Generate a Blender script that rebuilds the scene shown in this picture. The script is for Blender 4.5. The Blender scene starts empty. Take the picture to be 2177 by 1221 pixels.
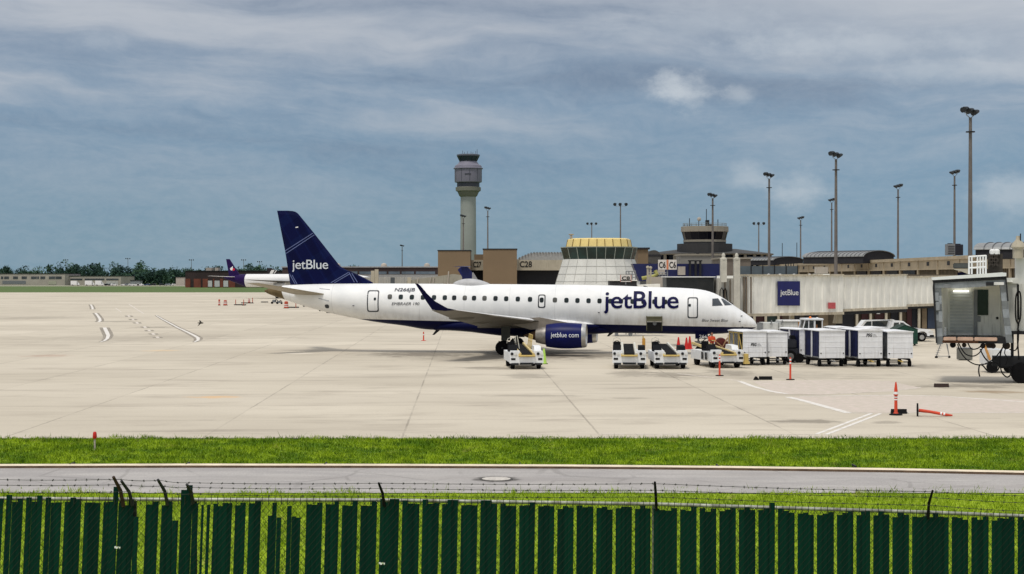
import bpy, bmesh, math, random
from mathutils import Vector, Matrix
R = math.radians
sc = bpy.context.scene
COL = sc.collection
rnd = random.Random(7)

# ------------------------------------------------------------------ camera, sky, sun, exposure
CAMZ = 5.6; F = 3386.0; HY = 590.0; CX = 1088.5
cam_d = bpy.data.cameras.new('camera'); cam = bpy.data.objects.new('camera', cam_d); COL.objects.link(cam)
cam.location = (0, 0, CAMZ); cam.rotation_euler = (R(90) - math.atan(20.5 / F), 0, 0)
cam_d.sensor_width = 36; cam_d.lens = 36 * F / 2177.0; cam_d.clip_start = .3; cam_d.clip_end = 9000
sc.camera = cam
sc.view_settings.view_transform = 'Standard'; sc.view_settings.look = 'None'
sc.view_settings.exposure = 0.48; sc.view_settings.gamma = 1

SUN_EL, SUN_AZ = 66, 205           # azimuth measured clockwise from +Y
sd = bpy.data.lights.new('sun', 'SUN'); sun = bpy.data.objects.new('sun', sd); COL.objects.link(sun)
sd.energy = 1.5; sd.angle = R(11); sd.color = (1, .95, .86)
_d = Vector((math.sin(R(SUN_AZ)) * math.cos(R(SUN_EL)), math.cos(R(SUN_AZ)) * math.cos(R(SUN_EL)), math.sin(R(SUN_EL))))
sun.rotation_euler = _d.to_track_quat('Z', 'Y').to_euler()

def lin(r, g, b, k=1.0):
    f = lambda c: ((c / 255 + .055) / 1.055) ** 2.4 if c > 10 else c / 255 / 12.92
    return (f(r) * k, f(g) * k, f(b) * k, 1)

class NT:
    "tiny node-tree writer"
    def __init__(s, tree): s.t = tree; s.n = tree.nodes; s.l = tree.links
    def node(s, typ, **kw):
        n = s.n.new(typ)
        for k, v in kw.items():
            if k.startswith('i_'):
                key = k[2:]; key = int(key) if key.isdigit() else key.replace('_', ' ')
                s.put(n.inputs[key], v)
            else: setattr(n, k, v)
        return n
    def put(s, inp, v):
        if isinstance(v, bpy.types.NodeSocket): s.l.new(v, inp)
        else: inp.default_value = v
    def m(s, op, a, b=None, c=None, clamp=False):
        n = s.n.new('ShaderNodeMath'); n.operation = op; n.use_clamp = clamp
        for i, v in enumerate((a, b, c)):
            if v is not None: s.put(n.inputs[i], v)
        return n.outputs[0]
    def mix(s, f, a, b, blend='MIX'):
        n = s.n.new('ShaderNodeMix'); n.data_type = 'RGBA'; n.blend_type = blend
        s.put(n.inputs[0], f); s.put(n.inputs[6], a); s.put(n.inputs[7], b)
        return n.outputs[2]
    def ramp(s, f, stops, interp='LINEAR'):
        n = s.n.new('ShaderNodeValToRGB'); r = n.color_ramp; r.interpolation = interp
        while len(r.elements) > 1: r.elements.remove(r.elements[-1])
        r.elements[0].position = stops[0][0]; r.elements[0].color = stops[0][1]
        for p, c in stops[1:]:
            e = r.elements.new(p); e.color = c
        s.put(n.inputs[0], f); return n.outputs[0]
    def noise(s, vec, scale, detail=4, rough=.55, dist=0):
        n = s.n.new('ShaderNodeTexNoise'); s.put(n.inputs['Vector'], vec)
        n.inputs['Scale'].default_value = scale; n.inputs['Detail'].default_value = detail
        n.inputs['Roughness'].default_value = rough; n.inputs['Distortion'].default_value = dist
        return n.outputs[0]
    def comb(s, x, y, z=0.0):
        n = s.n.new('ShaderNodeCombineXYZ')
        for i, v in enumerate((x, y, z)): s.put(n.inputs[i], v)
        return n.outputs[0]
    def sep(s, v):
        n = s.n.new('ShaderNodeSeparateXYZ'); s.put(n.inputs[0], v); return n.outputs
    def mapr(s, v, a, b, c=0.0, d=1.0, smooth=True):
        n = s.n.new('ShaderNodeMapRange'); n.interpolation_type = 'SMOOTHSTEP' if smooth else 'LINEAR'
        for i, x in enumerate((v, a, b, c, d)): s.put(n.inputs[i], x)
        return n.outputs[0]

def make_world():
    w = bpy.data.worlds.new('World'); sc.world = w; w.use_nodes = True
    t = NT(w.node_tree); t.n.clear()
    out = t.node('ShaderNodeOutputWorld')
    sky = t.node('ShaderNodeTexSky', sky_type='NISHITA', sun_disc=False, sun_elevation=R(SUN_EL), sun_rotation=R(SUN_AZ))
    bg1 = t.node('ShaderNodeBackground', i_Color=sky.outputs[0], i_Strength=.09)
    tc = t.node('ShaderNodeTexCoord').outputs['Generated']
    x, y, z = t.sep(tc)
    az = t.m('ARCTAN2', x, y)                       # heading of the sky point, 0 = north (+Y)
    el = t.m('ARCSINE', z)
    # layered stratus: stretched along the horizon, tilted a little
    e2 = t.m('ADD', el, t.m('MULTIPLY', az, .05))
    warp = t.noise(t.comb(t.m('MULTIPLY', az, 3.0), t.m('MULTIPLY', el, 9.0), .3), 1.6, 3)
    e3 = t.m('ADD', e2, t.m('MULTIPLY', t.m('SUBTRACT', warp, .5), .05))
    band = t.noise(t.comb(t.m('MULTIPLY', az, 2.6), t.m('MULTIPLY', e3, 17), 1.7), 1.3, 6, .55, 0)
    fine = t.noise(t.comb(t.m('MULTIPLY', az, 9), t.m('MULTIPLY', e3, 36), 5.1), 1.5, 6, .6, 0)
    K = .735
    base = t.ramp(t.mapr(el, -.02, .42, smooth=False), [
        (0, lin(122, 152, 170, K)), (.1, lin(119, 149, 169, K)), (.2, lin(116, 144, 168, K)), (.29, lin(122, 146, 170, K)),
        (.37, lin(134, 150, 170, K)), (.46, lin(160, 167, 179, K)), (.6, lin(188, 192, 199, K)), (1, lin(222, 220, 220, K))])
    pale = t.mapr(t.m('ADD', t.m('MULTIPLY', band, .75), t.m('MULTIPLY', fine, .25)), .44, .68)
    up = t.mapr(el, .03, .13, .12, .88)
    c = t.mix(t.m('MULTIPLY', pale, up), base, lin(186, 190, 197, K))
    dark = t.mapr(band, .5, .30)
    c = t.mix(t.m('MULTIPLY', dark, t.mapr(el, .04, .11, .05, .8)), c, lin(106, 124, 148, K))
    c = t.mix(t.m('MULTIPLY', t.mapr(az, .02, .3), t.mapr(el, .09, .17, 0, .4)), c, lin(196, 200, 206, K))
    # right-hand side of the view a touch clearer and bluer low down
    side = t.mapr(az, .02, .28)
    c = t.mix(t.m('MULTIPLY', side, t.mapr(el, .12, .05, 0, .45)), c, lin(122, 154, 180, K))
    # a few small puffs of cumulus
    fl = t.noise(t.comb(t.m('MULTIPLY', az, 26), t.m('MULTIPLY', el, 40), 2.2), 1.5, 6, .62)
    for px, py, rx, ry, a in ((1440, 200, 62, 36, .85), (1420, 180, 30, 22, .6), (1575, 205, 30, 16, .45), (1700, 408, 62, 34, .55), (1588, 375, 45, 26, .42),
                              (1480, 55, 190, 34, .3), (215, 105, 60, 20, .3), (2150, 425, 70, 40, .5), (1850, 110, 260, 26, .45), (2020, 165, 240, 24, .4), (1700, 90, 120, 30, .25)):
        a0 = math.atan((px - CX) / F); e0 = math.atan((HY - py) / F)
        dx = t.m('DIVIDE', t.m('SUBTRACT', az, a0), rx / F * 1.25); dy = t.m('DIVIDE', t.m('SUBTRACT', el, e0), ry / F * 1.25)
        q = t.m('SQRT', t.m('ADD', t.m('MULTIPLY', dx, dx), t.m('MULTIPLY', dy, dy)))
        q = t.m('ADD', q, t.m('MULTIPLY', t.m('SUBTRACT', fl, .5), 2.2))
        c = t.mix(t.mapr(q, 1.25, .0, 0, a * .9), c, lin(200, 206, 212, K))
    gr = t.noise(t.comb(t.m('MULTIPLY', az, 60), t.m('MULTIPLY', e3, 130), .7), 1.5, 5, .7)
    c = t.mix(t.mapr(gr, .3, .7, 0, .10), c, lin(190, 196, 204, K))
    # thick cloud is brightest overhead
    top = t.mapr(el, .3, 1.1, 1, 1.22)
    bg2 = t.node('ShaderNodeBackground', i_Color=c, i_Strength=top)
    mx = t.node('ShaderNodeMixShader', i_0=.93); t.l.new(bg1.outputs[0], mx.inputs[1]); t.l.new(bg2.outputs[0], mx.inputs[2])
    t.l.new(mx.outputs[0], out.inputs[0])
make_world()

# ------------------------------------------------------------------ helpers
def P(px, py, Y): return Vector(((px - CX) / F * Y, Y, CAMZ - (py - HY) / F * Y))
def G(px, py):
    Y = CAMZ * F / (py - HY); return Vector(((px - CX) / F * Y, Y, 0))
def XX(px, Y): return (px - CX) / F * Y
def ZZ(py, Y): return CAMZ - (py - HY) / F * Y

MATS = {}
def M(name, col, rough=.6, metal=0.0, var=.12, scale=2.0, bump=0.0, spec=.4, emit=0, streak=0.0, dirt=None):
    if name in MATS: return MATS[name]
    m = bpy.data.materials.new(name); m.use_nodes = True; t = NT(m.node_tree); b = t.n['Principled BSDF']
    if len(col) == 3: col = lin(*col)
    tc = t.node('ShaderNodeTexCoord').outputs['Object']
    n1 = t.noise(tc, scale, 5, .6)
    lo = tuple(c * (1 - var) for c in col[:3]) + (1,); hi = tuple(min(1, c * (1 + var)) for c in col[:3]) + (1,)
    c = t.mix(t.mapr(n1, .3, .7), lo, hi)
    if streak:                                       # rain streaks: noise stretched downwards
        x, y, z = t.sep(tc)
        s = t.noise(t.comb(t.m('MULTIPLY', x, 3.2), t.m('MULTIPLY', y, 3.2), t.m('MULTIPLY', z, .35)), 2.0, 5, .65)
        c = t.mix(t.mapr(s, .5, .75, 0, streak), c, dirt or lin(95, 84, 70))
    t.l.new(c, b.inputs['Base Color'])
    b.inputs['Roughness'].default_value = rough; b.inputs['Metallic'].default_value = metal
    b.inputs['Specular IOR Level'].default_value = spec
    if bump:
        bn = t.node('ShaderNodeBump', i_Strength=bump, i_Distance=.05); t.l.new(t.noise(tc, scale * 9, 4), bn.inputs['Height'])
        t.l.new(bn.outputs[0], b.inputs['Normal'])
    if emit:
        b.inputs['Emission Color'].default_value = col; b.inputs['Emission Strength'].default_value = emit
    MATS[name] = m; return m

white = M('white_paint', (226, 226, 224), .35, var=.05, scale=1.2, streak=.12)
cartwhite = M('cart_white', (230, 231, 234), .5, var=.07, scale=1.5, streak=.38, dirt=lin(150, 144, 134))
navy = M('navy_paint', (.0018, .0035, .038, 1), .45, var=.15, spec=.1)
black = M('black_rubber', (.008, .008, .009, 1), .8, spec=.12)
dark = M('dark_metal', (.022, .023, .026, 1), .6, spec=.2)
grey = M('grey_metal', (.22, .23, .24, 1), .5, .2)
steel = M('bare_steel', (.55, .54, .52, 1), .35, .8)
glass = M('dark_glass', (.02, .03, .035, 1), .08, spec=.8)
yellow = M('yellow_paint', (.55, .40, .12, 1), .5)
orange = M('orange_plastic', (.6, .055, .018, 1), .5)
redm = M('red_plastic', (.55, .015, .01, 1), .5)
lime = M('lime_plastic', (.45, .72, .12, 1), .5)
whitem = M('plain_white', (.78, .78, .77, 1), .5, var=.04)
lensm = M('lamp_glass', (.7, .7, .68, 1), .15)
amber = M('amber_lamp', (.9, .25, .05, 1), .3)

class MB:
    "mesh builder: gathers shapes, builds ONE mesh object"
    def __init__(s, mats=None): s.v = []; s.f = []; s.mi = []; s.sm = []; s.mats = mats or []; s.cur = 0; s.smooth = False
    def use(s, m):
        if m not in s.mats: s.mats.append(m)
        s.cur = s.mats.index(m); return s
    def add(s, vs, fs, smooth=None):
        o = len(s.v); s.v += [tuple(v) for v in vs]
        for f in fs: s.f.append([i + o for i in f]); s.mi.append(s.cur); s.sm.append(s.smooth if smooth is None else smooth)
    def box(s, x0, x1, y0, y1, z0, z1, rz=0, piv=None):
        vs = [Vector((x, y, z)) for z in (z0, z1) for y in (y0, y1) for x in (x0, x1)]
        if rz:
            p = Vector(piv or ((x0 + x1) / 2, (y0 + y1) / 2, 0)); r = Matrix.Rotation(rz, 3, 'Z'); vs = [r @ (v - p) + p for v in vs]
        s.add(vs, [(0, 2, 3, 1), (4, 5, 7, 6), (0, 1, 5, 4), (2, 6, 7, 3), (0, 4, 6, 2), (1, 3, 7, 5)]); return s
    def bbox(s, x0, x1, y0, y1, z0, z1, b=.03):
        "box with chamfered edges"
        bm = bmesh.new(); bmesh.ops.create_cube(bm, size=1)
        for v in bm.verts: v.co = Vector(((x0 + x1) / 2 + v.co.x * (x1 - x0), (y0 + y1) / 2 + v.co.y * (y1 - y0), (z0 + z1) / 2 + v.co.z * (z1 - z0)))
        bmesh.ops.bevel(bm, geom=bm.edges[:], offset=b, segments=2, affect='EDGES'); bm.verts.index_update()
        s.add([v.co for v in bm.verts], [[v.index for v in f.verts] for f in bm.faces]); bm.free(); return s
    def beam(s, a, b, w, h=None, up=(0, 0, 1)):
        a = Vector(a); b = Vector(b); h = h or w; d = (b - a).normalized(); u = Vector(up)
        if abs(d.dot(u)) > .98: u = Vector((1, 0, 0))
        r = d.cross(u).normalized() * w / 2; u2 = r.cross(d).normalized() * h / 2
        vs = [p + i * r + j * u2 for p in (a, b) for i, j in ((-1, -1), (1, -1), (1, 1), (-1, 1))]
        s.add(vs, [(0, 1, 2, 3), (7, 6, 5, 4), (0, 4, 5, 1), (1, 5, 6, 2), (2, 6, 7, 3), (3, 7, 4, 0)]); return s
    def tube(s, pts, r, n=8, cap=True):
        pts = [Vector(p) for p in pts]; rs = r if isinstance(r, (list, tuple)) else [r] * len(pts); rings = []
        u = None
        for i, p in enumerate(pts):
            d = (pts[min(i + 1, len(pts) - 1)] - pts[max(i - 1, 0)]).normalized()
            if u is None: u = Vector((0, 0, 1)) if abs(d.z) < .9 else Vector((1, 0, 0))
            a = d.cross(u).normalized(); u = a.cross(d).normalized()
            rings.append([p + (a * math.cos(k * 2 * math.pi / n) + u * math.sin(k * 2 * math.pi / n)) * rs[i] for k in range(n)])
        vs = [v for q in rings for v in q]; fs = []
        for i in range(len(pts) - 1):
            for k in range(n): fs.append((i * n + k, i * n + (k + 1) % n, (i + 1) * n + (k + 1) % n, (i + 1) * n + k))
        s.add(vs, fs, True)
        if cap:
            o = len(s.v) - len(vs)
            s.f.append([o + k for k in range(n)][::-1]); s.f.append([o + (len(pts) - 1) * n + k for k in range(n)])
            s.mi += [s.cur] * 2; s.sm += [False] * 2
        return s
    def prism(s, poly, ext):
        "poly: 3-D outline, ext: vector"
        n = len(poly); e = Vector(ext); vs = [Vector(p) for p in poly] + [Vector(p) + e for p in poly]
        s.add(vs, [list(range(n))[::-1], [n + i for i in range(n)]] + [(i, (i + 1) % n, n + (i + 1) % n, n + i) for i in range(n)]); return s
    def lathe(s, prof, c=(0, 0, 0), axis='Z', n=24, smooth=True, a0=0.0):
        "prof: [(r, h)]"
        c = Vector(c); vs = []; m = len(prof)
        for r, h in prof:
            for k in range(n):
                a = a0 + k * 2 * math.pi / n; u, w = r * math.cos(a), r * math.sin(a)
                vs.append(c + (Vector((u, w, h)) if axis == 'Z' else Vector((h, u, w)) if axis == 'X' else Vector((u, h, w))))
        fs = [(i * n + k, i * n + (k + 1) % n, (i + 1) * n + (k + 1) % n, (i + 1) * n + k) for i in range(m - 1) for k in range(n)]
        s.add(vs, fs, smooth); o = len(s.v) - len(vs)
        for i in (0, m - 1):
            if prof[i][0] > 1e-4: s.f.append([o + i * n + k for k in range(n)]); s.mi.append(s.cur); s.sm.append(False)
        return s
    def loft(s, rings, closed=True, caps=True, smooth=True):
        n = len(rings[0]); vs = [v for r in rings for v in r]; kk = n if closed else n - 1
        fs = [(i * n + k, i * n + (k + 1) % n, (i + 1) * n + (k + 1) % n, (i + 1) * n + k) for i in range(len(rings) - 1) for k in range(kk)]
        s.add(vs, fs, smooth)
        if caps:
            o = len(s.v) - len(vs); s.f.append([o + k for k in range(n)]); s.f.append([o + (len(rings) - 1) * n + k for k in range(n)])
            s.mi += [s.cur] * 2; s.sm += [False] * 2
        return s
    def build(s, name, mat=None, parent=None, **props):
        me = bpy.data.meshes.new(name); me.from_pydata(s.v, [], s.f)
        ms = s.mats or [mat]
        for m in ms: me.materials.append(m)
        me.polygons.foreach_set('material_index', s.mi); me.polygons.foreach_set('use_smooth', s.sm)
        bm = bmesh.new(); bm.from_mesh(me); bmesh.ops.recalc_face_normals(bm, faces=bm.faces[:]); bm.to_mesh(me); bm.free()
        if any(s.sm): me.set_sharp_from_angle(angle=R(38))
        o = bpy.data.objects.new(name, me); COL.objects.link(o)
        if parent: o.parent = parent
        for k, v in props.items(): o[k] = v
        return o

def thing(name, label, cat, loc=(0, 0, 0), rz=0, group=None):
    o = bpy.data.objects.new(name, None); COL.objects.link(o); o.location = loc; o.rotation_euler = (0, 0, rz)
    o.empty_display_size = .3; tag(o, label, cat, group); return o
def tag(o, label, cat, group=None):
    o['label'] = label; o['category'] = cat
    if group: o['group'] = group
    return o
def dup(root, loc, rz, label, scale=None):
    def cp(o, par):
        c = o.copy(); COL.objects.link(c)
        if par: c.parent = par
        for ch in o.children: cp(ch, c)
        return c
    r = cp(root, None); r.location = loc; r.rotation_euler = (0, 0, rz); r['label'] = label
    if scale: r.scale = scale
    return r

_tc = {}
def text2d(s, bold=0.0, shear=0.0, cuts=0, space=1.0):
    "glyph outlines as flat faces, normalised to the unit square"
    cu = bpy.data.curves.new('t', 'FONT'); cu.body = s; cu.offset = bold; cu.shear = shear; cu.resolution_u = 4; cu.fill_mode = 'FRONT'; cu.space_character = space
    ob = bpy.data.objects.new('t', cu); COL.objects.link(ob); dg = bpy.context.evaluated_depsgraph_get(); dg.update()
    me = bpy.data.meshes.new_from_object(ob.evaluated_get(dg)); bpy.data.objects.remove(ob)
    bm = bmesh.new(); bm.from_mesh(me)
    xs = [v.co.x for v in bm.verts]; ys = [v.co.y for v in bm.verts]; x0, x1, y0, y1 = min(xs), max(xs), min(ys), max(ys)
    for k in range(1, cuts):
        yy = y0 + (y1 - y0) * k / cuts
        bmesh.ops.bisect_plane(bm, geom=bm.verts[:] + bm.edges[:] + bm.faces[:], plane_co=(0, yy, 0), plane_no=(0, 1, 0))
    bm.verts.index_update()
    vs = [((v.co.x - x0) / (x1 - x0), (v.co.y - y0) / (y1 - y0)) for v in bm.verts]; fs = [[v.index for v in f.verts] for f in bm.faces]
    bm.free(); return vs, fs
def text_on(s, fn, name, mat, parent, **kw):
    vs, fs = text2d(s, **kw); mb = MB(); mb.add([fn(u, v) for u, v in vs], fs); return mb.build(name, mat, parent)
def flat_text(s, x0, x1, y, z0, z1, mat, parent, name='lettering', **kw):
    "text on a face looking towards -Y"
    return text_on(s, lambda u, v: (x0 + (x1 - x0) * u, y, z0 + (z1 - z0) * v), name, mat, parent, **kw)
# ------------------------------------------------------------------ setting: ground, apron, road, kerb, grass
def struct(o): o['kind'] = 'structure'; return o
def grass_mat():
    m = bpy.data.materials.new('grass'); m.use_nodes = True; t = NT(m.node_tree); b = t.n['Principled BSDF']
    tc = t.node('ShaderNodeTexCoord').outputs['Object']; x, y, z = t.sep(tc)
    n1 = t.noise(tc, .55, 5, .65); n2 = t.noise(tc, 3.0, 5, .6)
    c = t.mix(t.mapr(n1, .35, .65), lin(88, 120, 10), lin(144, 168, 26))
    c = t.mix(t.mapr(n2, .42, .72), c, lin(52, 84, 12))
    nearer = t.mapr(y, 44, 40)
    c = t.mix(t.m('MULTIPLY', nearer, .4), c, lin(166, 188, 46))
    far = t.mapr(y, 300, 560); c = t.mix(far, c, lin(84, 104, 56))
    dry = t.noise(tc, 1.2, 5, .65); c = t.mix(t.mapr(dry, .58, .72, 0, .65), c, lin(156, 148, 84))
    t.l.new(c, b.inputs['Base Color']); b.inputs['Roughness'].default_value = .8; b.inputs['Specular IOR Level'].default_value = .15
    return m
grassm = grass_mat()

def apron_mat():
    m = bpy.data.materials.new('apron_concrete'); m.use_nodes = True; t = NT(m.node_tree); b = t.n['Principled BSDF']
    tc = t.node('ShaderNodeTexCoord').outputs['Object']
    rot = t.node('ShaderNodeVectorRotate', rotation_type='Z_AXIS', i_Angle=R(-1.75)); t.l.new(tc, rot.inputs['Vector']); v = rot.outputs[0]
    x, y, z = t.sep(v)
    big = t.noise(t.comb(t.m('MULTIPLY', x, .6), y), .05, 5, .6); mid = t.noise(t.comb(t.m('MULTIPLY', x, .45), y), .35, 6, .62, .5); fin = t.noise(tc, 9, 3)
    wob = t.m('MULTIPLY', t.m('SUBTRACT', t.noise(tc, 1.5, 3), .5), .10)
    S = 6.95
    u = t.m('ADD', t.m('DIVIDE', t.m('ADD', x, wob), S), JU); w = t.m('DIVIDE', t.m('ADD', y, wob), S)
    slab = t.node('ShaderNodeTexWhiteNoise', noise_dimensions='2D'); t.l.new(t.comb(t.m('FLOOR', u), t.m('FLOOR', w)), slab.inputs['Vector'])
    c = t.mix(t.mapr(big, .3, .7), lin(192, 183, 166), lin(211, 202, 185))
    c = t.mix(t.m('MULTIPLY', slab.outputs[0], .3), c, lin(176, 167, 152))
    c = t.mix(t.mapr(mid, .5, .75, 0, .6), c, lin(160, 150, 136))
    c = t.mix(t.mapr(fin, .3, .8, 0, .16), c, lin(150, 142, 130))
    du = t.m('MULTIPLY', t.m('PINGPONG', u, .5), S); dw = t.m('MULTIPLY', t.m('PINGPONG', w, .5), S)
    brk = t.mapr(t.noise(tc, .22, 3), .38, .62, .25, 1.0)
    ln = t.m('MAXIMUM', t.mapr(du, .055, .02), t.m('MULTIPLY', t.mapr(dw, .06, .03), .8))
    c = t.mix(t.m('MULTIPLY', t.m('MULTIPLY', ln, brk), .42), c, lin(88, 80, 72))
    # dark stained halo along some joints and streaks of rubber
    halo = t.m('MAXIMUM', t.mapr(du, .5, .05, 0, .5), t.mapr(dw, .6, .05, 0, 1))
    c = t.mix(t.m('MULTIPLY', halo, t.mapr(t.noise(tc, .3, 5, .7), .52, .75, 0, .4)), c, lin(120, 110, 100))
    st = t.noise(t.comb(t.m('MULTIPLY', x, .12), t.m('MULTIPLY', y, .9)), .6, 6, .65)
    c = t.mix(t.mapr(st, .56, .72, 0, .5), c, lin(140, 130, 118))
    # stains, plus painted shade under aircraft and vehicles: x, y, rx, ry, strength
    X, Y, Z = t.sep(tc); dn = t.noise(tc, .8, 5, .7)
    for px, py, rx, ry, a, col in STAINS_AND_SHADE:
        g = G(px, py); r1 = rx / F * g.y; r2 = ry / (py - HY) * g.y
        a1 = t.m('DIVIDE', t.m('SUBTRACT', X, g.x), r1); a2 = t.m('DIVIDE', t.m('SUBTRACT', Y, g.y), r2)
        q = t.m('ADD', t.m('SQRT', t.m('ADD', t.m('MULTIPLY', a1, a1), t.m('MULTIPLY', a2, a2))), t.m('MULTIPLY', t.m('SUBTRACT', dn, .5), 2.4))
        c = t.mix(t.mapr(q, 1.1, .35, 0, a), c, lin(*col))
    t.l.new(c, b.inputs['Base Color']); b.inputs['Roughness'].default_value = .85; b.inputs['Specular IOR Level'].default_value = .2
    return m
# one joint must pass through pixel (855, 932)
_g = G(855, 932); JU = -((_g.x * math.cos(R(-1.75)) - _g.y * math.sin(R(-1.75))) / 6.95)
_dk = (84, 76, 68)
STAINS_AND_SHADE = [(1715, 897, 95, 5, .55, _dk), (1885, 899, 40, 4, .35, _dk), (1130, 842, 130, 3, .3, _dk), (1340, 848, 60, 2.5, .3, _dk), (900, 754, 150, 6, .6, _dk), (1050, 762, 240, 9, .3, _dk),  # includes the soft shadow below the airliner, painted as dark patches
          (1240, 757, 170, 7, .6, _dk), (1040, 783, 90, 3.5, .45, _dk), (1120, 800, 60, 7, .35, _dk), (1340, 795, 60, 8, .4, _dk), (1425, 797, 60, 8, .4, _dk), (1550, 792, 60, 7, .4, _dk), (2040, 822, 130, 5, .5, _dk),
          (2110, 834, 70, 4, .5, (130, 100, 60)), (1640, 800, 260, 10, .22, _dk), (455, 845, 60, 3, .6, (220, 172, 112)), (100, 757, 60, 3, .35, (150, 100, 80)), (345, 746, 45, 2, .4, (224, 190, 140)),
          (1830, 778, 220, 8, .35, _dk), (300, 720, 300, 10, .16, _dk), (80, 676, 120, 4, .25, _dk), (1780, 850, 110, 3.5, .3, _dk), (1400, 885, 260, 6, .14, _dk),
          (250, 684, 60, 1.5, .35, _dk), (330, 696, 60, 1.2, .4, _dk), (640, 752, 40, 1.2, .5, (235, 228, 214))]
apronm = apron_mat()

def sheet(name, pts, mat, z): 
    mb = MB(); mb.add([(p[0], p[1], z) for p in pts], [list(range(len(pts)))]); return mb.build(name, mat)
# one ground sheet, with a low bank that carries the perimeter fence
mb = MB(); xs = [-5000, -600, -60, -25, 0, 25, 60, 600, 5000]; ys = [-400, 5, 14, 19.5, 23, 27, 40, 60, 1200, 8000]
zs = [1.2, 1.2, .8, .62, .3, 0, 0, 0, 0, 0]
mb.add([(x, y, z - .004 if y < 8 else z) for y, z in zip(ys, zs) for x in xs], [(j * 9 + i, j * 9 + i + 1, (j + 1) * 9 + i + 1, (j + 1) * 9 + i) for j in range(9) for i in range(8)], True)
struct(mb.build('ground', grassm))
YA = G(0, 933).y
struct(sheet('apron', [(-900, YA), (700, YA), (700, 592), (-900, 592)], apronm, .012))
farm = M('far_concrete', (176, 168, 156), .9)
struct(sheet('far_road', [(-900, 1010), (500, 1010), (500, 1075), (-900, 1075)], farm, .02))
struct(sheet('far_taxiway', [(-40, 592), (500, 592), (500, 1010), (-40, 1010)], farm, .016))

def road_mat():
    m = bpy.data.materials.new('asphalt'); m.use_nodes = True; t = NT(m.node_tree); b = t.n['Principled BSDF']
    tc = t.node('ShaderNodeTexCoord').outputs['Object']; x, y, z = t.sep(tc)
    n = t.noise(t.comb(t.m('MULTIPLY', x, .3), y), .9, 5, .6); f = t.noise(tc, 22, 3)
    c = t.mix(t.mapr(n, .35, .7), lin(160, 156, 154), lin(180, 176, 172))
    c = t.mix(t.mapr(f, .35, .75, 0, .3), c, lin(104, 100, 98))
    pt = t.noise(t.comb(t.m('MULTIPLY', x, .12), t.m('MULTIPLY', y, .7)), .8, 5, .6); c = t.mix(t.mapr(pt, .5, .62, 0, .3), c, lin(146, 140, 136))
    cv = t.node('ShaderNodeTexVoronoi', feature='DISTANCE_TO_EDGE'); cv.inputs['Scale'].default_value = .45; t.l.new(t.node('ShaderNodeVectorMath', operation='ADD', i_0=tc, i_1=t.node('ShaderNodeTexNoise', i_Scale=1.2).outputs[1]).outputs[0], cv.inputs['Vector'])
    c = t.mix(t.m('MULTIPLY', t.mapr(cv.outputs[0], .035, .01), t.mapr(t.noise(tc, .3, 3), .45, .6, 0, .28)), c, lin(96, 92, 88))
    sx = t.m('SUBTRACT', x, XX(1055, 44.0)); sy = t.m('SUBTRACT', y, 44.0)
    q = t.m('ADD', t.m('SQRT', t.m('ADD', t.m('MULTIPLY', sx, sx), t.m('MULTIPLY', sy, sy))), t.m('MULTIPLY', t.m('SUBTRACT', t.noise(tc, 3, 4), .5), .5))
    c = t.mix(t.mapr(q, .75, .5, 0, .8), c, lin(66, 62, 58))
    t.l.new(c, b.inputs['Base Color']); b.inputs['Roughness'].default_value = .9
    bn = t.node('ShaderNodeBump', i_Strength=.3, i_Distance=.02); t.l.new(f, bn.inputs['Height']); t.l.new(bn.outputs[0], b.inputs['Normal'])
    return m
roadm = road_mat()
KP = [(-60, 993), (0, 993), (400, 992), (800, 992.5), (1200, 994), (1530, 997), (1900, 1002), (2240, 1009)]   # kerb foot as seen
kl = [G(a, b + 4.5) for a, b in KP]; kl = [Vector((-60, kl[0].y, 0))] + kl + [Vector((60, kl[-1].y - 3, 0))]
mb = MB(); n = len(kl); mb.add([(p.x, p.y, .02) for p in kl] + [(p.x, 41.2, .02) for p in kl], [(i, i + 1, n + i + 1, n + i) for i in range(n - 1)])
struct(mb.build('service_road', roadm))
mb = MB(); KH = .085; prof = [(0, .0), (.02, KH), (.42, KH + .01), (.45, 0)]
kf = M('kerb_face_shade_dirt', (92, 74, 58), .9, var=.3, scale=3); kt = M('kerb_concrete', (222, 208, 184), .85, var=.15, scale=1.2, streak=.2)  # face tone holds both grime and the painted shade of the upright side
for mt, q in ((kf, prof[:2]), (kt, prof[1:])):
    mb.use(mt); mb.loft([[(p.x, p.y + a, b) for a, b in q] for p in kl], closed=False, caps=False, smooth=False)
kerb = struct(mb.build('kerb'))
cr = MB()
for p in (148, 395, 1528, 690, 1105, 1820):
    g = G(p, 994 if p < 1300 else 998); cr.box(g.x - .02, g.x + .02, g.y - .012, g.y + .5, .01, KH + .014)
cr.build('kerb_joint', dark, kerb)
# manhole
mh = thing('manhole_cover', 'round pale worn manhole cover set in the grey service road', 'manhole cover', (XX(1055, 44), 44, .02))
MB().lathe([(.46, 0), (.46, .012), (.40, .014)], n=32).build('frame', M('manhole_frame', (.07, .065, .06, 1), .8), mh)
MB().lathe([(.395, 0), (.395, .018), (0, .02)], n=32).build('cover', M('manhole_iron', (192, 186, 178), .7, var=.2, scale=8), mh)

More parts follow.
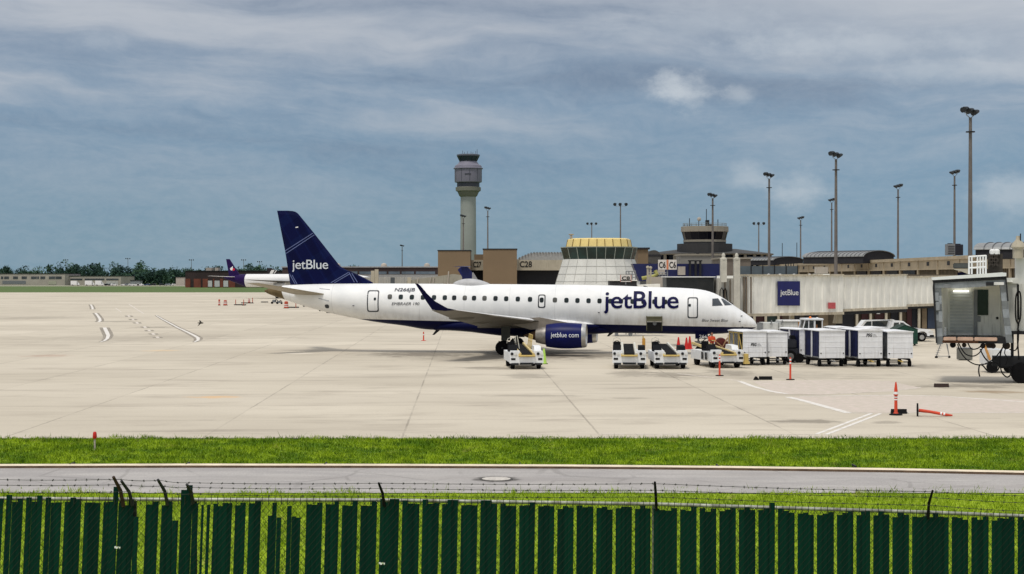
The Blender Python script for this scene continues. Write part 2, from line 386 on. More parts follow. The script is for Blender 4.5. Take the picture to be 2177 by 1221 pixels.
# grass blades (one mass)
def blades(name, regions, mat):
    import numpy as np
    rg = np.random.default_rng(5); V = []
    for (x0, x1, yf0, yf1, dens, h0, h1, wd, z0, fn) in regions:
        N = int((x1 - x0) * (yf1 - yf0) * dens)
        x = rg.uniform(x0, x1, N); y = rg.uniform(yf0, yf1, N)
        cl = .5 + .5 * np.sin(x * 1.7 + 3 * np.sin(y * .9)) * np.sin(y * 2.1 + 2 * np.sin(x * .6)) + .45 * np.sin(x * 6.3 + y * 5.1) 
        keep = np.array([fn(a, b) for a, b in zip(x, y)]) if fn else np.ones(N, bool)
        x, y, cl = x[keep], y[keep], cl[keep]; N = len(x)
        h = rg.uniform(h0, h1, N) * (.55 + .6 * np.clip(cl, 0, 1.3)); h[rg.random(N) > .985] *= 1.9
        a = rg.uniform(0, np.pi, N); lx, ly = rg.normal(0, .45, N) * h, rg.normal(0, .45, N) * h; w = rg.uniform(.6, 1.2, N) * wd
        p = np.empty((N, 3, 3)); p[:, 0] = np.stack([x - np.cos(a) * w, y - np.sin(a) * w, np.full(N, z0)], 1)
        p[:, 1] = np.stack([x + np.cos(a) * w, y + np.sin(a) * w, np.full(N, z0)], 1); p[:, 2] = np.stack([x + lx, y + ly, z0 + h], 1)
        V.append(p.reshape(-1, 3))
    V = np.concatenate(V); n = len(V); me = bpy.data.meshes.new(name); me.vertices.add(n); me.vertices.foreach_set('co', V.ravel())
    me.loops.add(n); me.loops.foreach_set('vertex_index', np.arange(n, dtype=np.int32)); me.polygons.add(n // 3)
    me.polygons.foreach_set('loop_start', np.arange(0, n, 3, dtype=np.int32)); me.update(calc_edges=True); me.materials.append(mat)
    o = bpy.data.objects.new(name, me); COL.objects.link(o); o['kind'] = 'stuff'; return o
def kerb_y(x):
    for a, b in zip(kl, kl[1:]):
        if a.x <= x <= b.x: return a.y + (b.y - a.y) * (x - a.x) / (b.x - a.x)
    return 47
edge = lambda x: 41.15 + .25 * math.sin(x * .9) + .18 * math.sin(x * 2.7 + 1) + .12 * math.sin(x * 7)
rag = lambda a: YA + .18 + .28 * math.sin(a * 1.3) * math.sin(a * .41 + 1) + .12 * math.sin(a * 5.3)
blades('grass', [(-20, 20, 44.5, 56.1, 300, .05, .14, .013, 0, lambda a, b: b > kerb_y(a) + .46 and (b < YA or b < rag(a) and rnd.random() < .8 or rnd.random() < .03)),
                 (-16, 16, 28, 42.2, 260, .06, .17, .012, 0, lambda a, b: b < edge(a) or rnd.random() < .04)], grassm)

# painted lines on the apron
def paint_mat(name, col, cover):
    m = bpy.data.materials.new(name); m.use_nodes = True; t = NT(m.node_tree); b = t.n['Principled BSDF']
    tc = t.node('ShaderNodeTexCoord').outputs['Object']
    n = t.noise(tc, 2.5, 6, .7); c = t.mix(t.mapr(n, cover - .12, cover + .12), lin(*col), lin(192, 182, 168))
    t.l.new(c, b.inputs['Base Color']); b.inputs['Roughness'].default_value = .8; return m
wl = paint_mat('worn_white_line', (224, 220, 214), .58); wf = paint_mat('faded_white_line', (222, 214, 206), .5)
pinkm = paint_mat('faded_red_paint', (204, 190, 180), .48); dkl = paint_mat('dark_edge_paint', (120, 112, 98), .55)
def line(pts, w, mat, z=.017, name='apron_marking'):
    "ribbon along pixel points, w in metres (number or list)"
    g = [G(*p) for p in pts]; ws = w if isinstance(w, list) else [w] * len(g); mb = MB(); L = []; Rr = []
    for i, p in enumerate(g):
        d = (g[min(i + 1, len(g) - 1)] - g[max(i - 1, 0)]).normalized(); s = Vector((-d.y, d.x, 0)) * ws[i] / 2
        L.append((p.x + s.x, p.y + s.y, z)); Rr.append((p.x - s.x, p.y - s.y, z))
    n = len(g); mb.add(L + Rr, [(i, i + 1, n + i + 1, n + i) for i in range(n - 1)]); return struct(mb.build(name, mat))
def area(pts, mat, z): g = [G(*p) for p in pts]; return struct(sheet('apron_marking', [(p.x, p.y) for p in g], mat, z))
area([(1600, 812), (1740, 809), (1890, 811), (1960, 826), (1890, 833), (1745, 840), (1650, 838)], pinkm, .0155)
area([(1676, 845), (1920, 841), (2240, 853), (2240, 879), (1870, 879), (1800, 877)], pinkm, .0155)
line([(1440, 795), (1570, 810)], .18, wf); line([(1572, 811), (1600, 822), (1640, 833), (1672, 838)], .28, wl); line([(1672, 838.5), (1750, 839), (1900, 832), (1960, 824)], .16, wf)
line([(1676, 845), (1720, 856), (1804, 879)], .36, wl); line([(1700, 843.5), (1900, 841), (2000, 843), (2100, 850), (2240, 860)], .2, wl)
line([(1806, 879), (1855, 879.5)], .12, wl); line([(1853, 880), (1737, 924)], .16, wl); line([(1873, 880), (1757, 925)], .16, wl)
line([(1930, 878.5), (2080, 878), (2240, 879)], .12, wl); line([(1278, 924), (1500, 926), (1737, 925)], .1, wf)
for a, b in (((1620, 817), (1900, 817)), ((1650, 824), (1930, 822)), ((1660, 831), (1900, 829))): line([a, b], .1, wf)
line([(1620, 812), (1760, 809), (1890, 811)], .12, wf)
for pts, w in (([(193, 648), (196, 653), (197, 658)], 1.0), ([(203, 666), (208, 672), (212, 678), (213, 682), (210, 685)], 1.0),
               ([(222, 697), (224, 701), (227, 707), (230, 714), (228, 720), (222, 725), (213, 728)], [1.1, 1.1, 1.1, 1, .8, .6, .4]),
               ([(332, 671), (345, 679), (360, 687), (378, 697), (397, 706), (413, 714), (421, 719), (421, 724), (413, 728)], [.5, .6, .7, .7, .8, .9, .9, .7, .4])):
    line(pts, [a * 1.0 for a in w] if isinstance(w, list) else w * 1.0, dkl, .0155); line(pts, [a * .36 for a in w] if isinstance(w, list) else w * .36, wl, .02)
for a in range(7):
    x = 272 + a * 8.8 + (8 if a > 2 else 0); y = 671 + a * 7.2 + (2 if a > 2 else 0)
    line([(x, y), (x + 3.5, y + 3.2)], .3, wf, .02); line([(x - 4, y + .5), (x - 1, y + 3)], .5, dkl, .0155); line([(x + 5, y + .5), (x + 8, y + 3)], .5, dkl, .0155)
line([(274, 647), (300, 664), (306, 667)], .25, wf); line([(245, 655), (258, 664)], .2, wf)
line([(100, 690), (300, 686)], .12, dkl); line([(303, 697), (350, 697)], .3, dkl); line([(205, 684.5), (285, 684.5)], .18, dkl)

# ------------------------------------------------------------------ perimeter fence
YF = 17.8; SF = F / YF
def rail_py(px):
    pts = [(-200, 1060), (230, 1063), (410, 1064), (812, 1065), (1393, 1073.5), (1976, 1091), (2300, 1104)]
    for (a, b), (c, d) in zip(pts, pts[1:]):
        if a <= px <= c: return b + (d - b) * (px - a) / (c - a)
    return pts[-1][1]
fence = thing('perimeter_fence', 'tall chain link fence with dark green privacy slats and barbed wire along the bottom', 'fence', (0, YF, .62))
slatm0 = M('green_slat', (.0008, .036, .023, 1), .7, var=.45, scale=14, spec=.08)
slatm = bpy.data.materials.new('green_slat_weathered'); slatm.use_nodes = True
def _sl():
    t = NT(slatm.node_tree); b = t.n['Principled BSDF']; tc = t.node('ShaderNodeTexCoord').outputs['Object']; x, y, z = t.sep(tc)
    w = t.noise(t.comb(t.m('MULTIPLY', x, 19), 0.0, t.m('MULTIPLY', z, .15)), 1.0, 2, .5); g = t.noise(t.comb(t.m('MULTIPLY', x, 60), y, t.m('MULTIPLY', z, 4)), 1.5, 4, .65)
    c = t.mix(t.mapr(w, .32, .68), (.0005, .020, .016, 1), (.0009, .032, .022, 1)); c = t.mix(t.mapr(g, .55, .8, 0, .35), c, (.02, .06, .045, 1))
    c = t.mix(t.mapr(t.noise(t.comb(t.m('MULTIPLY', x, 110), 0.0, t.m('MULTIPLY', z, 1.3)), 1.0, 3, .7), .70, .78, 0, .35), c, (.16, .22, .19, 1))
    t.l.new(c, b.inputs['Base Color']); b.inputs['Roughness'].default_value = .65; b.inputs['Specular IOR Level'].default_value = .1
_sl()
railm = M('galvanised_rail', (.34, .34, .30, 1), .5, .3, var=.4, scale=9, streak=.5, dirt=lin(70, 40, 26))
wirem = M('fence_wire', (.022, .026, .02, 1), .7); rust = M('rusty_steel', (.045, .02, .014, 1), .8, var=.5, scale=20)
BZ = -.0
def fz(py): return ZZ(py, YF) - .62
POSTS = [-352, 230, 408, 812, 1393, 1976, 2560]
def lean(px): return -.05 * max(0, 1 - max(px, 0) / 1500.0)
GAPS = [-32, 10, 52, 93.5, 134, 176, 216.5, (302, 16), 340, 381.5, 424.5, 436.5, 450, 496.5, 525.5, (562, 15), (604, 13), (645, 13), 689, 724, 763.6, 805, 852, 895, 936.7, 977, 1018.6, 1060.5, 1101,
        1141, 1182, 1223, 1265, 1306, 1347, 1386.6, 1443, 1484.5, 1526.4, 1568, 1609.4, 1651, 1693, 1734, 1776.6, 1818, 1854, 1894.7, 1936.6, 2021, 2062.7, 2105.8, 2161.4, 2203, 2245]
gl = [(g, 6.9) if not isinstance(g, tuple) else g for g in GAPS]
TOPS = {(150, 165): 14, (240, 248): 0, (268, 300): 22, (318, 328): -2, (345, 372): 6, (360, 375): 22, (388, 404): -14, (404, 416): -18, (465, 480): 4}
EXTRA = {248: -28, 397: -22, 404: -32, 1638: -12, 88: -8, 20: -9}
LOW = {(283, 312): 36, (362, 385): 40, (424, 470): 10, (553, 580): 28, (590, 614): 32, (618, 652): 34}
bays = {i: MB() for i in range(len(POSTS) - 1)}
mesh_b = {i: MB() for i in range(len(POSTS) - 1)}
def bay_of(px):
    for i in range(len(POSTS) - 1):
        if POSTS[i] <= px < POSTS[i + 1]: return i
    return len(POSTS) - 2
rs = random.Random(3)
for (a, wa), (b, wb) in zip(gl, gl[1:]):
    x0, x1 = a + wa / 2, b - wb / 2; n = max(1, round((x1 - x0) / 11)); w = (x1 - x0) / n
    for k in range(n):
        px = x0 + w * (k + .5); d = rs.uniform(4, 12)
        if rs.random() < .22: d = rs.uniform(-1, 4)
        if px < 235 or 812 < px < 1150: d = rs.choice([-4, -1, 3, 5, 6, 7])
        for (lo, hi), e in LOW.items():
            if lo < px < hi: d = e + rs.uniform(-3, 6)
        for e, h in EXTRA.items():
            if abs(px - e) < w * .55: d = h
        X = XX(px, YF); hw = w / SF / 2 * 1.05; zt = fz(rail_py(px) + d); sh = lean(px) * (zt + .0)
        yy = (k % 2) * .004 - .002; bow = rs.uniform(-.002, .002)
        m = bays[bay_of(px)]
        sec = [(-hw, 0), (-hw * .5, -.004), (hw * .5, -.004), (hw, 0)]
        vs = [(X + u, yy + q, zt) for u, q in sec] + [(X + u + sh + bow, yy + q, .02) for u, q in sec]
        m.add(vs, [(0, 1, 5, 4), (1, 2, 6, 5), (2, 3, 7, 6)])
for i, m in bays.items():
    if m.v: m.build('slat_panel', slatm, fence)
# woven wire: thin diagonal strips in front of and behind the slats
pit = 13.55 / SF; H0 = 2.4
for i in range(len(POSTS) - 1):
    mb = MB(); x0, x1 = max(XX(POSTS[i], YF), XX(-60, YF)), min(XX(POSTS[i + 1], YF), XX(2240, YF)); k = 0
    if x1 <= x0: continue
    X = x0 - 2.6
    while X < x1:
        for sgn, yy in ((1, -.008), (-1, .008)):
            xa, xb = (X, X + 2.5 * .86) if sgn > 0 else (X + 2.5 * .86, X)
            za, zb = 0, 2.5
            # clip to bay
            def at(q): return (xa + (xb - xa) * q, za + (zb - za) * q)
            q0, q1 = 0.0, 1.0
            lo, hi = sorted(((x0 - xa) / (xb - xa), (x1 - xa) / (xb - xa))); q0 = max(q0, lo); q1 = min(q1, hi)
            # clip to the rail height
            px = CX + at(min(1, max(0, q1)))[0] * SF; q1 = min(q1, (fz(rail_py(px)) - .01) / 2.5)
            if q1 - q0 > .02:
                pa, pb = at(q0), at(q1); wv = .0036
                mb.add([(pa[0] - wv / 2, yy, pa[1]), (pa[0] + wv, yy, pa[1]), (pb[0] + wv, yy, pb[1]), (pb[0] - wv / 2, yy, pb[1])], [(0, 1, 2, 3)])
        X += pit
    px = POSTS[i]
    p = max(px, -60)
    while p < min(POSTS[i + 1], 2240):      # knuckled ends above the rail
        z = fz(rail_py(p)); Xk = XX(p, YF); mb.beam((Xk, -.012, z - .05), (Xk + .004, -.012, z + .045), .006); p += 13.55
    mb.build('wire_mesh', wirem, fence)
mb = MB(); pts = [(XX(p, YF), .035, fz(rail_py(p))) for p in (-199, 230, 408, 812, 1100, 1393, 1700, 1976, 2299)]
mb.tube(pts, .021, 10).build('top_rail', railm, fence)
# posts and outriggers
arms = [(230, (247, 1011), (262, 1068), rust, .022), (272, (264, 1020), (281, 1066), dark, .02), (408, (341, 1017), (356, 1066), dark, .02), (420, (402, 1027), (410, 1062), dark, .02),
        (812, (807, 1024), (817, 1068), black, .016), (1393, (1390, 1022), (1396, 1076), black, .016), (1976, (1976.5, 1040), (1973, 1093), black, .016)]
for base, a, b, mt, r in arms:
    X0, Z0 = XX(b[0], YF), fz(b[1]); X1, Z1 = XX(a[0], YF), fz(a[1]); mb = MB()
    mb.tube([(X0, 0, Z0 - .05), (X0 + (X1 - X0) * .35, -.03, Z0 + (Z1 - Z0) * .45), (X1, -.14, Z1)], [r, r, r * .8], 8); mb.build('barbed_wire_arm', mt, fence)
for p in (255, 281, 357, 410, 812, 1393, 1976):
    MB().tube([(XX(p, YF), .08, -.05), (XX(p, YF), .08, fz(rail_py(p)) - .0)], .03, 10).build('post', railm if p > 500 else dark, fence)
def wire(pts):
    mb = MB(); q = []
    for (a, b), (c, d) in zip(pts, pts[1:]):
        for k in range(8):
            f = k / 8; q.append((a + (c - a) * f, b + (d - b) * f + 2.0 * math.sin(f * math.pi)))
    q.append(pts[-1]); v = [(XX(a, YF), -.08, fz(b)) for a, b in q]; mb.tube(v, .0028, 4)
    x = pts[0][0] + rs.uniform(5, 15)
    while x < pts[-1][0]:
        for (a, b), (c, d) in zip(q, q[1:]):
            if a <= x < c:
                y = b + (d - b) * (x - a) / (c - a); c0 = Vector((XX(x, YF), -.08, fz(y)))
                for _ in range(2):
                    dd = Vector((rs.uniform(-.5, .5) , rs.uniform(-1, 1), rs.uniform(-1, 1))).normalized() * .016; mb.tube([c0 - dd, c0 + dd], .0025, 4)
                mb.tube([c0 - Vector((.012, 0, 0)), c0 + Vector((.012, 0, 0))], .005, 4)
        x += 24 + rs.uniform(-1, 1)
    mb.build('barbed_wire', wirem, fence)
wire([(-60, 1017), (255, 1018), (345, 1020), (404, 1025), (808, 1026), (1391, 1027), (1976, 1044), (2240, 1054)])
wire([(-60, 1029), (265, 1029), (350, 1032), (406, 1035), (811, 1037), (1393, 1041), (1975, 1056), (2240, 1070)])
wire([(-60, 1045), (270, 1044), (353, 1046), (408, 1049), (814, 1053), (1394, 1055), (1975, 1073), (2240, 1088)])

# bits of litter caught in the slats
for px, py, lb in ((250, 1164, 'scrap of white paper caught in the green fence slats near the left edge'), (812, 1198, 'curled white scrap stuck low on the green fence below the middle post')):
    mb = MB(); c = Vector((XX(px, YF), YF - .025, ZZ(py, YF))); n = 7; vs = []
    for i in range(n):
        for j in range(3): vs.append((c.x + (i - 3) * .011, c.y - .012 * math.sin(i * 1.3 + j), c.z + (j - 1) * .011 + .006 * math.sin(i * 2)))
    mb.add(vs, [(i * 3 + j, i * 3 + j + 1, i * 3 + j + 4, i * 3 + j + 3) for i in range(n - 1) for j in range(2)], True); tag(mb.build('litter_scrap', whitem), lb, 'litter')
# ------------------------------------------------------------------ airliner
PSI = R(8); cP, sP = math.cos(PSI), math.sin(PSI); CY = 118.0
plane = thing('airliner', 'white twin jet airliner with a navy blue tail fin and belly parked on the apron', 'airliner', (0, CY, 0), -PSI)
def A(px, py, yl):
    "pixel -> airliner frame (x forward, y to the far side, z up) on the plane y = yl"
    k = (px - CX) / F; x = (k * (CY + yl * cP) - yl * sP) / (cP + k * sP); Y = CY - x * sP + yl * cP
    return Vector((x, yl, CAMZ - (py - HY) / F * Y))
ST = [(563, 617, 621, .08), (575, 612, 627, .30), (607, 607, 637.5, .62), (641, 605, 649, .95), (695, 603.6, 664, 1.24), (745, 603, 675, 1.40), (800, 603, 685, 1.5), (860, 603.2, 693, 1.5),
      (905, 603.5, 700.5, 1.5), (950, 603.8, 702, 1.5), (1060, 604.4, 703.5, 1.5), (1180, 605.4, 706, 1.5), (1290, 607, 708, 1.5), (1400, 611, 709.5, 1.5), (1454, 612.8, 710.5, 1.49), (1490, 616, 710.8, 1.46), (1515, 622.3, 710.5, 1.39),
      (1537, 633.5, 709.5, 1.27), (1558, 648, 707.6, 1.10), (1580, 663, 705, .88), (1594, 672.8, 702, .67), (1603, 680.5, 698.8, .42), (1607.5, 687, 695.5, .16), (1608.6, 690.5, 692, .03)]
st = []
for px, t, b, w in ST:
    a = A(px, t, 0); st.append((a.x, a.z, A(px, b, 0).z, w))
def cr(p, i, f, k):
    p0, p1, p2, p3 = p[max(i - 1, 0)], p[i], p[i + 1], p[min(i + 2, len(p) - 1)]
    d = p2[0] - p1[0]; m1 = (p2[k] - p0[k]) / max(1e-6, (p2[0] - p0[0])) * d; m2 = (p3[k] - p1[k]) / max(1e-6, (p3[0] - p1[0])) * d
    return (2 * f**3 - 3 * f**2 + 1) * p1[k] + (f**3 - 2 * f**2 + f) * m1 + (-2 * f**3 + 3 * f**2) * p2[k] + (f**3 - f**2) * m2
def sec(x):
    x = min(max(x, st[0][0]), st[-1][0])
    for i in range(len(st) - 1):
        if st[i][0] <= x <= st[i + 1][0] + 1e-9:
            f = (x - st[i][0]) / (st[i + 1][0] - st[i][0]); return tuple(cr(st, i, f, k) for k in (1, 2, 3))
def surf(x, z, off=0.0, side=-1):
    t, b, w = sec(x); zc, h = (t + b) / 2, (t - b) / 2; q = (z - zc) / h; q = max(-.999, min(.999, q))
    r = math.sqrt(1 - q * q); n = Vector((0, r / w, q / h)).normalized()
    return Vector((x, side * (w * r + off * n.y), z + off * n.z))

def fus_mat():
    m = bpy.data.materials.new('fuselage_paint'); m.use_nodes = True; t = NT(m.node_tree); b = t.n['Principled BSDF']
    tc = t.node('ShaderNodeTexCoord').outputs['Object']; x, y, z = t.sep(tc)
    a = A(1247, 689.3, -1.3); c2 = A(1544, 695.5, -1.2); sl = (c2.z - a.z) / (c2.x - a.x)
    zl = t.m('ADD', t.m('MULTIPLY', t.m('SUBTRACT', x, a.x), sl), a.z)
    n = t.noise(tc, .9, 4); s = t.noise(t.comb(t.m('MULTIPLY', x, 2.2), y, t.m('MULTIPLY', z, .5)), 1.4, 5, .65)
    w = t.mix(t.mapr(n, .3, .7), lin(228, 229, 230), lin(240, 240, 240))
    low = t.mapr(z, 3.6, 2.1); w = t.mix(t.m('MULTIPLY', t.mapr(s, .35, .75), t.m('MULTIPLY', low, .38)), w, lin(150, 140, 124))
    # faint skin panel joints
    pj = t.m('PINGPONG', t.m('DIVIDE', x, 3.35), .5); w = t.mix(t.mapr(pj, .005, .002, 0, .35), w, lin(150, 150, 150))
    nv = t.mix(t.mapr(s, .5, .75, 0, .4), (.0016, .0032, .038, 1), (.008, .009, .03, 1))
    c = t.mix(t.mapr(t.m('SUBTRACT', z, zl), .012, -.012), w, nv)
    e = t.m('ADD', x, t.m('MULTIPLY', z, .25)); x0 = A(606, 630, 0); e0 = x0.x + x0.z * .25
    c = t.mix(t.mapr(e, e0 + .02, e0 - .02), c, t.mix(t.mapr(s, .3, .7), lin(92, 78, 54), lin(120, 104, 76)))
    t.l.new(c, b.inputs['Base Color']); b.inputs['Roughness'].default_value = .42; b.inputs['Specular IOR Level'].default_value = .10
    return m
fm = fus_mat()
mb = MB(); rings = []; N = 110
xs = [st[0][0] + (st[-1][0] - st[0][0]) * i / N for i in range(N)]; xs += [st[-1][0] - d for d in (.18, .1, .05, .02, 0)]
for x in sorted(set(xs)):
    t, b, w = sec(x); w = max(w, .01); h = max((t - b) / 2, .01); zc = (t + b) / 2
    rings.append([Vector((x, w * math.sin(2 * math.pi * k / 40), zc + h * math.cos(2 * math.pi * k / 40))) for k in range(40)])
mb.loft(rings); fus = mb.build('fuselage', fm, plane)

def conform_poly(pts, off): return [surf(x, z, off) for x, z in pts]
def rrect(x0, x1, z0, z1, r, n=4):
    out = []
    for cx, cz, a0 in ((x1 - r, z1 - r, 0), (x0 + r, z1 - r, 90), (x0 + r, z0 + r, 180), (x1 - r, z0 + r, 270)):
        for k in range(n + 1):
            a = R(a0 + 90 * k / n); out.append((cx + r * math.cos(a), cz + r * math.sin(a)))
    return out
def subdiv(pts, n):
    out = []
    for i, p in enumerate(pts):
        q = pts[(i + 1) % len(pts)]; m = n if math.dist(p, q) > .3 else 1
        out += [(p[0] + (q[0] - p[0]) * k / m, p[1] + (q[1] - p[1]) * k / m) for k in range(m)]
    return out
def box_px(px0, px1, py0, py1, yl=-1.48):
    a = A(px0, py1, yl); b = A(px1, py0, yl); return a.x, b.x, a.z, b.z
def ring_decal(x0, x1, z0, z1, r, w, off, name, mat, parent):
    o = subdiv(rrect(x0, x1, z0, z1, r), 6); i = [((x0 + x1) / 2 + (x - (x0 + x1) / 2) * (1 - 2 * w / (x1 - x0)), (z0 + z1) / 2 + (z - (z0 + z1) / 2) * (1 - 2 * w / (z1 - z0))) for x, z in o]
    n = len(o); mb = MB(); mb.add(conform_poly(o, off) + conform_poly(i, off), [(k, (k + 1) % n, n + (k + 1) % n, n + k) for k in range(n)]); return mb.build(name, mat, parent)
def patch(x0, x1, z0, z1, off, mb, nz=10):
    vs = [surf(x, z0 + (z1 - z0) * j / nz, off) for j in range(nz + 1) for x in (x0, x1)]; mb.add(vs, [(2 * j, 2 * j + 1, 2 * j + 3, 2 * j + 2) for j in range(nz)], True)
outl = M('door_outline', (.035, .04, .05, 1), .5); winm = M('cabin_glass', (.010, .018, .02, 1), .2, var=.5, scale=.9, spec=.3); wfr = M('window_frame_grey', (.16, .17, .18, 1), .4)
# cabin windows
def poly_py(px):
    for (a, b), (c, d) in zip(WL, WL[1:]):
        if a <= px <= c: return b + (d - b) * (px - a) / (c - a)
WL = [(820, 631.2), (900, 632.6), (1050, 634.8), (1180, 638.3), (1274, 640.2), (1420, 642.5)]
for px in (828.3, 851.5, 875, 898.4, 922, 945, 965, 987.5, 1007.3, 1029.6, 1053, 1075.8, 1100.5, 1126.5, 1179.4, 1204, 1227.5, 1251, 1274.4, 1297.7, 1320, 1344.6, 1368, 1391, 1414):
    py = poly_py(px); x0, x1, z0, z1 = box_px(px - 4.7, px + 4.7, py - 5.3, py + 5.3)
    o = rrect(x0, x1, z0, z1, .115); w = MB(); c = (x0 + x1) / 2, (z0 + z1) / 2; n = len(o)
    i = [(c[0] + (x - c[0]) * .93, c[1] + (z - c[1]) * .93) for x, z in o]
    w.use(wfr); w.add(conform_poly(o, .014) + conform_poly(i, .014), [(k, (k + 1) % n, n + (k + 1) % n, n + k) for k in range(n)])
    w.use(M('window_shade_down', (70, 70, 66), .4) if round(px) in (828, 988, 1030, 1179) else winm); w.add([surf(*c, .008)] + conform_poly(i, .008), [(0, 1 + k, 1 + (k + 1) % n) for k in range(n)]); w.build('cabin_window', None, plane)
# doors
for nm, (a, b, c, d), wn in (('passenger_door', (780, 805, 617.5, 663.5), (797, 636)), ('passenger_door', (1461.5, 1484, 632.5, 677), (1466.5, 649.5)), ('emergency_exit', (1143.5, 1159.5, 626.5, 655), None)):
    x0, x1, z0, z1 = box_px(a, b, c, d); m = MB(); patch(x0 + .05, x1 - .05, z0 + .05, z1 - .05, .008, m); o = m.build(nm, fm, plane)
    ring_decal(x0, x1, z0, z1, .14, .085, .012, 'door_outline', outl, o)
    if wn:
        q = box_px(wn[0] - 2.5, wn[0] + 2.5, wn[1] - 3, wn[1] + 3); m = MB(); m.add(conform_poly(rrect(*q, .07), .02), [list(range(20))]); m.build('door_window', winm, o)
    else:
        q = box_px(1147, 1155.6, 633, 643.6); m = MB(); m.add(conform_poly(rrect(*q, .115), .02), [list(range(20))]); m.build('door_window', winm, o)
# open cargo hold
x0, x1, z0, z1 = box_px(1375, 1407.5, 672, 706, -1.45); m = MB(); patch(x0, x1, z0 + .02, A(0, 680, -1.45).z, .015, m); hold = m.build('cargo_opening', M('hold_dark', (.008, .009, .012, 1), .9), plane)
m = MB(); zt = A(1390, 672, -1.45).z; m.box(x0 - .02, x1 + .02, -2.05, -1.42, zt - .1, zt - .03); m.box(x0, x1, -2.0, -1.45, zt - .36, zt - .1); m.build('cargo_door', M('hold_lining', (.11, .105, .06, 1), .7), plane)
m = MB()
for q in (x0, x1): m.beam((q, -1.5, z0 + .1), (q, -1.56, zt), .05)
m.build('door_frame', M('hold_lining', (0, 0, 0)), hold)
m = MB(); q = A(1392, 688, -1.5); m.lathe([(.14, 0), (.14, .05), (0, .06)], (q.x, -1.58, q.z), 'Y', 12); m.build('net_buckle', grey, hold)
# lettering on the side
def fus_text(s, px0, px1, py0, py1, mat, **kw):
    a = A(px0, py1, -1.45); b = A(px1, py0, -1.45)
    return text_on(s, lambda u, v: surf(a.x + (b.x - a.x) * u, a.z + (b.z - a.z) * v, .03), 'lettering', mat, plane, cuts=10, **kw)
txm = M('navy_lettering', (.008, .008, .06, 1), .4)
fus_text('jetBlue', 1283, 1443, 620, 667.5, M('logo_navy', (.003, .004, .05, 1), .5, spec=.1), bold=.012, space=1.0)
fus_text('N266JB', 837, 880, 613, 622.3, M('letter_grey', (.05, .055, .08, 1), .5), bold=.02, shear=.1)
fus_text('EMBRAER 190', 833, 892, 643, 649.2, M('letter_dark', (.06, .06, .065, 1), .5), bold=.0, shear=.25)
fus_text('Blue Sweet Blue', 1492, 1547.5, 678.5, 684.3, M('letter_dark', (0, 0, 0)), bold=.0, shear=.3)
# cockpit windows (near side, and mirrored for the far side)
for side in (-1, 1):
    for poly in ([(1514.5, 635.7), (1526.6, 634.8), (1536.8, 650), (1514.2, 651)], [(1533, 635.8), (1537, 635.4), (1545, 640.5), (1556.5, 649.2), (1541, 649.8)]):
        pts = []
        for k, (a, b) in enumerate(poly):
            c, d = poly[(k + 1) % len(poly)]
            pts += [(a + (c - a) * f / 4, b + (d - b) * f / 4) for f in range(4)]
        yl = -1.0; cc = (sum(p[0] for p in poly) / len(poly), sum(p[1] for p in poly) / len(poly))
        def sp(px, py, off):
            y = -1.1
            for _ in range(8):
                q = A(px, py, y); s_ = surf(q.x, q.z, off); y = y * .4 + s_.y * .6
            return Vector((s_.x, s_.y * (1 if side < 0 else -1), s_.z))
        m = MB(); m.use(M('cockpit_glass', (.03, .04, .05, 1), .06, spec=.9)); n = len(pts)
        inn = [(cc[0] + (a - cc[0]) * .9, cc[1] + (b - cc[1]) * .9) for a, b in pts]
        m.add([sp(*cc, .016)] + [sp(a, b, .012) for a, b in inn], [(0, 1 + k, 1 + (k + 1) % n) for k in range(n)])
        m.use(outl); m.add([sp(a, b, .018) for a, b in pts] + [sp(a, b, .018) for a, b in inn], [(k, (k + 1) % n, n + (k + 1) % n, n + k) for k in range(n)])
        m.build('cockpit_window', None, plane)
# satellite radome, small aerials, probes
a = A(962, 604, 0); b = A(1043, 604, 0); m = MB(); L = b.x - a.x; rings = []
for i in range(21):
    f = i / 20; h = .42 * (math.sin(math.pi * f ** .85)) ** .8 + .001; x = a.x + L * f
    rings.append([Vector((x, .55 * math.sin(math.pi * f) ** .5 * math.cos(R(t)) if 0 < f < 1 else 0, sec(x)[0] - .12 + (h + .1) * math.sin(R(t)))) for t in range(0, 181, 12)])
m.loft(rings, closed=False, caps=False); m.build('radome', M('radome_grey', (178, 178, 180), .5, var=.12), plane)
def fin_aerial(px, pyb, h, back, below=False, name='aerial'):
    q = A(px, pyb, 0); s = -1 if below else 1; z = (sec(q.x)[1] + .05) if below else sec(q.x)[0] - .05
    m = MB(); m.prism([(q.x + .35, -.03, z), (q.x, -.03, z), (q.x - back, -.03, z + s * h), (q.x - back + .16, -.03, z + s * h)], (0, .06, 0)); m.build(name, dark, plane)
fin_aerial(928, 700, .42, .32, True); fin_aerial(1296, 708, .3, .2, True); fin_aerial(637, 606, .2, .05); fin_aerial(1370, 609, .12, .1)
for px, py in ((1575, 672), (1571, 684), (1577, 696), (753, 650), (1160 + 113, 664)):
    q = A(px, py, -.9); s_ = surf(q.x, q.z, .0); m = MB(); m.tube([s_, s_ + Vector((.12, -.06, 0))], .03, 6); m.build('probe', dark, plane)
m = MB(); q = box_px(691, 700.5, 647.5, 655.5, -1.0); m.add(conform_poly(rrect(*q, .12), .015), [list(range(20))]); m.build('vent', outl, plane)
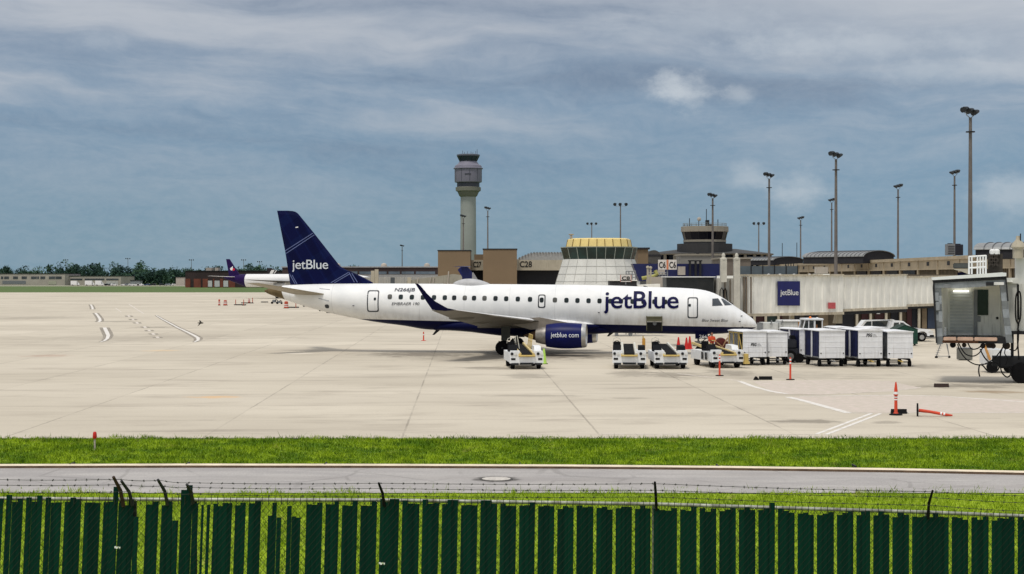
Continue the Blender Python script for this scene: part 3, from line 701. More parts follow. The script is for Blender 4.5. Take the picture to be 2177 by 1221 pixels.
# belly fairing
m = MB(); a = A(925, 700, 0); b = A(1300, 708, 0); rings = []; BF = [(925, 702), (960, 702.5), (1000, 705.5), (1040, 710.5), (1064, 713.5), (1120, 715), (1210, 714.5), (1250, 711), (1300, 708)]
for i in range(25):
    f = i / 24; e = math.sin(math.pi * f) ** .55 if 0 < f < 1 else 0; x = a.x + (b.x - a.x) * f; t, bb, w = sec(x)
    pb = F * (x * cP) / (CY - x * sP) + CX
    for (p, q), (r_, u_) in zip(BF, BF[1:]):
        if p - .5 <= pb <= r_ + .5: zb = A(pb, q + (u_ - q) * (pb - p) / (r_ - p), 0).z - .01
    zt = bb + .35 + .7 * e; zc = (zt + zb) / 2; h = (zt - zb) / 2; hw = .6 + 1.12 * e
    rings.append([Vector((x, hw * math.copysign(abs(math.sin(u)) ** .8, math.sin(u)), zc + h * math.copysign(abs(math.cos(u)) ** .8, math.cos(u)))) for u in [2 * math.pi * k / 32 for k in range(32)]])
m.loft(rings); m.build('belly_fairing', fm, plane)

for s in (-1, 1):                                                 # fairing over the wing root
    m = MB(); rings = []
    for i in range(21):
        f = i / 20; e = max(.02, math.sin(math.pi * f ** .8) ** .7 if 0 < f < 1 else .02); x = 6.6 - 9.4 * f
        rings.append([Vector((x, s * (1.22 + .55 * e * math.cos(a)), 2.02 + .12 * f + .50 * e * math.sin(a))) for a in [k * math.pi / 10 for k in range(20)]])
    m.loft(rings); m.build('wing_root_fairing', fm, plane)

# vertical fin
def fin_mat():
    m = bpy.data.materials.new('fin_paint'); m.use_nodes = True; t = NT(m.node_tree); b = t.n['Principled BSDF']
    tc = t.node('ShaderNodeTexCoord').outputs['Object']; x, y, z = t.sep(tc); col = (.0016, .0035, .042, 1)
    def proj(ax, az, per): return t.m('PINGPONG', t.m('DIVIDE', t.m('ADD', t.m('MULTIPLY', x, ax), t.m('MULTIPLY', z, az)), per), .5)
    c = t.mix(t.mapr(proj(-.58, .81, 1.9), .30, .34, 0, .55), col, (.003, .009, .06, 1))
    c = t.mix(t.mapr(proj(.85, .52, 1.6), .33, .36, 0, .5), c, (.001, .002, .024, 1))
    c = t.mix(t.mapr(proj(.85, .52, .8), .45, .47, 0, .35), c, (.005, .014, .08, 1))
    t.l.new(c, b.inputs['Base Color']); b.inputs['Roughness'].default_value = .5; b.inputs['Specular IOR Level'].default_value = .1; return m
FP = [(589.3, 448.3), (612, 448.2), (622, 449), (628, 450.4), (633.5, 454), (666, 493.7), (722.7, 566), (733, 572.5), (745, 577), (768, 587.5), (793, 601), (793, 612), (622, 612), (617, 605), (607, 538)]
m = MB(); cen = A(655, 560, 0); pts = [A(a, b, 0) for a, b in FP]
def fin_half(p):                      # half thickness of the fin at a point
    top = A(600, 449, 0).z; bot = A(640, 605, 0).z; f = (p.z - bot) / (top - bot); return .17 * (1 - f) + .07 * f
n = len(pts); ins = [p + (cen - p).normalized() * .32 for p in pts]
vs = []
for s in (-1, 1): vs += [Vector((p.x, s * .015, p.z)) for p in pts] + [Vector((p.x, s * fin_half(p), p.z)) for p in ins]
fs = []
for s in (0, 2 * n):
    fs += [(s + k, s + (k + 1) % n, s + n + (k + 1) % n, s + n + k) for k in range(n)]; fs.append([s + n + k for k in range(n)])
fs += [(k, (k + 1) % n, 2 * n + (k + 1) % n, 2 * n + k) for k in range(n)]
m.add(vs, fs); fin = m.build('vertical_fin', fin_mat(), plane)
def fin_q(px, py, off=.012):
    p = A(px, py, 0); p = A(px, py, -fin_half(p)); return Vector((p.x, -fin_half(p) - off, p.z))
sil = M('silver_stripe', (.11, .14, .30, 1), .4)
for segs in (((606.5, 533.5), (665.5, 496)), ((608.5, 539), (668.5, 499.5)), ((703.5, 601.5), (741, 579.5)), ((711, 601.5), (743.5, 582.5)), ((742.4, 579.5), (753.5, 600.5)), ((748, 581), (760, 600.5)), ((615.5, 582), (627.5, 604)), ((621, 585), (631.5, 604))):
    (a, b), (c, d) = segs; p, q = fin_q(a, b), fin_q(c, d); m = MB(); d_ = (q - p).normalized(); up = Vector((-d_.z, 0, d_.x)) * .028
    p.y = q.y = min(p.y, q.y) ; m.add([p - up, q - up, q + up, p + up], [(0, 1, 2, 3)]); m.build('stripe', sil, fin)
m = MB(); p, q = fin_q(628.5, 484), fin_q(634, 483); m.add([p + Vector((0, 0, -.04)), q + Vector((0, 0, -.04)), q + Vector((0, 0, .04)), p + Vector((0, 0, .04))], [(0, 1, 2, 3)]); m.build('flag_mark', whitem, fin)
a, b = fin_q(621, 578.5), fin_q(698, 552.5); yy = min(a.y, b.y) - .02
flogo = M('logo_white', (.62, .66, .72, 1), .4)
text_on('jetBlue', lambda u, v: Vector((a.x + (b.x - a.x) * u, yy, a.z + (b.z - a.z) * v)), 'lettering', flogo, fin, bold=.004, space=.95)

# lifting surfaces
def foil(le, te, z, th, y, dte=0.0):
    c = le - te; out = []
    prof = [0, .012, .05, .13, .28, .45, .65, .85, 1]; T = lambda q: th * (2.6 * math.sqrt(q) - 1.1 * q - 2.6 * q * q + 1.1 * q**3 + .0) * .62 if q < 1 else .008
    up = [(le - q * c, z + dte * q + max(.004, T(q))) for q in prof]; lo = [(le - q * c, z + dte * q - max(.004, T(q)) * .8) for q in prof]
    return [Vector((x, y, zz)) for x, zz in up + lo[::-1]]
wingm = M('wing_grey', (100, 96, 88), .5, var=.12, scale=.8, streak=.25, dirt=lin(100, 92, 80)); lem = M('bright_leading_edge', (225, 225, 225), .35, .2)
for s in (-1, 1):
    m = MB(); m.use(wingm)
    secs = [(4.9, -2.4, 2.1, .42, 1.0), (4.3, -2.3, 2.2, .40, 1.7), (2.25, -1.8, 2.56, .24, 4.9), (.25, -2.6, 3.0, .15, 9.5), (-1.75, -3.35, 3.46, .08, 14.0)]
    m.loft([foil(a, b, c, d, s * y, e) for (a, b, c, d, y), e in zip(secs, (-.25, -.3, -.42, -.3, -.03))]); w = m.build('wing', None, plane)
    m = MB(); ring = []                                           # bright slat along the leading edge
    for a, b, c, d, y in secs[2:]:
        ring.append([Vector((a + dx, s * (y + .02), c + dz)) for dx, dz in ((-.32, d * .62), (-.12, d * .42), (.03, 0), (-.12, -d * .3))])
    m.loft(ring, closed=False, caps=False); m.build('leading_edge', lem, w)
    for y, L in ((3.6, 2.6), (6.9, 2.3), (10.0, 1.9)):
        zz = 2.2 + (y - 1.5) * .1 - .22; te = -1.3 - max(0, y - 4.9) * .22; m = MB()
        m.lathe([(.01, -L * .5 + .1), (.09, -L * .38), (.16, -L * .1), (.16, L * .2), (.08, L * .42), (.01, L * .5)], (te + .3, s * y, zz), 'X', 12); m.build('flap_fairing', wingm, w)
    wp = [(885, 603), (890.5, 603.2), (896, 608), (909, 625), (925, 641), (950, 655.5), (968, 659.3), (946, 661.5), (918, 659.2), (907, 642), (896, 622)]
    m = MB(); dz = 0 if s < 0 else -.45
    pts = [A(a, b, -14.2) for a, b in wp]; top = max(p.z for p in pts); low = min(p.z for p in pts); ya = lambda p: 14.0 + .55 * (p.z - low) / (top - low)
    V = lambda p, o: Vector((p.x, s * (ya(p) + o), p.z + dz * (p.z - low) / (top - low)))
    n = len(pts); m.add([V(p, .04) for p in pts] + [V(p, -.04) for p in pts], [list(range(n)), [n + i for i in range(n)]] + [(i, (i + 1) % n, n + (i + 1) % n, n + i) for i in range(n)])
    m.build('winglet', M('winglet_navy', (.0014, .002, .03, 1), .5, spec=.08), w)
    # tailplane
    r1 = (A(699, 620, -1.0).x, A(626, 625, -.9).x, 4.32); tipx = A(526, 602.5, -6.0); tl = A(553, 603, -6.0).x
    m = MB(); m.loft([foil(r1[0], r1[1], r1[2], .17, s * .7), foil(r1[0] - .25, r1[1], r1[2] + .02, .16, s * 1.1), foil(tl, tipx.x, tipx.z, .05, s * 6.05)])
    m.build('tailplane', M('tail_grey', (150, 141, 122), .5, var=.1, scale=1, streak=.2), plane)
    m = MB(); q0, q1, q2, q3 = box_px(678, 701, 611.5, 640, -1.1)
    m.add([surf(x, z, .02, s) for x, z in ((q1, A(0, 615, -1.1).z), (q1, A(0, 639, -1.1).z), (q0, A(0, 634, -1.1).z), (q0, A(0, 613, -1.1).z))], [(0, 1, 2, 3)]); m.build('tail_fairing', M('fairing_grey', (150, 154, 160), .5), plane)

# engines
nacm = M('nacelle_blue', (.003, .007, .085, 1), .4, var=.2, scale=1.5, spec=.15); exm = M('exhaust_metal', (.30, .28, .26, 1), .45, .6, var=.3); burnt = M('burnt_metal', (.13, .075, .045, 1), .55, .5, var=.3)
lip = A(1247, 714, -4.3); zc = 1.46; xl = lip.x
for s in (-1, 1):
    e = bpy.data.objects.new('engine', None)
    m = MB(); c = (xl, s * 4.3, zc)
    m.lathe([(.86, -.3), (.90, -.8), (.925, -1.3), (.92, -1.8), (.88, -2.3), (.80, -2.85), (.78, -2.86), (.6, -2.7)], c, 'X', 40); nac = m.build('nacelle', nacm, plane)
    m = MB(); m.lathe([(.66, -.9), (.66, -.35), (.68, -.1), (.74, -.01), (.79, .0), (.83, -.08), (.862, -.3)], c, 'X', 40); m.build('inlet_lip', steel, nac)
    m = MB(); m.lathe([(.05, -.55), (.18, -.75), (.25, -.9), (.655, -.9)], c, 'X', 32); m.build('fan', dark, nac)
    m = MB(); m.lathe([(.66, -2.5), (.66, -2.86), (.60, -3.2), (.50, -3.6), (.46, -3.6), (.44, -3.0)], c, 'X', 32); m.build('exhaust_nozzle', exm, nac)
    m = MB(); m.lathe([(.42, -3.2), (.36, -3.6), (.2, -4.1), (.03, -4.5)], c, 'X', 24); m.build('exhaust_cone', burnt, nac)
    m = MB(); y = s * 4.3 - .12
    m.prism([(xl - .9, y, zc + .84), (xl - 2.0, y, zc + 1.05), (xl - 3.4, y, zc + 1.3), (xl - 5.2, y, zc + 1.15), (xl - 5.6, y, zc + .85), (xl - 4.0, y, zc + .42), (xl - 2.8, y, zc + .5)], (0, .24, 0)); m.build('pylon', M('pylon_grey', (128, 120, 110), .5), plane)
    if s < 0:
        a = A(1171, 720.5, -5.2); b = A(1230.5, 707.5, -5.2)
        def nt(u, v):
            x = a.x + (b.x - a.x) * u; z = a.z + (b.z - a.z) * v; d = xl - x; r = .86 + .065 * math.sin(math.pi * min(1, d / 2.9)) + .012; h = z - zc
            return Vector((x, -4.3 - math.sqrt(r * r - h * h) - .03, z))
        text_on('jetblue com', nt, 'lettering', M('logo_bright', (.8, .82, .85, 1), .4), nac, cuts=5, bold=.0)

# landing gear
tyre = M('tyre_rubber', (.008, .008, .009, 1), .85, spec=.1); hub = M('wheel_hub', (.38, .38, .37, 1), .45, .5)
def wheel(x, y, z, r, w, parent):
    m = MB(); m.lathe([(r * .55, -w * .5), (r * .85, -w * .5), (r * .97, -w * .36), (r, -w * .15), (r, w * .15), (r * .97, w * .36), (r * .85, w * .5), (r * .55, w * .5)], (x, y, z), 'Y', 28); t = m.build('tyre', tyre, parent)
    m = MB(); m.lathe([(.0, -w * .42), (r * .3, -w * .44), (r * .56, -w * .3), (r * .56, w * .3), (r * .3, w * .44), (0, w * .42)], (x, y, z), 'Y', 20); m.build('hub', hub, t)
for s in (-1, 1):
    x = -.22 if s < 0 else -.05
    m = MB(); m.tube([(x + .1, s * 2.75, 2.3), (x, s * 2.97, .55)], .11, 12); m.tube([(x + .1, s * 2.5, 1.75), (x + .02, s * 2.97, .85)], .05, 8); m.tube([(x, s * 2.97 - .55, .52), (x, s * 2.97 + .55, .52)], .07, 8)
    m.tube([(x - .35, s * 2.9, 1.0), (x, s * 2.97, .7)], .035, 6); g = m.build('main_landing_gear', M('gear_dark', (.05, .05, .052, 1), .6), plane)
    for k in (-.36, .36): wheel(x, s * 2.97 + k, .52, .52, .36, g)
    m = MB(); m.box(x - .1, x + .55, s * 3.3 - .03, s * 3.3 + .03, 1.05, 2.1); m.build('gear_door', M('gear_grey', (62, 64, 60), .6), g)
ng = A(1487, 742, 0); x = ng.x
m = MB(); m.tube([(x - .15, 0, 1.6), (x, 0, .45)], .075, 10); m.tube([(x, -.3, .32), (x, .3, .32)], .05, 8); m.tube([(x + .9, 0, 1.5), (x, 0, .75)], .04, 8); m.box(x - .35, x + .3, -.16, .16, .75, .95); g = m.build('nose_landing_gear', grey, plane)
for k in (-.2, .2): wheel(x, k, .31, .31, .2, g)
a = A(1478, 720.5, -.55); b = A(1504.5, 710, -.55); m = MB(); m.box(a.x, b.x, -.58, -.54, a.z, b.z + .2); nd = m.build('nose_gear_door', navy, g)
a2, b2 = A(1486.5, 719.3, -.58), A(1503.5, 712, -.58)
text_on('266', lambda u, v: Vector((a2.x + (b2.x - a2.x) * u, -.60, a2.z + (b2.z - a2.z) * v)), 'lettering', whitem, nd, bold=.01)
m = MB(); m.box(a.x, b.x, .54, .58, a.z, b.z + .2); m.build('nose_gear_door', navy, g)
# ------------------------------------------------------------------ far background: woods, sheds, vans
def woods():
    import numpy as np
    rg = np.random.default_rng(11); V = []; 
    def tree(x, y, h, w, n):
        nonlocal V
        k = rg.integers(4, 8); cs = [(x + rg.uniform(-.36, .36) * w, y + rg.uniform(-.3, .3) * w, h * rg.uniform(.45, .85), w * rg.uniform(.2, .34)) for _ in range(k)]
        for cx, cy, cz, r in cs:
            m = n // k; d = rg.normal(0, 1, (m, 3)); d /= np.linalg.norm(d, axis=1)[:, None]; p = d * (r * rg.uniform(.55, 1.08, (m, 1))) * np.array([1, 1, .85]) + np.array([cx, cy, cz])
            for q in p:
                if q[2] < .5: q[2] = rg.uniform(.5, 3)
                a = rg.normal(0, 1, (3, 3)) * rg.uniform(.4, .8); V.append(q + a)
        m = n // 4; q = np.stack([x + rg.uniform(-.5, .5, m) * w, y + rg.uniform(-.3, .3, m) * w, rg.uniform(.3, h * .6, m)], 1)
        for c in q: V.append(c + rg.normal(0, 1, (3, 3)) * 1.0)
    for y0, hh in ((1180, 1.0), (1240, 1.0), (1310, 1.12)):
        px = -70
        while px < 640:
            h = hh * (13 + 3.5 * math.sin(px * .021 + y0) + rg.uniform(-3, 2.5))
            if 255 < px < 268: h *= .55
            if px > 400: h *= .85 
            w = rg.uniform(8, 15); tree(XX(px, y0), y0 + rg.uniform(-15, 15), h, w, 300); px += w * .62 / y0 * F
    for px in (738, 744, 750, 758): tree(XX(px, 1200), 1200, 15 + 2 * rg.random(), 8, 90)
    V = np.concatenate(V); n = len(V); me = bpy.data.meshes.new('distant_woods'); me.vertices.add(n); me.vertices.foreach_set('co', V.ravel())
    me.loops.add(n); me.loops.foreach_set('vertex_index', np.arange(n, dtype=np.int32)); me.polygons.add(n // 3); me.polygons.foreach_set('loop_start', np.arange(0, n, 3, dtype=np.int32)); me.update(calc_edges=True)
    m = bpy.data.materials.new('far_leaves'); m.use_nodes = True; t = NT(m.node_tree); b = t.n['Principled BSDF']; tc = t.node('ShaderNodeTexCoord').outputs['Object']
    c = t.mix(t.mapr(t.noise(tc, .05, 5, .65), .38, .64), lin(44, 66, 62), lin(74, 100, 76)); t.l.new(c, b.inputs['Base Color']); b.inputs['Roughness'].default_value = .9; b.inputs['Specular IOR Level'].default_value = .1
    me.materials.append(m); o = bpy.data.objects.new('distant_woods', me); COL.objects.link(o); o['kind'] = 'stuff'
woods()

shedw = M('shed_wall', (172, 164, 154), .85, var=.1, scale=.15, streak=.2); brown = M('dark_brown_cladding', (52, 40, 40), .8, var=.2, scale=.2); brick = M('red_brick', (112, 62, 48), .85, var=.2, scale=.3)
winf = M('far_window', (70, 74, 78), .3, var=.3, scale=.1); roofd = M('roof_dark', (46, 46, 50), .8, spec=.2)
def block(name, label, px0, px1, pyt, Y, dep, mat, group=None, roofm=None, cat='building'):
    x0, x1, z = XX(px0, Y), XX(px1, Y), ZZ(pyt, Y); b = thing(name, label, cat, ((x0 + x1) / 2, Y, 0), 0, group); w = x1 - x0
    MB().box(-w / 2, w / 2, 0, dep, -.1, z).build('wall', mat, b)
    MB().box(-w / 2 - .3, w / 2 + .3, -.3, dep + .3, z, z + .35).build('roof', roofm or roofd, b); return b, w, z
def wins(b, w, Y, pxs, py0, py1, cx, mat=winf, name='window', dz=-.06):
    for a, c in pxs: MB().box(XX(a, Y) - b.location.x, XX(c, Y) - b.location.x, -.12, -.02, ZZ(py1, Y), ZZ(py0, Y)).build(name, mat, b)
b, w, z = block('cargo_building', 'long pale grey two storey cargo building at the far left edge', -120, 138, 582.5, 1110, 40, shedw)
wins(b, w, 1110, [(-90, -60), (-50, -30), (2, 7), (9, 19), (28, 38), (46, 57), (66, 78), (79, 83), (86, 96), (104, 117), (118, 131)], 588, 593.5, 0)
wins(b, w, 1110, [(5, 55)], 597, 604, 0, M('grey_door', (118, 120, 124), .6), 'loading_door'); wins(b, w, 1110, [(103, 120)], 597.5, 605, 0, M('pale_door', (170, 168, 150), .6), 'loading_door')
b, w, z = block('cargo_building', 'lower pale grey cargo building with white trucks in front', 139, 257, 587.5, 1120, 40, shedw)
wins(b, w, 1120, [(150, 175), (180, 222), (226, 252)], 592.5, 596, 0); wins(b, w, 1120, [(226, 251)], 598, 604.5, 0, M('pale_door2', (182, 180, 176), .6), 'loading_door')
b, w, z = block('brick_hangar', 'dark brown hangar with red brick base and white doors left of the purple tail', 394, 628, 577, 880, 60, brown)
for i, (a, c) in enumerate(((394, 405), (412, 427), (431, 442), (453, 456), (468, 474), (486, 500))): MB().box(XX(a, 880) - b.location.x, XX(c, 880) - b.location.x, -.3, -.03, 0, ZZ(593, 880)).build('brick_pier', brick, b)
wins(b, w, 880, [(442, 451), (456, 467), (475, 485)], 597, 610, 0, M('white_door', (190, 190, 190), .5), 'loading_door')
for a, c in ((434, 446), (453, 460)):
    MB().box(XX(a, 880) - b.location.x, XX(c, 880) - b.location.x, 5, 12, z + .3, z + 2.0).build('roof_unit', shedw, b)
b, w, z = block('terminal_concourse', 'long low dark brown concourse behind the blue tail fin', 600, 945, 569, 520, 40, brown, roofm=M('pale_roof_edge', (150, 150, 152), .7))
wins(b, w, 520, [(742, 760), (764, 790), (795, 822), (826, 850), (854, 880), (884, 925)], 577.5, 583, 0, M('blue_grey_window', (92, 104, 116), .3, var=.3, scale=.2)); wins(b, w, 520, [(736, 932)], 584, 590, 0, M('grey_fascia', (140, 140, 140), .7), 'fascia')
for a in (700, 712, 812, 905): MB().lathe([(1.1, 0), (.9, .9), (.3, 1.3), (0, 1.35)], (XX(a, 520) - b.location.x, 8, z + .2), n=12).build('roof_vent', shedw, b)

# vans and trucks far off by the cargo buildings
def simple_van(label, L=6, H=2.6, box=True, col=None, loc=(0, 0, 0), rz=0, group=None, name='parked_van'):
    col = col or whitem; t = thing(name, label, 'van', loc, rz, group)
    m = MB(); m.bbox(-L / 2, L / 2 - 1.6, -1.1, 1.1, .5, H, .08); m.build('body', col, t)
    m = MB(); m.prism([(L / 2 - 1.55, -1.0, .45), (L / 2, -1.0, .45), (L / 2, -1.0, 1.2), (L / 2 - .5, -1.0, 1.35), (L / 2 - .9, -1.0, 2.1), (L / 2 - 1.55, -1.0, 2.1)], (0, 2.0, 0)); cab = m.build('cab', col, t)
    m = MB(); m.prism([(L / 2 - 1.4, -1.02, 1.35), (L / 2 - .62, -1.02, 1.38), (L / 2 - .95, -1.02, 2.0), (L / 2 - 1.4, -1.02, 2.0)], (0, 2.04, 0)); m.build('cab_window', glass, cab)
    for x in (-L / 2 + 1.1, L / 2 - .95):
        for s in (-1, 1): m = MB(); m.lathe([(0, -.13), (.4, -.13), (.42, 0), (.4, .13), (0, .13)], (x, s * 1.0, .42), 'Y', 14); m.build('wheel', black, t)
    return t
gv = 'white trucks parked by the far cargo building'
v0 = None
for px, L, H, lb in ((160, 5.6, 3.3, 'white box truck furthest left below the lower cargo building'), (191, 6.2, 3.4, 'white box truck second from left below the lower cargo building'),
                     (212, 5.6, 3.4, 'white box truck third from left below the lower cargo building')):
    simple_van(lb, L, H, loc=(XX(px, 1070), 1070, .02), group=gv)
gc = 'cars parked in front of the far woods'
carcols = [whitem, M('car_silver', (150, 155, 160), .3, .4), M('car_black', (22, 24, 28), .3), M('car_blue', (60, 80, 110), .3), whitem, M('car_black', (0, 0, 0))]
def small_car(label, loc, rz, col, group=None, cat='car', name='parked_car'):
    t = thing(name, label, cat, loc, rz, group)
    m = MB(); m.prism([(-2.2, -.85, .35), (2.2, -.85, .35), (2.25, -.85, .75), (1.2, -.85, .95), (-2.1, -.85, 1.0), (-2.25, -.85, .7)], (0, 1.7, 0)); m.prism([(-1.9, -.75, .98), (1.1, -.75, .95), (.4, -.7, 1.5), (-1.4, -.7, 1.52)], (0, 1.45, 0)); b = m.build('body', col, t)
    m = MB(); m.prism([(-1.7, -.78, 1.02), (.85, -.78, 1.0), (.35, -.74, 1.42), (-1.3, -.74, 1.44)], (0, 1.54, 0)); m.build('windows', glass, b)
    for x in (-1.35, 1.35):
        for s in (-1, 1): m = MB(); m.lathe([(0, -.1), (.32, -.1), (.33, .1), (0, .1)], (x, s * .8, .33), 'Y', 14); m.build('wheel', black, t)
    return t
nth = ['first', 'second', 'third', 'fourth', 'fifth', 'sixth', 'seventh', 'eighth', 'ninth', 'tenth', 'eleventh', 'twelfth', 'thirteenth', 'fourteenth']
cn = ['white', 'silver', 'black', 'blue']
for i, px in enumerate((222, 229, 236, 243, 264, 272, 280, 289, 299, 313, 325, 345, 358, 372, 402, 409, 416)):
    c = (0, 1, 0, 0, 0, 1, 0, 0, 0, 3, 2, 2, 1, 0, 1, 0, 0)[i]
    small_car('%s parked car, %s' % (cn[c], (nth[i] + ' from the left in the row before the far woods') if i < 14 else ('left', 'middle', 'right')[i - 14] + ' one of three beside the brick hangar'), (XX(px, 1065), 1065, .02), R(rnd.choice([0, 0, 20, 180])), carcols[c], gc)
b, w, z = block('site_hut', 'small pale grey hut in front of the far woods', 374, 392, 590, 1060, 8, shedw)
b, w, z = block('site_hut', 'low open shelter beside the row of parked white cars', 277, 297, 597, 1080, 8, M('shelter_grey', (130, 134, 136), .7))

# ------------------------------------------------------------------ light masts
mast_m = M('mast_concrete', (106, 101, 98), .8, var=.15, scale=.6); headm = M('floodlight_dark', (.018, .024, .03, 1), .6)
def mast(px, pyt, label, ztop=25.0, width=5, kind='cluster', flip=1, Y=None):
    Y = Y or (ztop - CAMZ) * F / (HY - pyt); X = XX(px, Y); t = thing('light_mast', label, 'light mast', (X, Y, 0), 0, 'apron floodlight masts')
    r = width / F * Y / 2; m = MB(); zt = ztop - (1.1 if kind == 'cluster' else .9)
    m.tube([(0, 0, -.2), (0, 0, zt * .6), (0, 0, zt)], [r * 1.15, r * .95, r * .72], 10); m.build('pole', mast_m, t)
    if kind == 'cluster':
        m = MB(); m.lathe([(r * 2.2, 0), (r * 2.2, .12), (r * .7, .14)], (0, 0, zt - 1.7), n=12); m.build('ring_platform', dark, t)
        s = width / F * Y / .48
        m = MB(); m.tube([(0, 0, zt - .1), (-.45 * s, 0, zt + .3), (-.5 * s, 0, zt + .7)], .05, 6); m.tube([(0, 0, zt - .1), (.45 * s, 0, zt + .3), (.5 * s, 0, zt + .7)], .05, 6); m.tube([(-.7 * s, 0, zt + .55), (.7 * s, 0, zt + .55)], .05, 6); m.build('bracket', grey, t)
        for dx in (-.62, 0, .62):
            for dy in (-.35, .35):
                c = Vector((dx * s * .95, dy * s, zt + .8 - flip * dx * .28 * s)); d = Vector((flip * -.75, -.5, -.28)).normalized(); m = MB(); up = Vector((0, 0, 1)); rr = d.cross(up).normalized()
                rings = []
                for q, rad in ((-.42, .10), (-.25, .2), (.2, .3), (.36, .33)):
                    rings.append([c + d * q * s + (rr * math.cos(a) + rr.cross(d) * math.sin(a)) * rad * s for a in [k * math.pi / 4 for k in range(8)]])
                m.loft(rings); m.build('floodlight', headm, t)
    else:
        s = width / F * Y / .38
        m = MB(); m.tube([(-1.3 * s, 0, zt), (1.3 * s, 0, zt)], .05 * s, 6); m.build('crossarm', grey, t)
        for dx in (-1.25, 0, 1.25):
            c = Vector((dx * s, 0, zt + .45 * s)); m = MB(); m.tube([(dx * s, 0, zt), (dx * s, 0, zt + .2 * s)], .05 * s, 6); d = Vector((-.45 if dx < .1 else .45, -.8, -.3)).normalized(); rings = []; rr = d.cross(Vector((0, 0, 1))).normalized()
            for q, rad in ((-.35, .12), (-.2, .28), (.2, .38), (.32, .4)):
                rings.append([c + d * q * s + (rr * math.cos(a) + rr.cross(d) * math.sin(a)) * rad * s for a in [k * math.pi / 4 for k in range(8)]])
            m.loft(rings); m.build('floodlight', headm, t)
    return t
mast(2062.5, 230, 'tallest floodlight mast at the far right edge of the photo', width=9)
mast(1777, 324, 'tall floodlight mast above the blue square sign on the jet bridge', width=7, flip=1)
mast(1635, 368, 'tall mast just right of the old round tower, single cluster on top', width=5.5)
mast(2029, 362, 'mast above the rooftop grey box, left of the tallest mast', width=5, flip=-1)
mast(1909, 392, 'mast standing alone above the right part of the pier roof', width=4.5, flip=-1)
mast(1768, 422, 'thin mast close to the left of a taller dark mast', width=3.6, flip=-1)
mast(1515, 412, 'dark mast in front of the old round control tower', width=5)
mast(1702, 461, 'short mast between two tall ones above the vaulted roof', width=3.4, flip=-1)
mast(1613, 473, 'small three headed mast right of the old tower', width=3, kind='tee')
mast(1319, 431, 'three headed mast rising behind the yellow roofed cab', width=3.4, kind='tee')
mast(1258, 473, 'faint three headed mast behind the left side of the yellow roof', width=2.6, kind='tee')
mast(1037, 440, 'dark mast on the right of the tall control tower', width=3.4, flip=1)
mast(985, 457, 'dark mast in front of the tall control tower shaft', width=3.2, flip=1)
mast(855, 521, 'tiny distant mast between the blue tail and the brown blocks', ztop=22, width=2.2)
for px, pt, lb in ((140, 552, 'first'), (272, 549, 'second'), (407, 552, 'third'), (518, 552, 'fourth'), (552, 556, 'fifth')):
    mast(px, pt, 'pale hairline mast above the far woods, %s from the left' % lb, ztop=22, width=1.2, kind='tee')
for px, pt, Y, lb in ((1663, 517, 420, 'left'), (1694, 516, 420, 'right')):
    t = thing('aerial_rod', 'thin aerial rod on the roof right of the old tower, %s one of two' % lb, 'aerial', (XX(px, Y), Y, 8)); MB().tube([(0, 0, 0), (0, 0, ZZ(pt, Y) - 8)], .09, 6).build('rod', dark, t); MB().lathe([(.3, 0), (.3, .2), (.1, .3)], n=8).build('base', dark, t)

# ------------------------------------------------------------------ tall control tower
Y = 1200; sc_ = Y / F; t = thing('control_tower', 'tall slender concrete control tower with a grey drum and flared glass cab', 'control tower', (XX(995.5, Y), Y, 0))
tcon = M('tower_concrete', (150, 154, 150), .85, var=.08, scale=.05, streak=.15); tgrey = M('tower_grey', (120, 118, 132), .6, var=.06, scale=.1); tdk = M('tower_dark', (62, 64, 74), .5)
z = lambda py: ZZ(py, Y); r = lambda px: px * sc_
MB().lathe([(r(17.5), -1), (r(17), z(560)), (r(16.3), z(418))], n=28).build('shaft', tcon, t)
MB().lathe([(r(16.5), z(419)), (r(19), z(417)), (r(23), z(408)), (r(26.5), z(406.5)), (r(27), z(399)), (r(24), z(398))], n=28).build('collar', M('tower_collar', (118, 118, 108), .8), t)
MB().lathe([(r(24), z(398.5)), (r(24), z(388))], n=28).build('equipment_floor', tdk, t)
MB().lathe([(r(24), z(389)), (r(28.5), z(388)), (r(29), z(386)), (r(29), z(360)), (r(31.5), z(359.5)), (r(31.5), z(358)), (r(29), z(357)), (r(28), z(353)), (r(22), z(349)), (r(18), z(343.5))], n=28).build('drum', tgrey, t)
for k in range(10):
    a = R(k * 36 + 8); MB().box(r(28.9) * math.sin(a) - .15, r(28.9) * math.sin(a) + .15, -r(29) * abs(math.cos(a)) - .08, -r(29) * abs(math.cos(a)) + .1, z(386), z(360)).build('drum_rib', tdk, t) if math.cos(a) > 0 else None
MB().box(-2.3, 2.2, -r(29.4), -r(28.5), z(373), z(370.5)).build('louvre', tdk, t)
MB().lathe([(r(18), z(344)), (r(19), z(341)), (r(23.2), z(333))], n=14).build('glass_cab', M('cab_glass_far', (40, 52, 64), .2), t)
MB().lathe([(r(23.4), z(333.2)), (r(24.6), z(332)), (r(24.6), z(329.5)), (r(21), z(328.6)), (0, z(328.6))], n=28).build('cab_roof', M('cab_roof_grey', (92, 96, 108), .6), t)
for k in range(12):
    a = k * math.pi / 6; MB().beam((r(17.9) * math.sin(a), -r(17.9) * math.cos(a), z(344)), (r(23.4) * math.sin(a), -r(23.4) * math.cos(a), z(333)), .35).build('mullion', tdk, t)
m = MB()
for dx, h in ((-12, 3), (-8, 2), (-2, 2.4), (6, 2.2), (10, 1.8), (16, 2.6), (19, 4)): m.tube([(r(dx), 0, z(329)), (r(dx), 0, z(329) + h)], .16, 5)
m.build('roof_aerials', tdk, t)

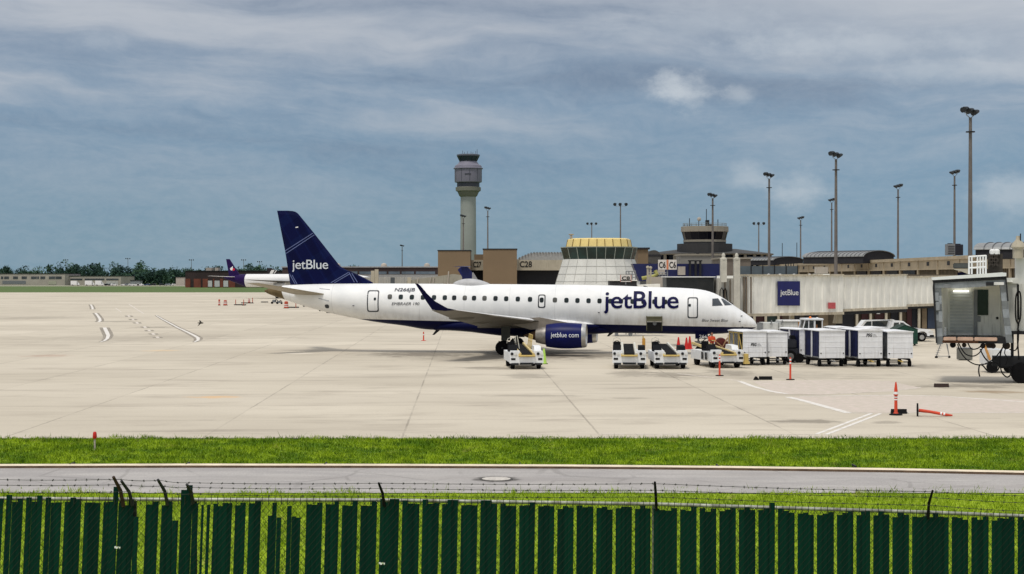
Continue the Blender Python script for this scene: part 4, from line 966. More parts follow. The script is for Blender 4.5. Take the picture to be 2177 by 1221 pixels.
# ------------------------------------------------------------------ concourse with brown blocks (gate C27 / C28)
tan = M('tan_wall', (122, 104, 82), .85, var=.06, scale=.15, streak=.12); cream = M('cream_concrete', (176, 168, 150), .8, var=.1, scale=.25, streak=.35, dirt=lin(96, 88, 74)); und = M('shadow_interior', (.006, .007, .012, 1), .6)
signk = M('sign_black', (.006, .006, .006, 1), .5)
Y = 330; t = thing('concourse_building', 'low concourse with pale fascia and dark undercroft between tan blocks', 'building', (XX(1070, Y), Y, 0)); ox = t.location.x
zz = lambda py, Y=Y: ZZ(py, Y)
m = MB(); m.box(XX(996, Y) - ox, XX(1206, Y) - ox, .5, 30, zz(575), zz(553)); m.build('fascia', cream, t)
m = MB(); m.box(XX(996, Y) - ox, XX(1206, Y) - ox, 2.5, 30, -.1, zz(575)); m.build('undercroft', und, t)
m = MB(); m.box(XX(1008, Y) - ox, XX(1027, Y) - ox, .8, 12, zz(553), zz(541)); m.build('penthouse', tan, t)
m = MB(); ring = []
for k in range(9):
    f = k / 8; ring.append((XX(1098, Y) - ox + (XX(1206, Y) - XX(1098, Y)) * f, zz(552) + (zz(537) - zz(552)) * min(1, f * 3.2) ** .8))
m.loft([[Vector((x, yy, q)) for x, q in ring] + [Vector((ring[-1][0], yy, zz(553))), Vector((ring[0][0], yy, zz(553)))] for yy in (1, 28)], smooth=False); roof = m.build('vaulted_roof', M('metal_roof', (160, 160, 158), .5, .2, var=.12), t)
m = MB()
for k in range(1, 17): x = XX(1098 + k * 6.3, Y) - ox; f = min(1, k / 17 * 3.2) ** .8; m.box(x - .08, x + .08, .8, 28, zz(552) + (zz(537) - zz(552)) * f - .3, zz(552) + (zz(537) - zz(552)) * f + .12)
m.build('roof_seams', M('seam_grey', (110, 110, 110), .6), roof)
flat_text('C27', XX(1006, Y) - ox, XX(1023, Y) - ox, .44, zz(568.5), zz(556.5), signk, t, 'gate_number', bold=.02)
flat_text('C28', XX(1105, Y) - ox, XX(1131, Y) - ox, .44, zz(568.5), zz(555.5), signk, t, 'gate_number', bold=.02)
for a, b_, tp, lb in ((931, 1000, 534, 'plain tan windowless block directly below the tall control tower'), (1027, 1099, 531, 'plain tan windowless block right of the tall control tower')):
    Yb = 322; w = XX(b_, Yb) - XX(a, Yb); q = thing('tan_block', lb, 'building', (XX((a + b_) / 2, Yb), Yb, 0), 0, 'tan blocks of the concourse'); MB().box(-w / 2, w / 2, 0, 7.8, -.1, ZZ(tp, Yb)).build('wall', tan, q); MB().box(-w / 2 - .1, w / 2 + .1, -.1, 7.9, ZZ(tp, Yb), ZZ(tp, Yb) + .22).build('coping', dark, q)

# ------------------------------------------------------------------ ramp tower with yellow roof
Y = 280; t = thing('ramp_control_cab', 'white panelled ramp tower with green glass cab and pale yellow roof', 'ramp tower', (XX(1278, Y), Y + 7, 0)); s_ = Y / F
rr = lambda px: px * s_; zz = lambda py: ZZ(py, Y)
pan = M('white_panels', (205, 205, 200), .6, var=.1, scale=.25, streak=.22); gls = M('green_glass', (.006, .028, .026, 1), .12, spec=.4, var=.5, scale=.3); yel = M('pale_yellow_roof', (226, 202, 132), .55, var=.06); mul = M('pale_mullion', (150, 158, 150), .5)
def oct_ring(wx, wy, z): # rounded rectangle plan
    q = [-1, -.84, -.62, -.37, -.12, .12, .37, .62, .84, 1]; f = lambda v: (1 - abs(v) ** 3.2) ** .5
    return [Vector((wx * v, -wy * f(v), z)) for v in q] + [Vector((wx * v, wy * f(v), z)) for v in q[-2:0:-1]]
m = MB(); m.loft([oct_ring(rr(108), 9.2, -.1), oct_ring(rr(95), 8.0, zz(605)), oct_ring(rr(78.5), 6.6, zz(551))], smooth=False); base = m.build('panelled_base', pan, t)
m = MB()
def ring_pts(py, extra=.03):
    z = zz(py); f = (z - zz(605)) / (zz(551) - zz(605)); return oct_ring(rr(95) + (rr(78.5) - rr(95)) * f + extra, 8.0 + (6.6 - 8.0) * f + extra, z)
for py in (566.5, 583, 599):
    p = ring_pts(py)
    for a, b_ in zip(p, p[1:] + p[:1]): m.beam(a, b_, .05)
a_, b_ = ring_pts(604), ring_pts(551.5)
for p, q in zip(a_, b_): m.beam(p, q, .05)
m.build('panel_joints', M('joint_grey', (168, 168, 164), .7), base)
m = MB(); m.loft([oct_ring(rr(76.5), 6.4, zz(551)), oct_ring(rr(83), 7.1, zz(526))], smooth=False); gb = m.build('glass_cab', gls, t)
m = MB(); p = oct_ring(rr(76.7), 6.45, zz(551)); q = oct_ring(rr(83.2), 7.15, zz(526))
for u, v in zip(p, q): m.beam(u, v, .1)
m.build('mullions', mul, gb)
m = MB(); m.loft([oct_ring(rr(83.6), 7.2, zz(526)), oct_ring(rr(84), 7.25, zz(524.2))], smooth=False); m.build('eaves', mul, t)
m = MB(); m.loft([oct_ring(rr(71.5), 6.2, zz(524.4)), oct_ring(rr(68), 5.9, zz(508)), oct_ring(rr(64), 5.6, zz(505.8))], smooth=False); rf = m.build('roof', yel, t)
m = MB(); p = oct_ring(rr(71.8), 6.25, zz(524.2)); q = oct_ring(rr(68.3), 5.95, zz(507.8))
for u, v in zip(p, q): m.beam(u, v, .1)
m.build('roof_ribs', M('rib_ochre', (120, 96, 46), .7), rf)
m = MB(); x = rr(-61); m.tube([(x, -1, zz(508)), (x, -1, zz(498.5))], .14, 8); m.box(x - .28, x + .3, -1.3, -.7, zz(503.5), zz(501)); m.lathe([(.1, 0), (.45, .1), (.5, .25), (0, .3)], (x, -1, zz(499)), n=12); m.build('radar', shedw, t)

# ------------------------------------------------------------------ old round tower and terminal roof
Y = 420; s_ = Y / F; rr = lambda px: px * s_; zz = lambda py: ZZ(py, Y)
dgr = M('drum_dark', (46, 46, 48), .7, var=.1); ogl = M('old_cab_glass', (.004, .005, .010, 1), .2, spec=.15); par = M('parapet_cream', (140, 134, 122), .8, var=.08, scale=.3, streak=.3)
t = thing('old_control_tower', 'squat round control tower with black glass band on a wide terminal roof', 'control tower', (XX(1506, Y), Y + 8, 0))
MB().lathe([(rr(46), zz(540)), (rr(46), zz(513.5))], n=16, smooth=False).build('drum', dgr, t)
MB().lathe([(rr(60), zz(540)), (rr(60), zz(517.5)), (rr(46), zz(517))], n=16, smooth=False).build('lower_drum', dgr, t)
MB().lathe([(rr(46.5), zz(513.7)), (rr(46.5), zz(509)), (rr(44), zz(508.8))], n=16, smooth=False).build('sill_band', par, t)
MB().lathe([(rr(45), zz(509.2)), (rr(49.5), zz(491.5))], n=16, smooth=False).build('glass_cab', ogl, t)
m = MB()
for k in range(16):
    a = k * math.pi / 8; m.beam((rr(45.2) * math.cos(a), rr(45.2) * math.sin(a), zz(509.2)), (rr(49.7) * math.cos(a), rr(49.7) * math.sin(a), zz(491.5)), .06)
m.build('mullions', dark, t)
MB().lathe([(rr(50), zz(492)), (rr(51.5), zz(491.5)), (rr(51.5), zz(480.5)), (rr(49), zz(480)), (0, zz(480.2))], n=16, smooth=False).build('parapet', par, t)
m = MB(); R_ = rr(47)
for k in range(24):
    a = k * math.pi / 12; b_ = (k + 1) * math.pi / 12; m.tube([(R_ * math.cos(a), R_ * math.sin(a), zz(480.3)), (R_ * math.cos(a), R_ * math.sin(a), zz(473.5))], .05, 4)
    for q in (473.5, 477): m.tube([(R_ * math.cos(a), R_ * math.sin(a), zz(q)), (R_ * math.cos(b_), R_ * math.sin(b_), zz(q))], .045, 4)
m.build('railing', M('rail_grey', (120, 126, 126), .5), t)
m = MB()
for px, pt in ((1473, 462), (1509.5, 442), (1534.5, 464.5), (1493, 465)): m.tube([(rr(px - 1506), 0, zz(480.5)), (rr(px - 1506), 0, zz(pt))], .11, 6)
m.box(rr(2), rr(9), -1, 1, zz(480.5), zz(466)); m.build('aerials', dark, t)
m = MB(); m.lathe([(.05, -.3), (.5, -.1), (.55, .1)], (rr(-12.5), -.5, zz(464)), 'Y', 14); m.build('dish', shedw, t)
m = MB(); m.lathe([(.4, 0), (.5, .3), (.4, .7), (0, .8)], (rr(12), -1, zz(480.4)), n=12); m.build('dome_lamp', dark, t)
Y2 = 424
t = thing('terminal_building', 'main terminal with broad shallow grey roof below the old tower', 'building', (XX(1520, Y2), Y2 + 14, 0)); zz = lambda py: ZZ(py, Y2 ); r2 = lambda px: px * Y2 / F
MB().lathe([(r2(143), zz(539.5)), (r2(139), zz(538.0)), (r2(62), zz(528)), (0, zz(527.5))], n=32, smooth=False).build('roof', M('terminal_roof', (66, 66, 66), .8, var=.12, scale=.2), t)
MB().lathe([(r2(139), zz(541.5)), (r2(141), zz(541)), (r2(141), zz(538.7))], n=32, smooth=False).build('fascia', par, t)
MB().lathe([(r2(130), -.1), (r2(130), zz(541))], n=32, smooth=False).build('glazing', ogl, t)
m = MB()
for k in range(32):
    a = (k + .5) * math.pi / 16; m.box(r2(134) * math.cos(a) - .35, r2(134) * math.cos(a) + .35, r2(134) * math.sin(a) - .35, r2(134) * math.sin(a) + .35, 0, zz(541))
m.build('columns', par, t)
b, w, z_ = block('terminal_annex', 'grey boxy annex in front of the terminal under the round roof', 1446, 1532, 543.5, 380, 10, M('annex_grey', (126, 124, 120), .7, var=.08, scale=.3), roofm=par)
b, w, z_ = block('terminal_annex', 'tan corner block just right of the yellow roofed cab', 1356, 1378, 530.5, 300, 12, tan)
b, w, z_ = block('terminal_annex', 'dark arched entrance hall left of the old tower', 1376, 1404, 545, 340, 10, M('arch_dark', (70, 68, 66), .7))
m = MB(); m.lathe([(w / 2 + .1, -.2), (w / 2 + .1, 10)], (0, 0, z_ - .2), 'Y', 24); m.build('arched_roof', M('arch_dark', (0, 0, 0)), b)
b, w, z_ = block('terminal_annex', 'grey brick wing of the terminal right of the old tower', 1532, 1596, 551, 350, 14, M('annex_brick', (108, 100, 92), .8, var=.1, scale=.5), roofm=par)

# ------------------------------------------------------------------ long cream pier, seen along its length on the right
X0 = 66.0
t = thing('pier_building', 'long cream concrete pier with deep bays and dark timber panels along the right', 'building', (X0, 300, 0)); ZR = 8.8
creamp = M('pier_concrete', (172, 158, 134), .8, var=.12, scale=.3, streak=.45, dirt=lin(86, 74, 58)); board = M('brown_boarding', (96, 84, 64), .8, var=.25, scale=1.2); 
ya, yb = -120, 130
m = MB(); m.box(.5, 40, ya, yb, -.1, 8.3); m.build('wall', board, t)
m = MB(); m.box(0, 40.5, ya, yb, 8.3, ZR); m.box(.25, .5, ya, yb, 6.95, 8.3); m.build('parapet', creamp, t)
k = 0; y = 247.8 - 300
while y > ya: y -= 12.0
y += 12
while y < yb:
    MB().box(.1, .5, y - .18, y + .18, 0, 8.28).build('column', creamp, t)
    if k % 1 == 0: MB().box(.2, .24, y + 5.2, y + 6.6, 7.45, 8.05).build('vent_opening', und, t)
    if k in (6, 7, 8, 9): MB().box(.35, .49, y + 2.5, y + 10.5, 3.2, 6.9).build('window', ogl, t)
    MB().box(.14, .49, y + .18, y + 11.8, 6.8, 7.0).build('bay_beam', creamp, t)
    y += 12; k += 1
m = MB(); y = ya
while y < yb: m.box(.44, .5, y, y + .12, 2, 6.8); y += .75
m.build('board_battens', M('batten', (62, 54, 42), .8), t)
# vaulted roof monitors on the pier
vm = M('vault_metal', (140, 142, 142), .5, .2, var=.1)
for px, pyb, Yv, w, h, L, rz, lb in ((1868, 555.5, 295, 4.2, 1.9, 15, 36, 'wide vaulted metal roof with dark gable on the middle of the pier'), (2235, 543, 190, 4.2, 1.5, 8, 62, 'vaulted striped metal roof at the right edge above the pier'), (1676, 560, 395, 5.2, 1.6, 13, 36, 'small vaulted metal roof near the terminal end of the pier')):
    q = thing('roof_vault', lb, 'roof', (XX(px, Yv), Yv, ZZ(pyb, Yv)), R(rz), 'vaulted roofs on the pier')
    arc = [(w * math.cos(R(u)), h * .42 + h * .58 * math.sin(R(u))) for u in range(0, 181, 15)]
    m = MB(); m.loft([[Vector((x, y, zq)) for x, zq in arc] + [Vector((-w, y, -.4)), Vector((w, y, -.4))] for y in (0, L)], smooth=False); m.build('gable_and_walls', roofd, q)
    m = MB(); m.loft([[Vector((x * 1.04, y, zq + .06)) for x, zq in arc] + [Vector((x * 1.03, y, zq + .01)) for x, zq in arc[::-1]] for y in (-.25, L + .2)], smooth=False); rf = m.build('metal_roof', vm, q); m = MB()
    for j in range(len(arc) - 1):
        y = 0
        while y < L: m.beam((arc[j][0] * 1.04, y, arc[j][1] + .1), (arc[j + 1][0] * 1.04, y, arc[j + 1][1] + .1), .09, .1); y += 1.0
    m.build('roof_seams', M('seam_dark', (90, 92, 96), .5), rf)
for px0, px1, pt, pb, lb, mt in ((2014, 2031, 519, 543, 'grey rooftop cooling unit on the pier, left of a dark one', grey), (2031, 2048, 520, 543, 'dark rooftop cooling unit on the pier, right of a grey one', M('unit_navy', (34, 36, 52), .6))):
    Yv = 245; q = thing('rooftop_unit', lb, 'cooling unit', (XX((px0 + px1) / 2, Yv), Yv, ZZ(pb, Yv)), 0, 'rooftop units'); w = XX(px1, Yv) - XX(px0, Yv); h = ZZ(pt, Yv) - ZZ(pb, Yv)
    MB().bbox(-w / 2 + .02, w / 2 - .02, 0, 1.5, 0, h, .04).build('casing', mt, q); m = MB()
    for j in range(5): m.box(-w / 2 + .12, w / 2 - .12, -.03, .0, .2 + j * .28, .32 + j * .28)
    m.build('louvre', dark, q); m = MB(); m.lathe([(.4, 0), (.4, .12), (.1, .13)], (0, .75, h), n=14); m.build('fan_guard', dark, q)

# ------------------------------------------------------------------ service building under the bridges, navy gate box and signs
Y = 172; t = thing('gate_service_building', 'ground level gate building with dark red doors and cream columns beneath the jet bridge', 'building', (XX(1790, Y), Y, 0)); ox = t.location.x
m = MB(); m.box(XX(1560, Y) - ox, XX(2110, Y) - ox, .6, 9, -.1, ZZ(584, Y)); m.build('wall', M('gate_wall', (92, 82, 68), .85, var=.15, scale=.6), t)
m = MB(); m.box(XX(1550, Y) - ox, XX(2120, Y) - ox, -.4, 9.4, ZZ(653, Y), ZZ(641, Y)); m.build('canopy', M('canopy_brown', (70, 50, 42), .8), t)
dred = M('dark_red_door', (58, 22, 24), .5); 
for a, b_, mt in ((1576, 1602, und), (1606, 1626, dred), (1632, 1654, M('green_door', (34, 52, 48), .5)), (1658, 1664, dred), (1690, 1702, und), (1712, 1738, und), (1740, 1762, M('tan_panel', (118, 104, 84), .8)), (1790, 1818, und), (1833, 1848, dred), (1862, 1882, dred), (1896, 1912, und), (1930, 1940, dred), (1941, 1952, und), (1962, 1972, M('tan_panel', (0, 0, 0))), (1974, 1990, M('blue_grey_panel', (44, 56, 76), .6))):
    MB().box(XX(a, Y) - ox, XX(b_, Y) - ox, .3, .58, .05, ZZ(650, Y) - .1).build('door', mt, t)
for px in (1568, 1604, 1628, 1655, 1822, 1851, 1884, 1915, 1954): MB().box(XX(px, Y) - ox - .12, XX(px, Y) - ox + .12, -.1, .2, 0, ZZ(653, Y)).build('column', cream, t)
MB().box(XX(1865, Y) - ox, XX(1872, Y) - ox, .2, .28, ZZ(668, Y), ZZ(661, Y)).build('notice', whitem, t)
Y = 176; scr = M('screen_grey', (88, 98, 104), .5, var=.1)
q = thing('roof_screen', 'blue grey metal screen with posts on the roof behind the jet bridge', 'screen', (XX(1634, Y), Y, ZZ(584, Y))); h = ZZ(568, Y) - ZZ(586, Y); w = XX(1696, Y) - XX(1572, Y)
MB().box(-w / 2, w / 2, 0, .08, 0, h).build('panel', scr, q)
for i in range(6): MB().box(-w / 2 + i * w / 5 - .05, -w / 2 + i * w / 5 + .05, -.06, 0, 0, h + .15).build('post', dark, q)
for i in range(4): q2 = MB().tube([(w * .3 + i * .3, .4, 0), (w * .3 + i * .3, .4, h + .35)], .05, 6).build('vent_pipe', dark, q)
def tunnel(t, a, b_, z0a, z0b, hh, wid, mat, pitch=.9, name='tunnel', depth=.07):
    "corrugated box tunnel between two floor points (local coords), z0 = floor height at each end"
    a = Vector(a); b_ = Vector(b_); d = b_ - a; L = math.hypot(d.x, d.y); dx = Vector((d.x / L, d.y / L, 0)); ny = Vector((dx.y, -dx.x, 0)) ; n = max(2, int(L / pitch)); m = MB(); prof = []
    for i in range(n):
        s0 = i * L / n; p = L / n; prof += [(s0, 0), (s0 + p * .42, 0), (s0 + p * .5, depth), (s0 + p * .92, depth)]
    prof.append((L, 0))
    for side in (1, -1):
        vs = []
        for s, o in prof:
            c = a + dx * s + ny * side * (wid / 2 + o); zb = z0a + (z0b - z0a) * s / L; vs += [(c.x, c.y, zb), (c.x, c.y, zb + hh)]
        m.add(vs, [(2 * i, 2 * i + 2, 2 * i + 3, 2 * i + 1) for i in range(len(prof) - 1)])
    for zo in (0, hh):
        cs = [a + ny * wid / 2, b_ + ny * wid / 2, b_ - ny * wid / 2, a - ny * wid / 2]; zs = (z0a + zo, z0b + zo, z0b + zo, z0a + zo); m.add([(c.x, c.y, z) for c, z in zip(cs, zs)], [(0, 1, 2, 3)])
    for c, z in ((a, z0a), (b_, z0b)): m.add([(c + ny * wid / 2 + Vector((0, 0, z))), (c - ny * wid / 2 + Vector((0, 0, z))), (c - ny * wid / 2 + Vector((0, 0, z + hh))), (c + ny * wid / 2 + Vector((0, 0, z + hh)))], [(0, 1, 2, 3)])
    return m.build(name, mat, t), dx, ny
bw = M('bridge_white', (236, 234, 226), .6, var=.08, scale=.5, streak=.2, dirt=lin(160, 152, 136)); bgrey = M('bridge_grey', (98, 100, 98), .7, var=.12, scale=.5, streak=.35); bdk = M('bridge_dark', (44, 44, 46), .75, var=.2, streak=.2, dirt=lin(90, 90, 86))
# far navy gate bridge (C6)
Y = 190; t = thing('navy_jet_bridge', 'navy blue jet bridge head slanting behind the C6 sign', 'jet bridge', (XX(1440, Y), Y, 0)); ox = t.location.x; zz = lambda py: ZZ(py, Y)
m = MB(); m.prism([(XX(1345, Y) - ox, 0, zz(561)), (XX(1530, Y) - ox, 0, zz(561)), (XX(1530, Y) - ox, 0, zz(598)), (XX(1359, Y) - ox, 0, zz(598))], (0, 3, 0)); m.build('tunnel', M('bridge_navy', (.008, .012, .075, 1), .5), t)
m = MB()
for px in (1466, 1478, 1488): m.box(XX(px, Y) - ox - .12, XX(px, Y) - ox + .12, -.5, -.2, zz(598), zz(556))
m.box(XX(1462, Y) - ox, XX(1492, Y) - ox, -.55, -.15, zz(556), zz(553.5)); m.build('lift_frame', dark, t)
MB().box(XX(1440, Y) - ox, XX(1455, Y) - ox, -1, -.2, zz(585), zz(567)).build('air_unit', shedw, t)
MB().box(XX(1397, Y) - ox, XX(1412, Y) - ox, -1, -.2, zz(585), zz(574)).build('air_unit', shedw, t)
for px in (1370, 1510): MB().box(XX(px, Y) - ox - .4, XX(px, Y) - ox + .4, 1, 2, -.1, zz(598)).build('support_leg', grey, t)
# gate number signs
def gate_sign(label, txt, a, b_, pt, pb, Y, zpost, split=False):
    q = thing('gate_sign', label, 'sign', (XX((a + b_) / 2, Y), Y, zpost)); w = XX(b_, Y) - XX(a, Y); z0, z1 = ZZ(pb, Y) - zpost, ZZ(pt, Y) - zpost
    MB().box(-w / 2, w / 2, 0, .25, z0, z1).build('panel', M('sign_white', (212, 206, 200), .5), q); MB().beam((0, .12, 0), (0, .12, z0), .12).build('post', grey, q)
    if split:
        MB().box(-w * .05, w * .05, -.04, -.005, z0 + .02, z1 - .02).build('divider', M('orange_stripe', (200, 120, 84), .5), q)
        flat_text(txt, -w * .46, -w * .1, -.03, z0 + .16, z1 - .2, signk, q, 'gate_number', bold=.02); flat_text(txt, w * .1, w * .46, -.03, z0 + .16, z1 - .2, signk, q, 'gate_number', bold=.02)
    else:
        flat_text(txt, -w * .36, w * .36, -.03, z0 + .18, z1 - .15, signk, q, 'gate_number', bold=.02); m = MB()
        for u in ((-w / 2, 0), (w / 2 - .06, 0)): m.box(u[0], u[0] + .06, -.02, -.005, z0, z1)
        m.build('red_edge', M('pinkish_edge', (176, 120, 110), .5), q)
gate_sign('white gate sign reading C6 twice with an orange bar between', 'C6', 1399.5, 1438.5, 552.5, 573.5, 160, ZZ(590, 160), True)
gate_sign('smaller white gate sign reading C8 above the airliner roof', 'C8', 1318.5, 1342.5, 584.5, 599.5, 150, ZZ(605, 150))
# C8 bridge: low dark box with pale roof edge, mostly behind the fuselage
Y = 150; t = thing('jet_bridge', 'dark jet bridge cabin with a pale roof edge carrying the C8 sign', 'jet bridge', (XX(1326, Y), Y, 0)); ox = t.location.x; zz = lambda py: ZZ(py, Y)
MB().box(XX(1297, Y) - ox, XX(1354, Y) - ox, .1, 3.2, zz(660), zz(597.5)).build('cabin', bdk, t); MB().box(XX(1296, Y) - ox, XX(1355, Y) - ox, 0, 3.3, zz(597.4), zz(595.6)).build('roof', bw, t)
m = MB(); m.prism([(XX(1338, Y) - ox, .2, zz(607)), (XX(1404, Y) - ox, .2, zz(604)), (XX(1404, Y) - ox, .2, zz(611)), (XX(1340, Y) - ox, .2, zz(612))], (0, 2.6, 0)); m.build('canopy', bw, t)
MB().box(XX(1310, Y) - ox, XX(1316, Y) - ox, 1, 2, 0, zz(660)).build('support_leg', grey, t); MB().box(XX(1340, Y) - ox, XX(1346, Y) - ox, 1, 2, 0, zz(660)).build('support_leg', grey, t)
# clutter between the bridges
for px, pt, pb, Yv, lb in ((1377, 567, 606, 158, 'pale slender lift column left of the C6 sign, paired with another'), (1383, 568, 606, 158, 'pale slender lift column nearest the left of the C6 sign')):
    q = thing('lift_column', lb, 'column', (XX(px, Yv), Yv, 0)); MB().box(-.09, .09, -.09, .09, 0, ZZ(pt + 3, Yv)).build('shaft', cream, q); MB().lathe([(.16, 0), (.16, .1), (.1, .2), (0, .22)], (0, 0, ZZ(pt + 3, Yv)), n=10).build('cap', cream, q)
q = thing('service_platform', 'cluttered pale steel platform with hoses below the C6 sign', 'platform', (XX(1400, 162), 162, 0)); m = MB(); Yv = 162; o_ = q.location.x; zz = lambda py: ZZ(py, Yv)
m.box(XX(1376, Yv) - o_, XX(1428, Yv) - o_, -2.4, 1.2, zz(610), zz(589)); m.build('housing', shedw, q); m = MB()
for px in range(1378, 1418, 6): m.tube([(XX(px, Yv) - o_, -.1, zz(600)), (XX(px, Yv) - o_, -.1, zz(580))], .04, 5)
for py in (580, 584, 588): m.tube([(XX(1376, Yv) - o_, -.1, zz(py)), (XX(1416, Yv) - o_, -.1, zz(py))], .04, 5)
m.build('railing', grey, q); m = MB(); m.tube([(XX(1392, Yv) - o_, -.3, zz(576)), (XX(1396, Yv) - o_, -.4, zz(583)), (XX(1388, Yv) - o_, -.4, zz(588)), (XX(1364, Yv) - o_, -.3, zz(592))], .2, 8); m.build('yellow_hose', M('hose_yellow', (160, 158, 92), .7), q)
for px in (1380, 1412): MB().box(XX(px, Yv) - o_ - .2, XX(px, Yv) - o_ + .2, .4, .8, 0, zz(610)).build('leg', grey, q)
q = thing('service_stair', 'grey lattice stair frame beside the C8 sign', 'stair', (XX(1344, 156), 156, 0)); m = MB(); Yv = 156; o_ = q.location.x; zz = lambda py: ZZ(py, Yv)
for px in (1331, 1337, 1344, 1351): m.tube([(XX(px, Yv) - o_, 0, 0), (XX(px, Yv) - o_, 0, zz(577))], .05, 5)
for py in (577, 583, 590, 596): m.tube([(XX(1331, Yv) - o_, 0, zz(py)), (XX(1351, Yv) - o_, 0, zz(py))], .05, 5)
m.build('frame', grey, q)

# ------------------------------------------------------------------ the long white jet bridge with the blue square sign
t = thing('jet_bridge', 'long white corrugated jet bridge with a navy square sign on its side', 'jet bridge', (0, 0, 0))
def tun(px0, px1, Y0, Y1, pyb0, pyb1, pyt0, name):
    a = (XX(px0, Y0), Y0, 0); b_ = (XX(px1, Y1), Y1, 0); z0, z1 = ZZ(pyb0, Y0), ZZ(pyb1, Y1); h = ZZ(pyt0, Y0) - z0
    d_ = (Vector(b_) - Vector(a)).normalized(); of = Vector((-d_.y, d_.x, 0)) * 1.4
    o, dx, ny = tunnel(t, Vector(a) + of, Vector(b_) + of, z0, z1, h, 2.8, bw, name=name); return a, b_, z0, z1, h
s1 = tun(1573, 1792, 128, 134.5, 669, 664.5, 586.5, 'tunnel_section'); s2 = tun(1789, 1927, 135.2, 141.5, 658.5, 653, 588, 'tunnel_section'); s3 = tun(1925, 2030, 142, 147, 648.5, 645, 590, 'tunnel_section')
for (a, b_, z0, z1, h) in (s1, s2, s3):
    m = MB(); m.beam((a[0], a[1] - .12, z0 - .06), (b_[0], b_[1] - .12, z1 - .06), .22, .22); m.beam((a[0], a[1] - .1, z0 + h + .05), (b_[0], b_[1] - .1, z1 + h + .05), .26, .12); m.build('edge_rail', M('bridge_rail', (186, 176, 156), .7, var=.2, streak=.6, dirt=lin(110, 84, 60)), t)
m = MB(); m.beam((s2[0][0], s2[0][1] + .3, s2[2] - .3), (s2[1][0], s2[1][1] + .3, s2[3] - .3), .3, .3); m.beam((s3[0][0], s3[0][1] + .3, s3[2] - .25), (s3[1][0], s3[1][1] + .3, s3[3] - .25), .3, .25); m.build('underframe', dark, t)
# seams at the telescoping joints
m = MB()
for px in (1581, 1586, 1596): x = XX(px, 128.3); m.box(x - .04, x + .04, 128.0, 128.3, ZZ(667, 128), ZZ(589, 128))
m.build('joint_strip', M('joint_brown', (112, 98, 82), .8), t)
# blue square sign
def on_s1(px, py):
    (x0, y0, _), (x1, y1, _) = s1[0], s1[1]; k = (px - CX) / F; f = (k * y0 - x0) / ((x1 - x0) - k * (y1 - y0)); Yq = y0 + (y1 - y0) * f; return Vector((x0 + (x1 - x0) * f, Yq - .2, ZZ(py, Yq)))
c = [on_s1(1652.5, 650), on_s1(1700, 650), on_s1(1700, 598.2), on_s1(1652.5, 598.2)]; m = MB(); m.prism(c, (0, .1, 0)); sg = m.build('airline_sign', M('sign_navy', (.006, .008, .105, 1), .4), t)
a, b_, d_ = on_s1(1658, 631.5), on_s1(1696.5, 631.5), on_s1(1658, 616)
text_on('jetBlue', lambda u, v: a + (b_ - a) * u + Vector((0, -.03, (d_.z - a.z) * v)), 'lettering', whitem, sg, bold=.004, space=.95)
c = [on_s1(1760, 656.5), on_s1(1775.5, 656.5), on_s1(1775.5, 643.5), on_s1(1760, 643.5)]; m = MB(); m.prism(c, (0, .08, 0)); m.build('warning_plate', M('faded_red_sign', (190, 84, 88), .6, var=.15, scale=4), t)
# rotunda end on the left, cab turned away with dark bellows
m = MB(); x0, x1 = XX(1526, 127), XX(1576, 127); m.box(x0, x1, 127, 130.6, ZZ(704, 127), ZZ(592, 127)); m.build('cab', M('cab_white', (182, 180, 172), .65, var=.1, scale=.6, streak=.6, dirt=lin(120, 112, 98)), t)
m = MB()
for px in (1541, 1552, 1566): x = XX(px, 127); m.box(x - .04, x + .04, 126.9, 127.0, ZZ(700, 127), ZZ(594, 127))
m.build('cab_joint', M('joint_brown', (0, 0, 0)), t)
for px in (1537.5, 1565.5):
    x = XX(px, 126.6); w = .24; m = MB(); m.box(x - w, x + w, 126.2, 126.7, ZZ(690 if px > 1550 else 600, 126.6), ZZ(553, 126.6)); m.build('lift_column', M('column_white', (190, 186, 174), .6, var=.1, streak=.3), t)
    m = MB(); m.lathe([(w * 1.2, 0), (w * 1.2, .12), (w * .55, .2), (w * .6, .4), (w * .3, .55), (0, .56)], (x, 126.45, ZZ(553, 126.6)), n=12); m.build('column_cap', M('column_white', (0, 0, 0)), t)
m = MB(); x0, x1 = XX(1416, 128), XX(1518, 128); m.box(x0, x1, 128, 131, ZZ(640, 128), ZZ(590, 128)); bl = m.build('bellows', bgrey, t)
m = MB()
for k in range(22): z = ZZ(640, 128) + k * (ZZ(590, 128) - ZZ(640, 128)) / 22; m.box(x0 + .05, x1 - .05, 127.93, 127.99, z, z + .03)
m.build('bellows_fold', bdk, bl)
m = MB(); m.box(x0 - .1, x1 + .1, 127.8, 131.2, ZZ(590, 128), ZZ(588, 128)); m.build('canopy_edge', whitem, t)
m = MB(); m.tube([(XX(1530, 126.8), 126.8, ZZ(648, 127)), (XX(1530.5, 126.8), 126.7, ZZ(618, 127)), (XX(1534, 126.8), 126.7, ZZ(612, 127)), (XX(1537.5, 126.8), 126.7, ZZ(618, 127)), (XX(1538, 126.8), 126.8, ZZ(642, 127))], .045, 6); m.build('hose_loop', black, t)
m = MB(); m.tube([(XX(1538.5, 126.6), 126.7, ZZ(648, 127)), (XX(1539, 126.6), 126.6, ZZ(617, 127)), (XX(1541.5, 126.6), 126.6, ZZ(612, 127)), (XX(1544, 126.6), 126.6, ZZ(618, 127)), (XX(1546.5, 126.6), 126.7, ZZ(640, 127)), (XX(1558, 126.6), 126.7, ZZ(646, 127))], .045, 6); m.build('hose_loop', black, t)
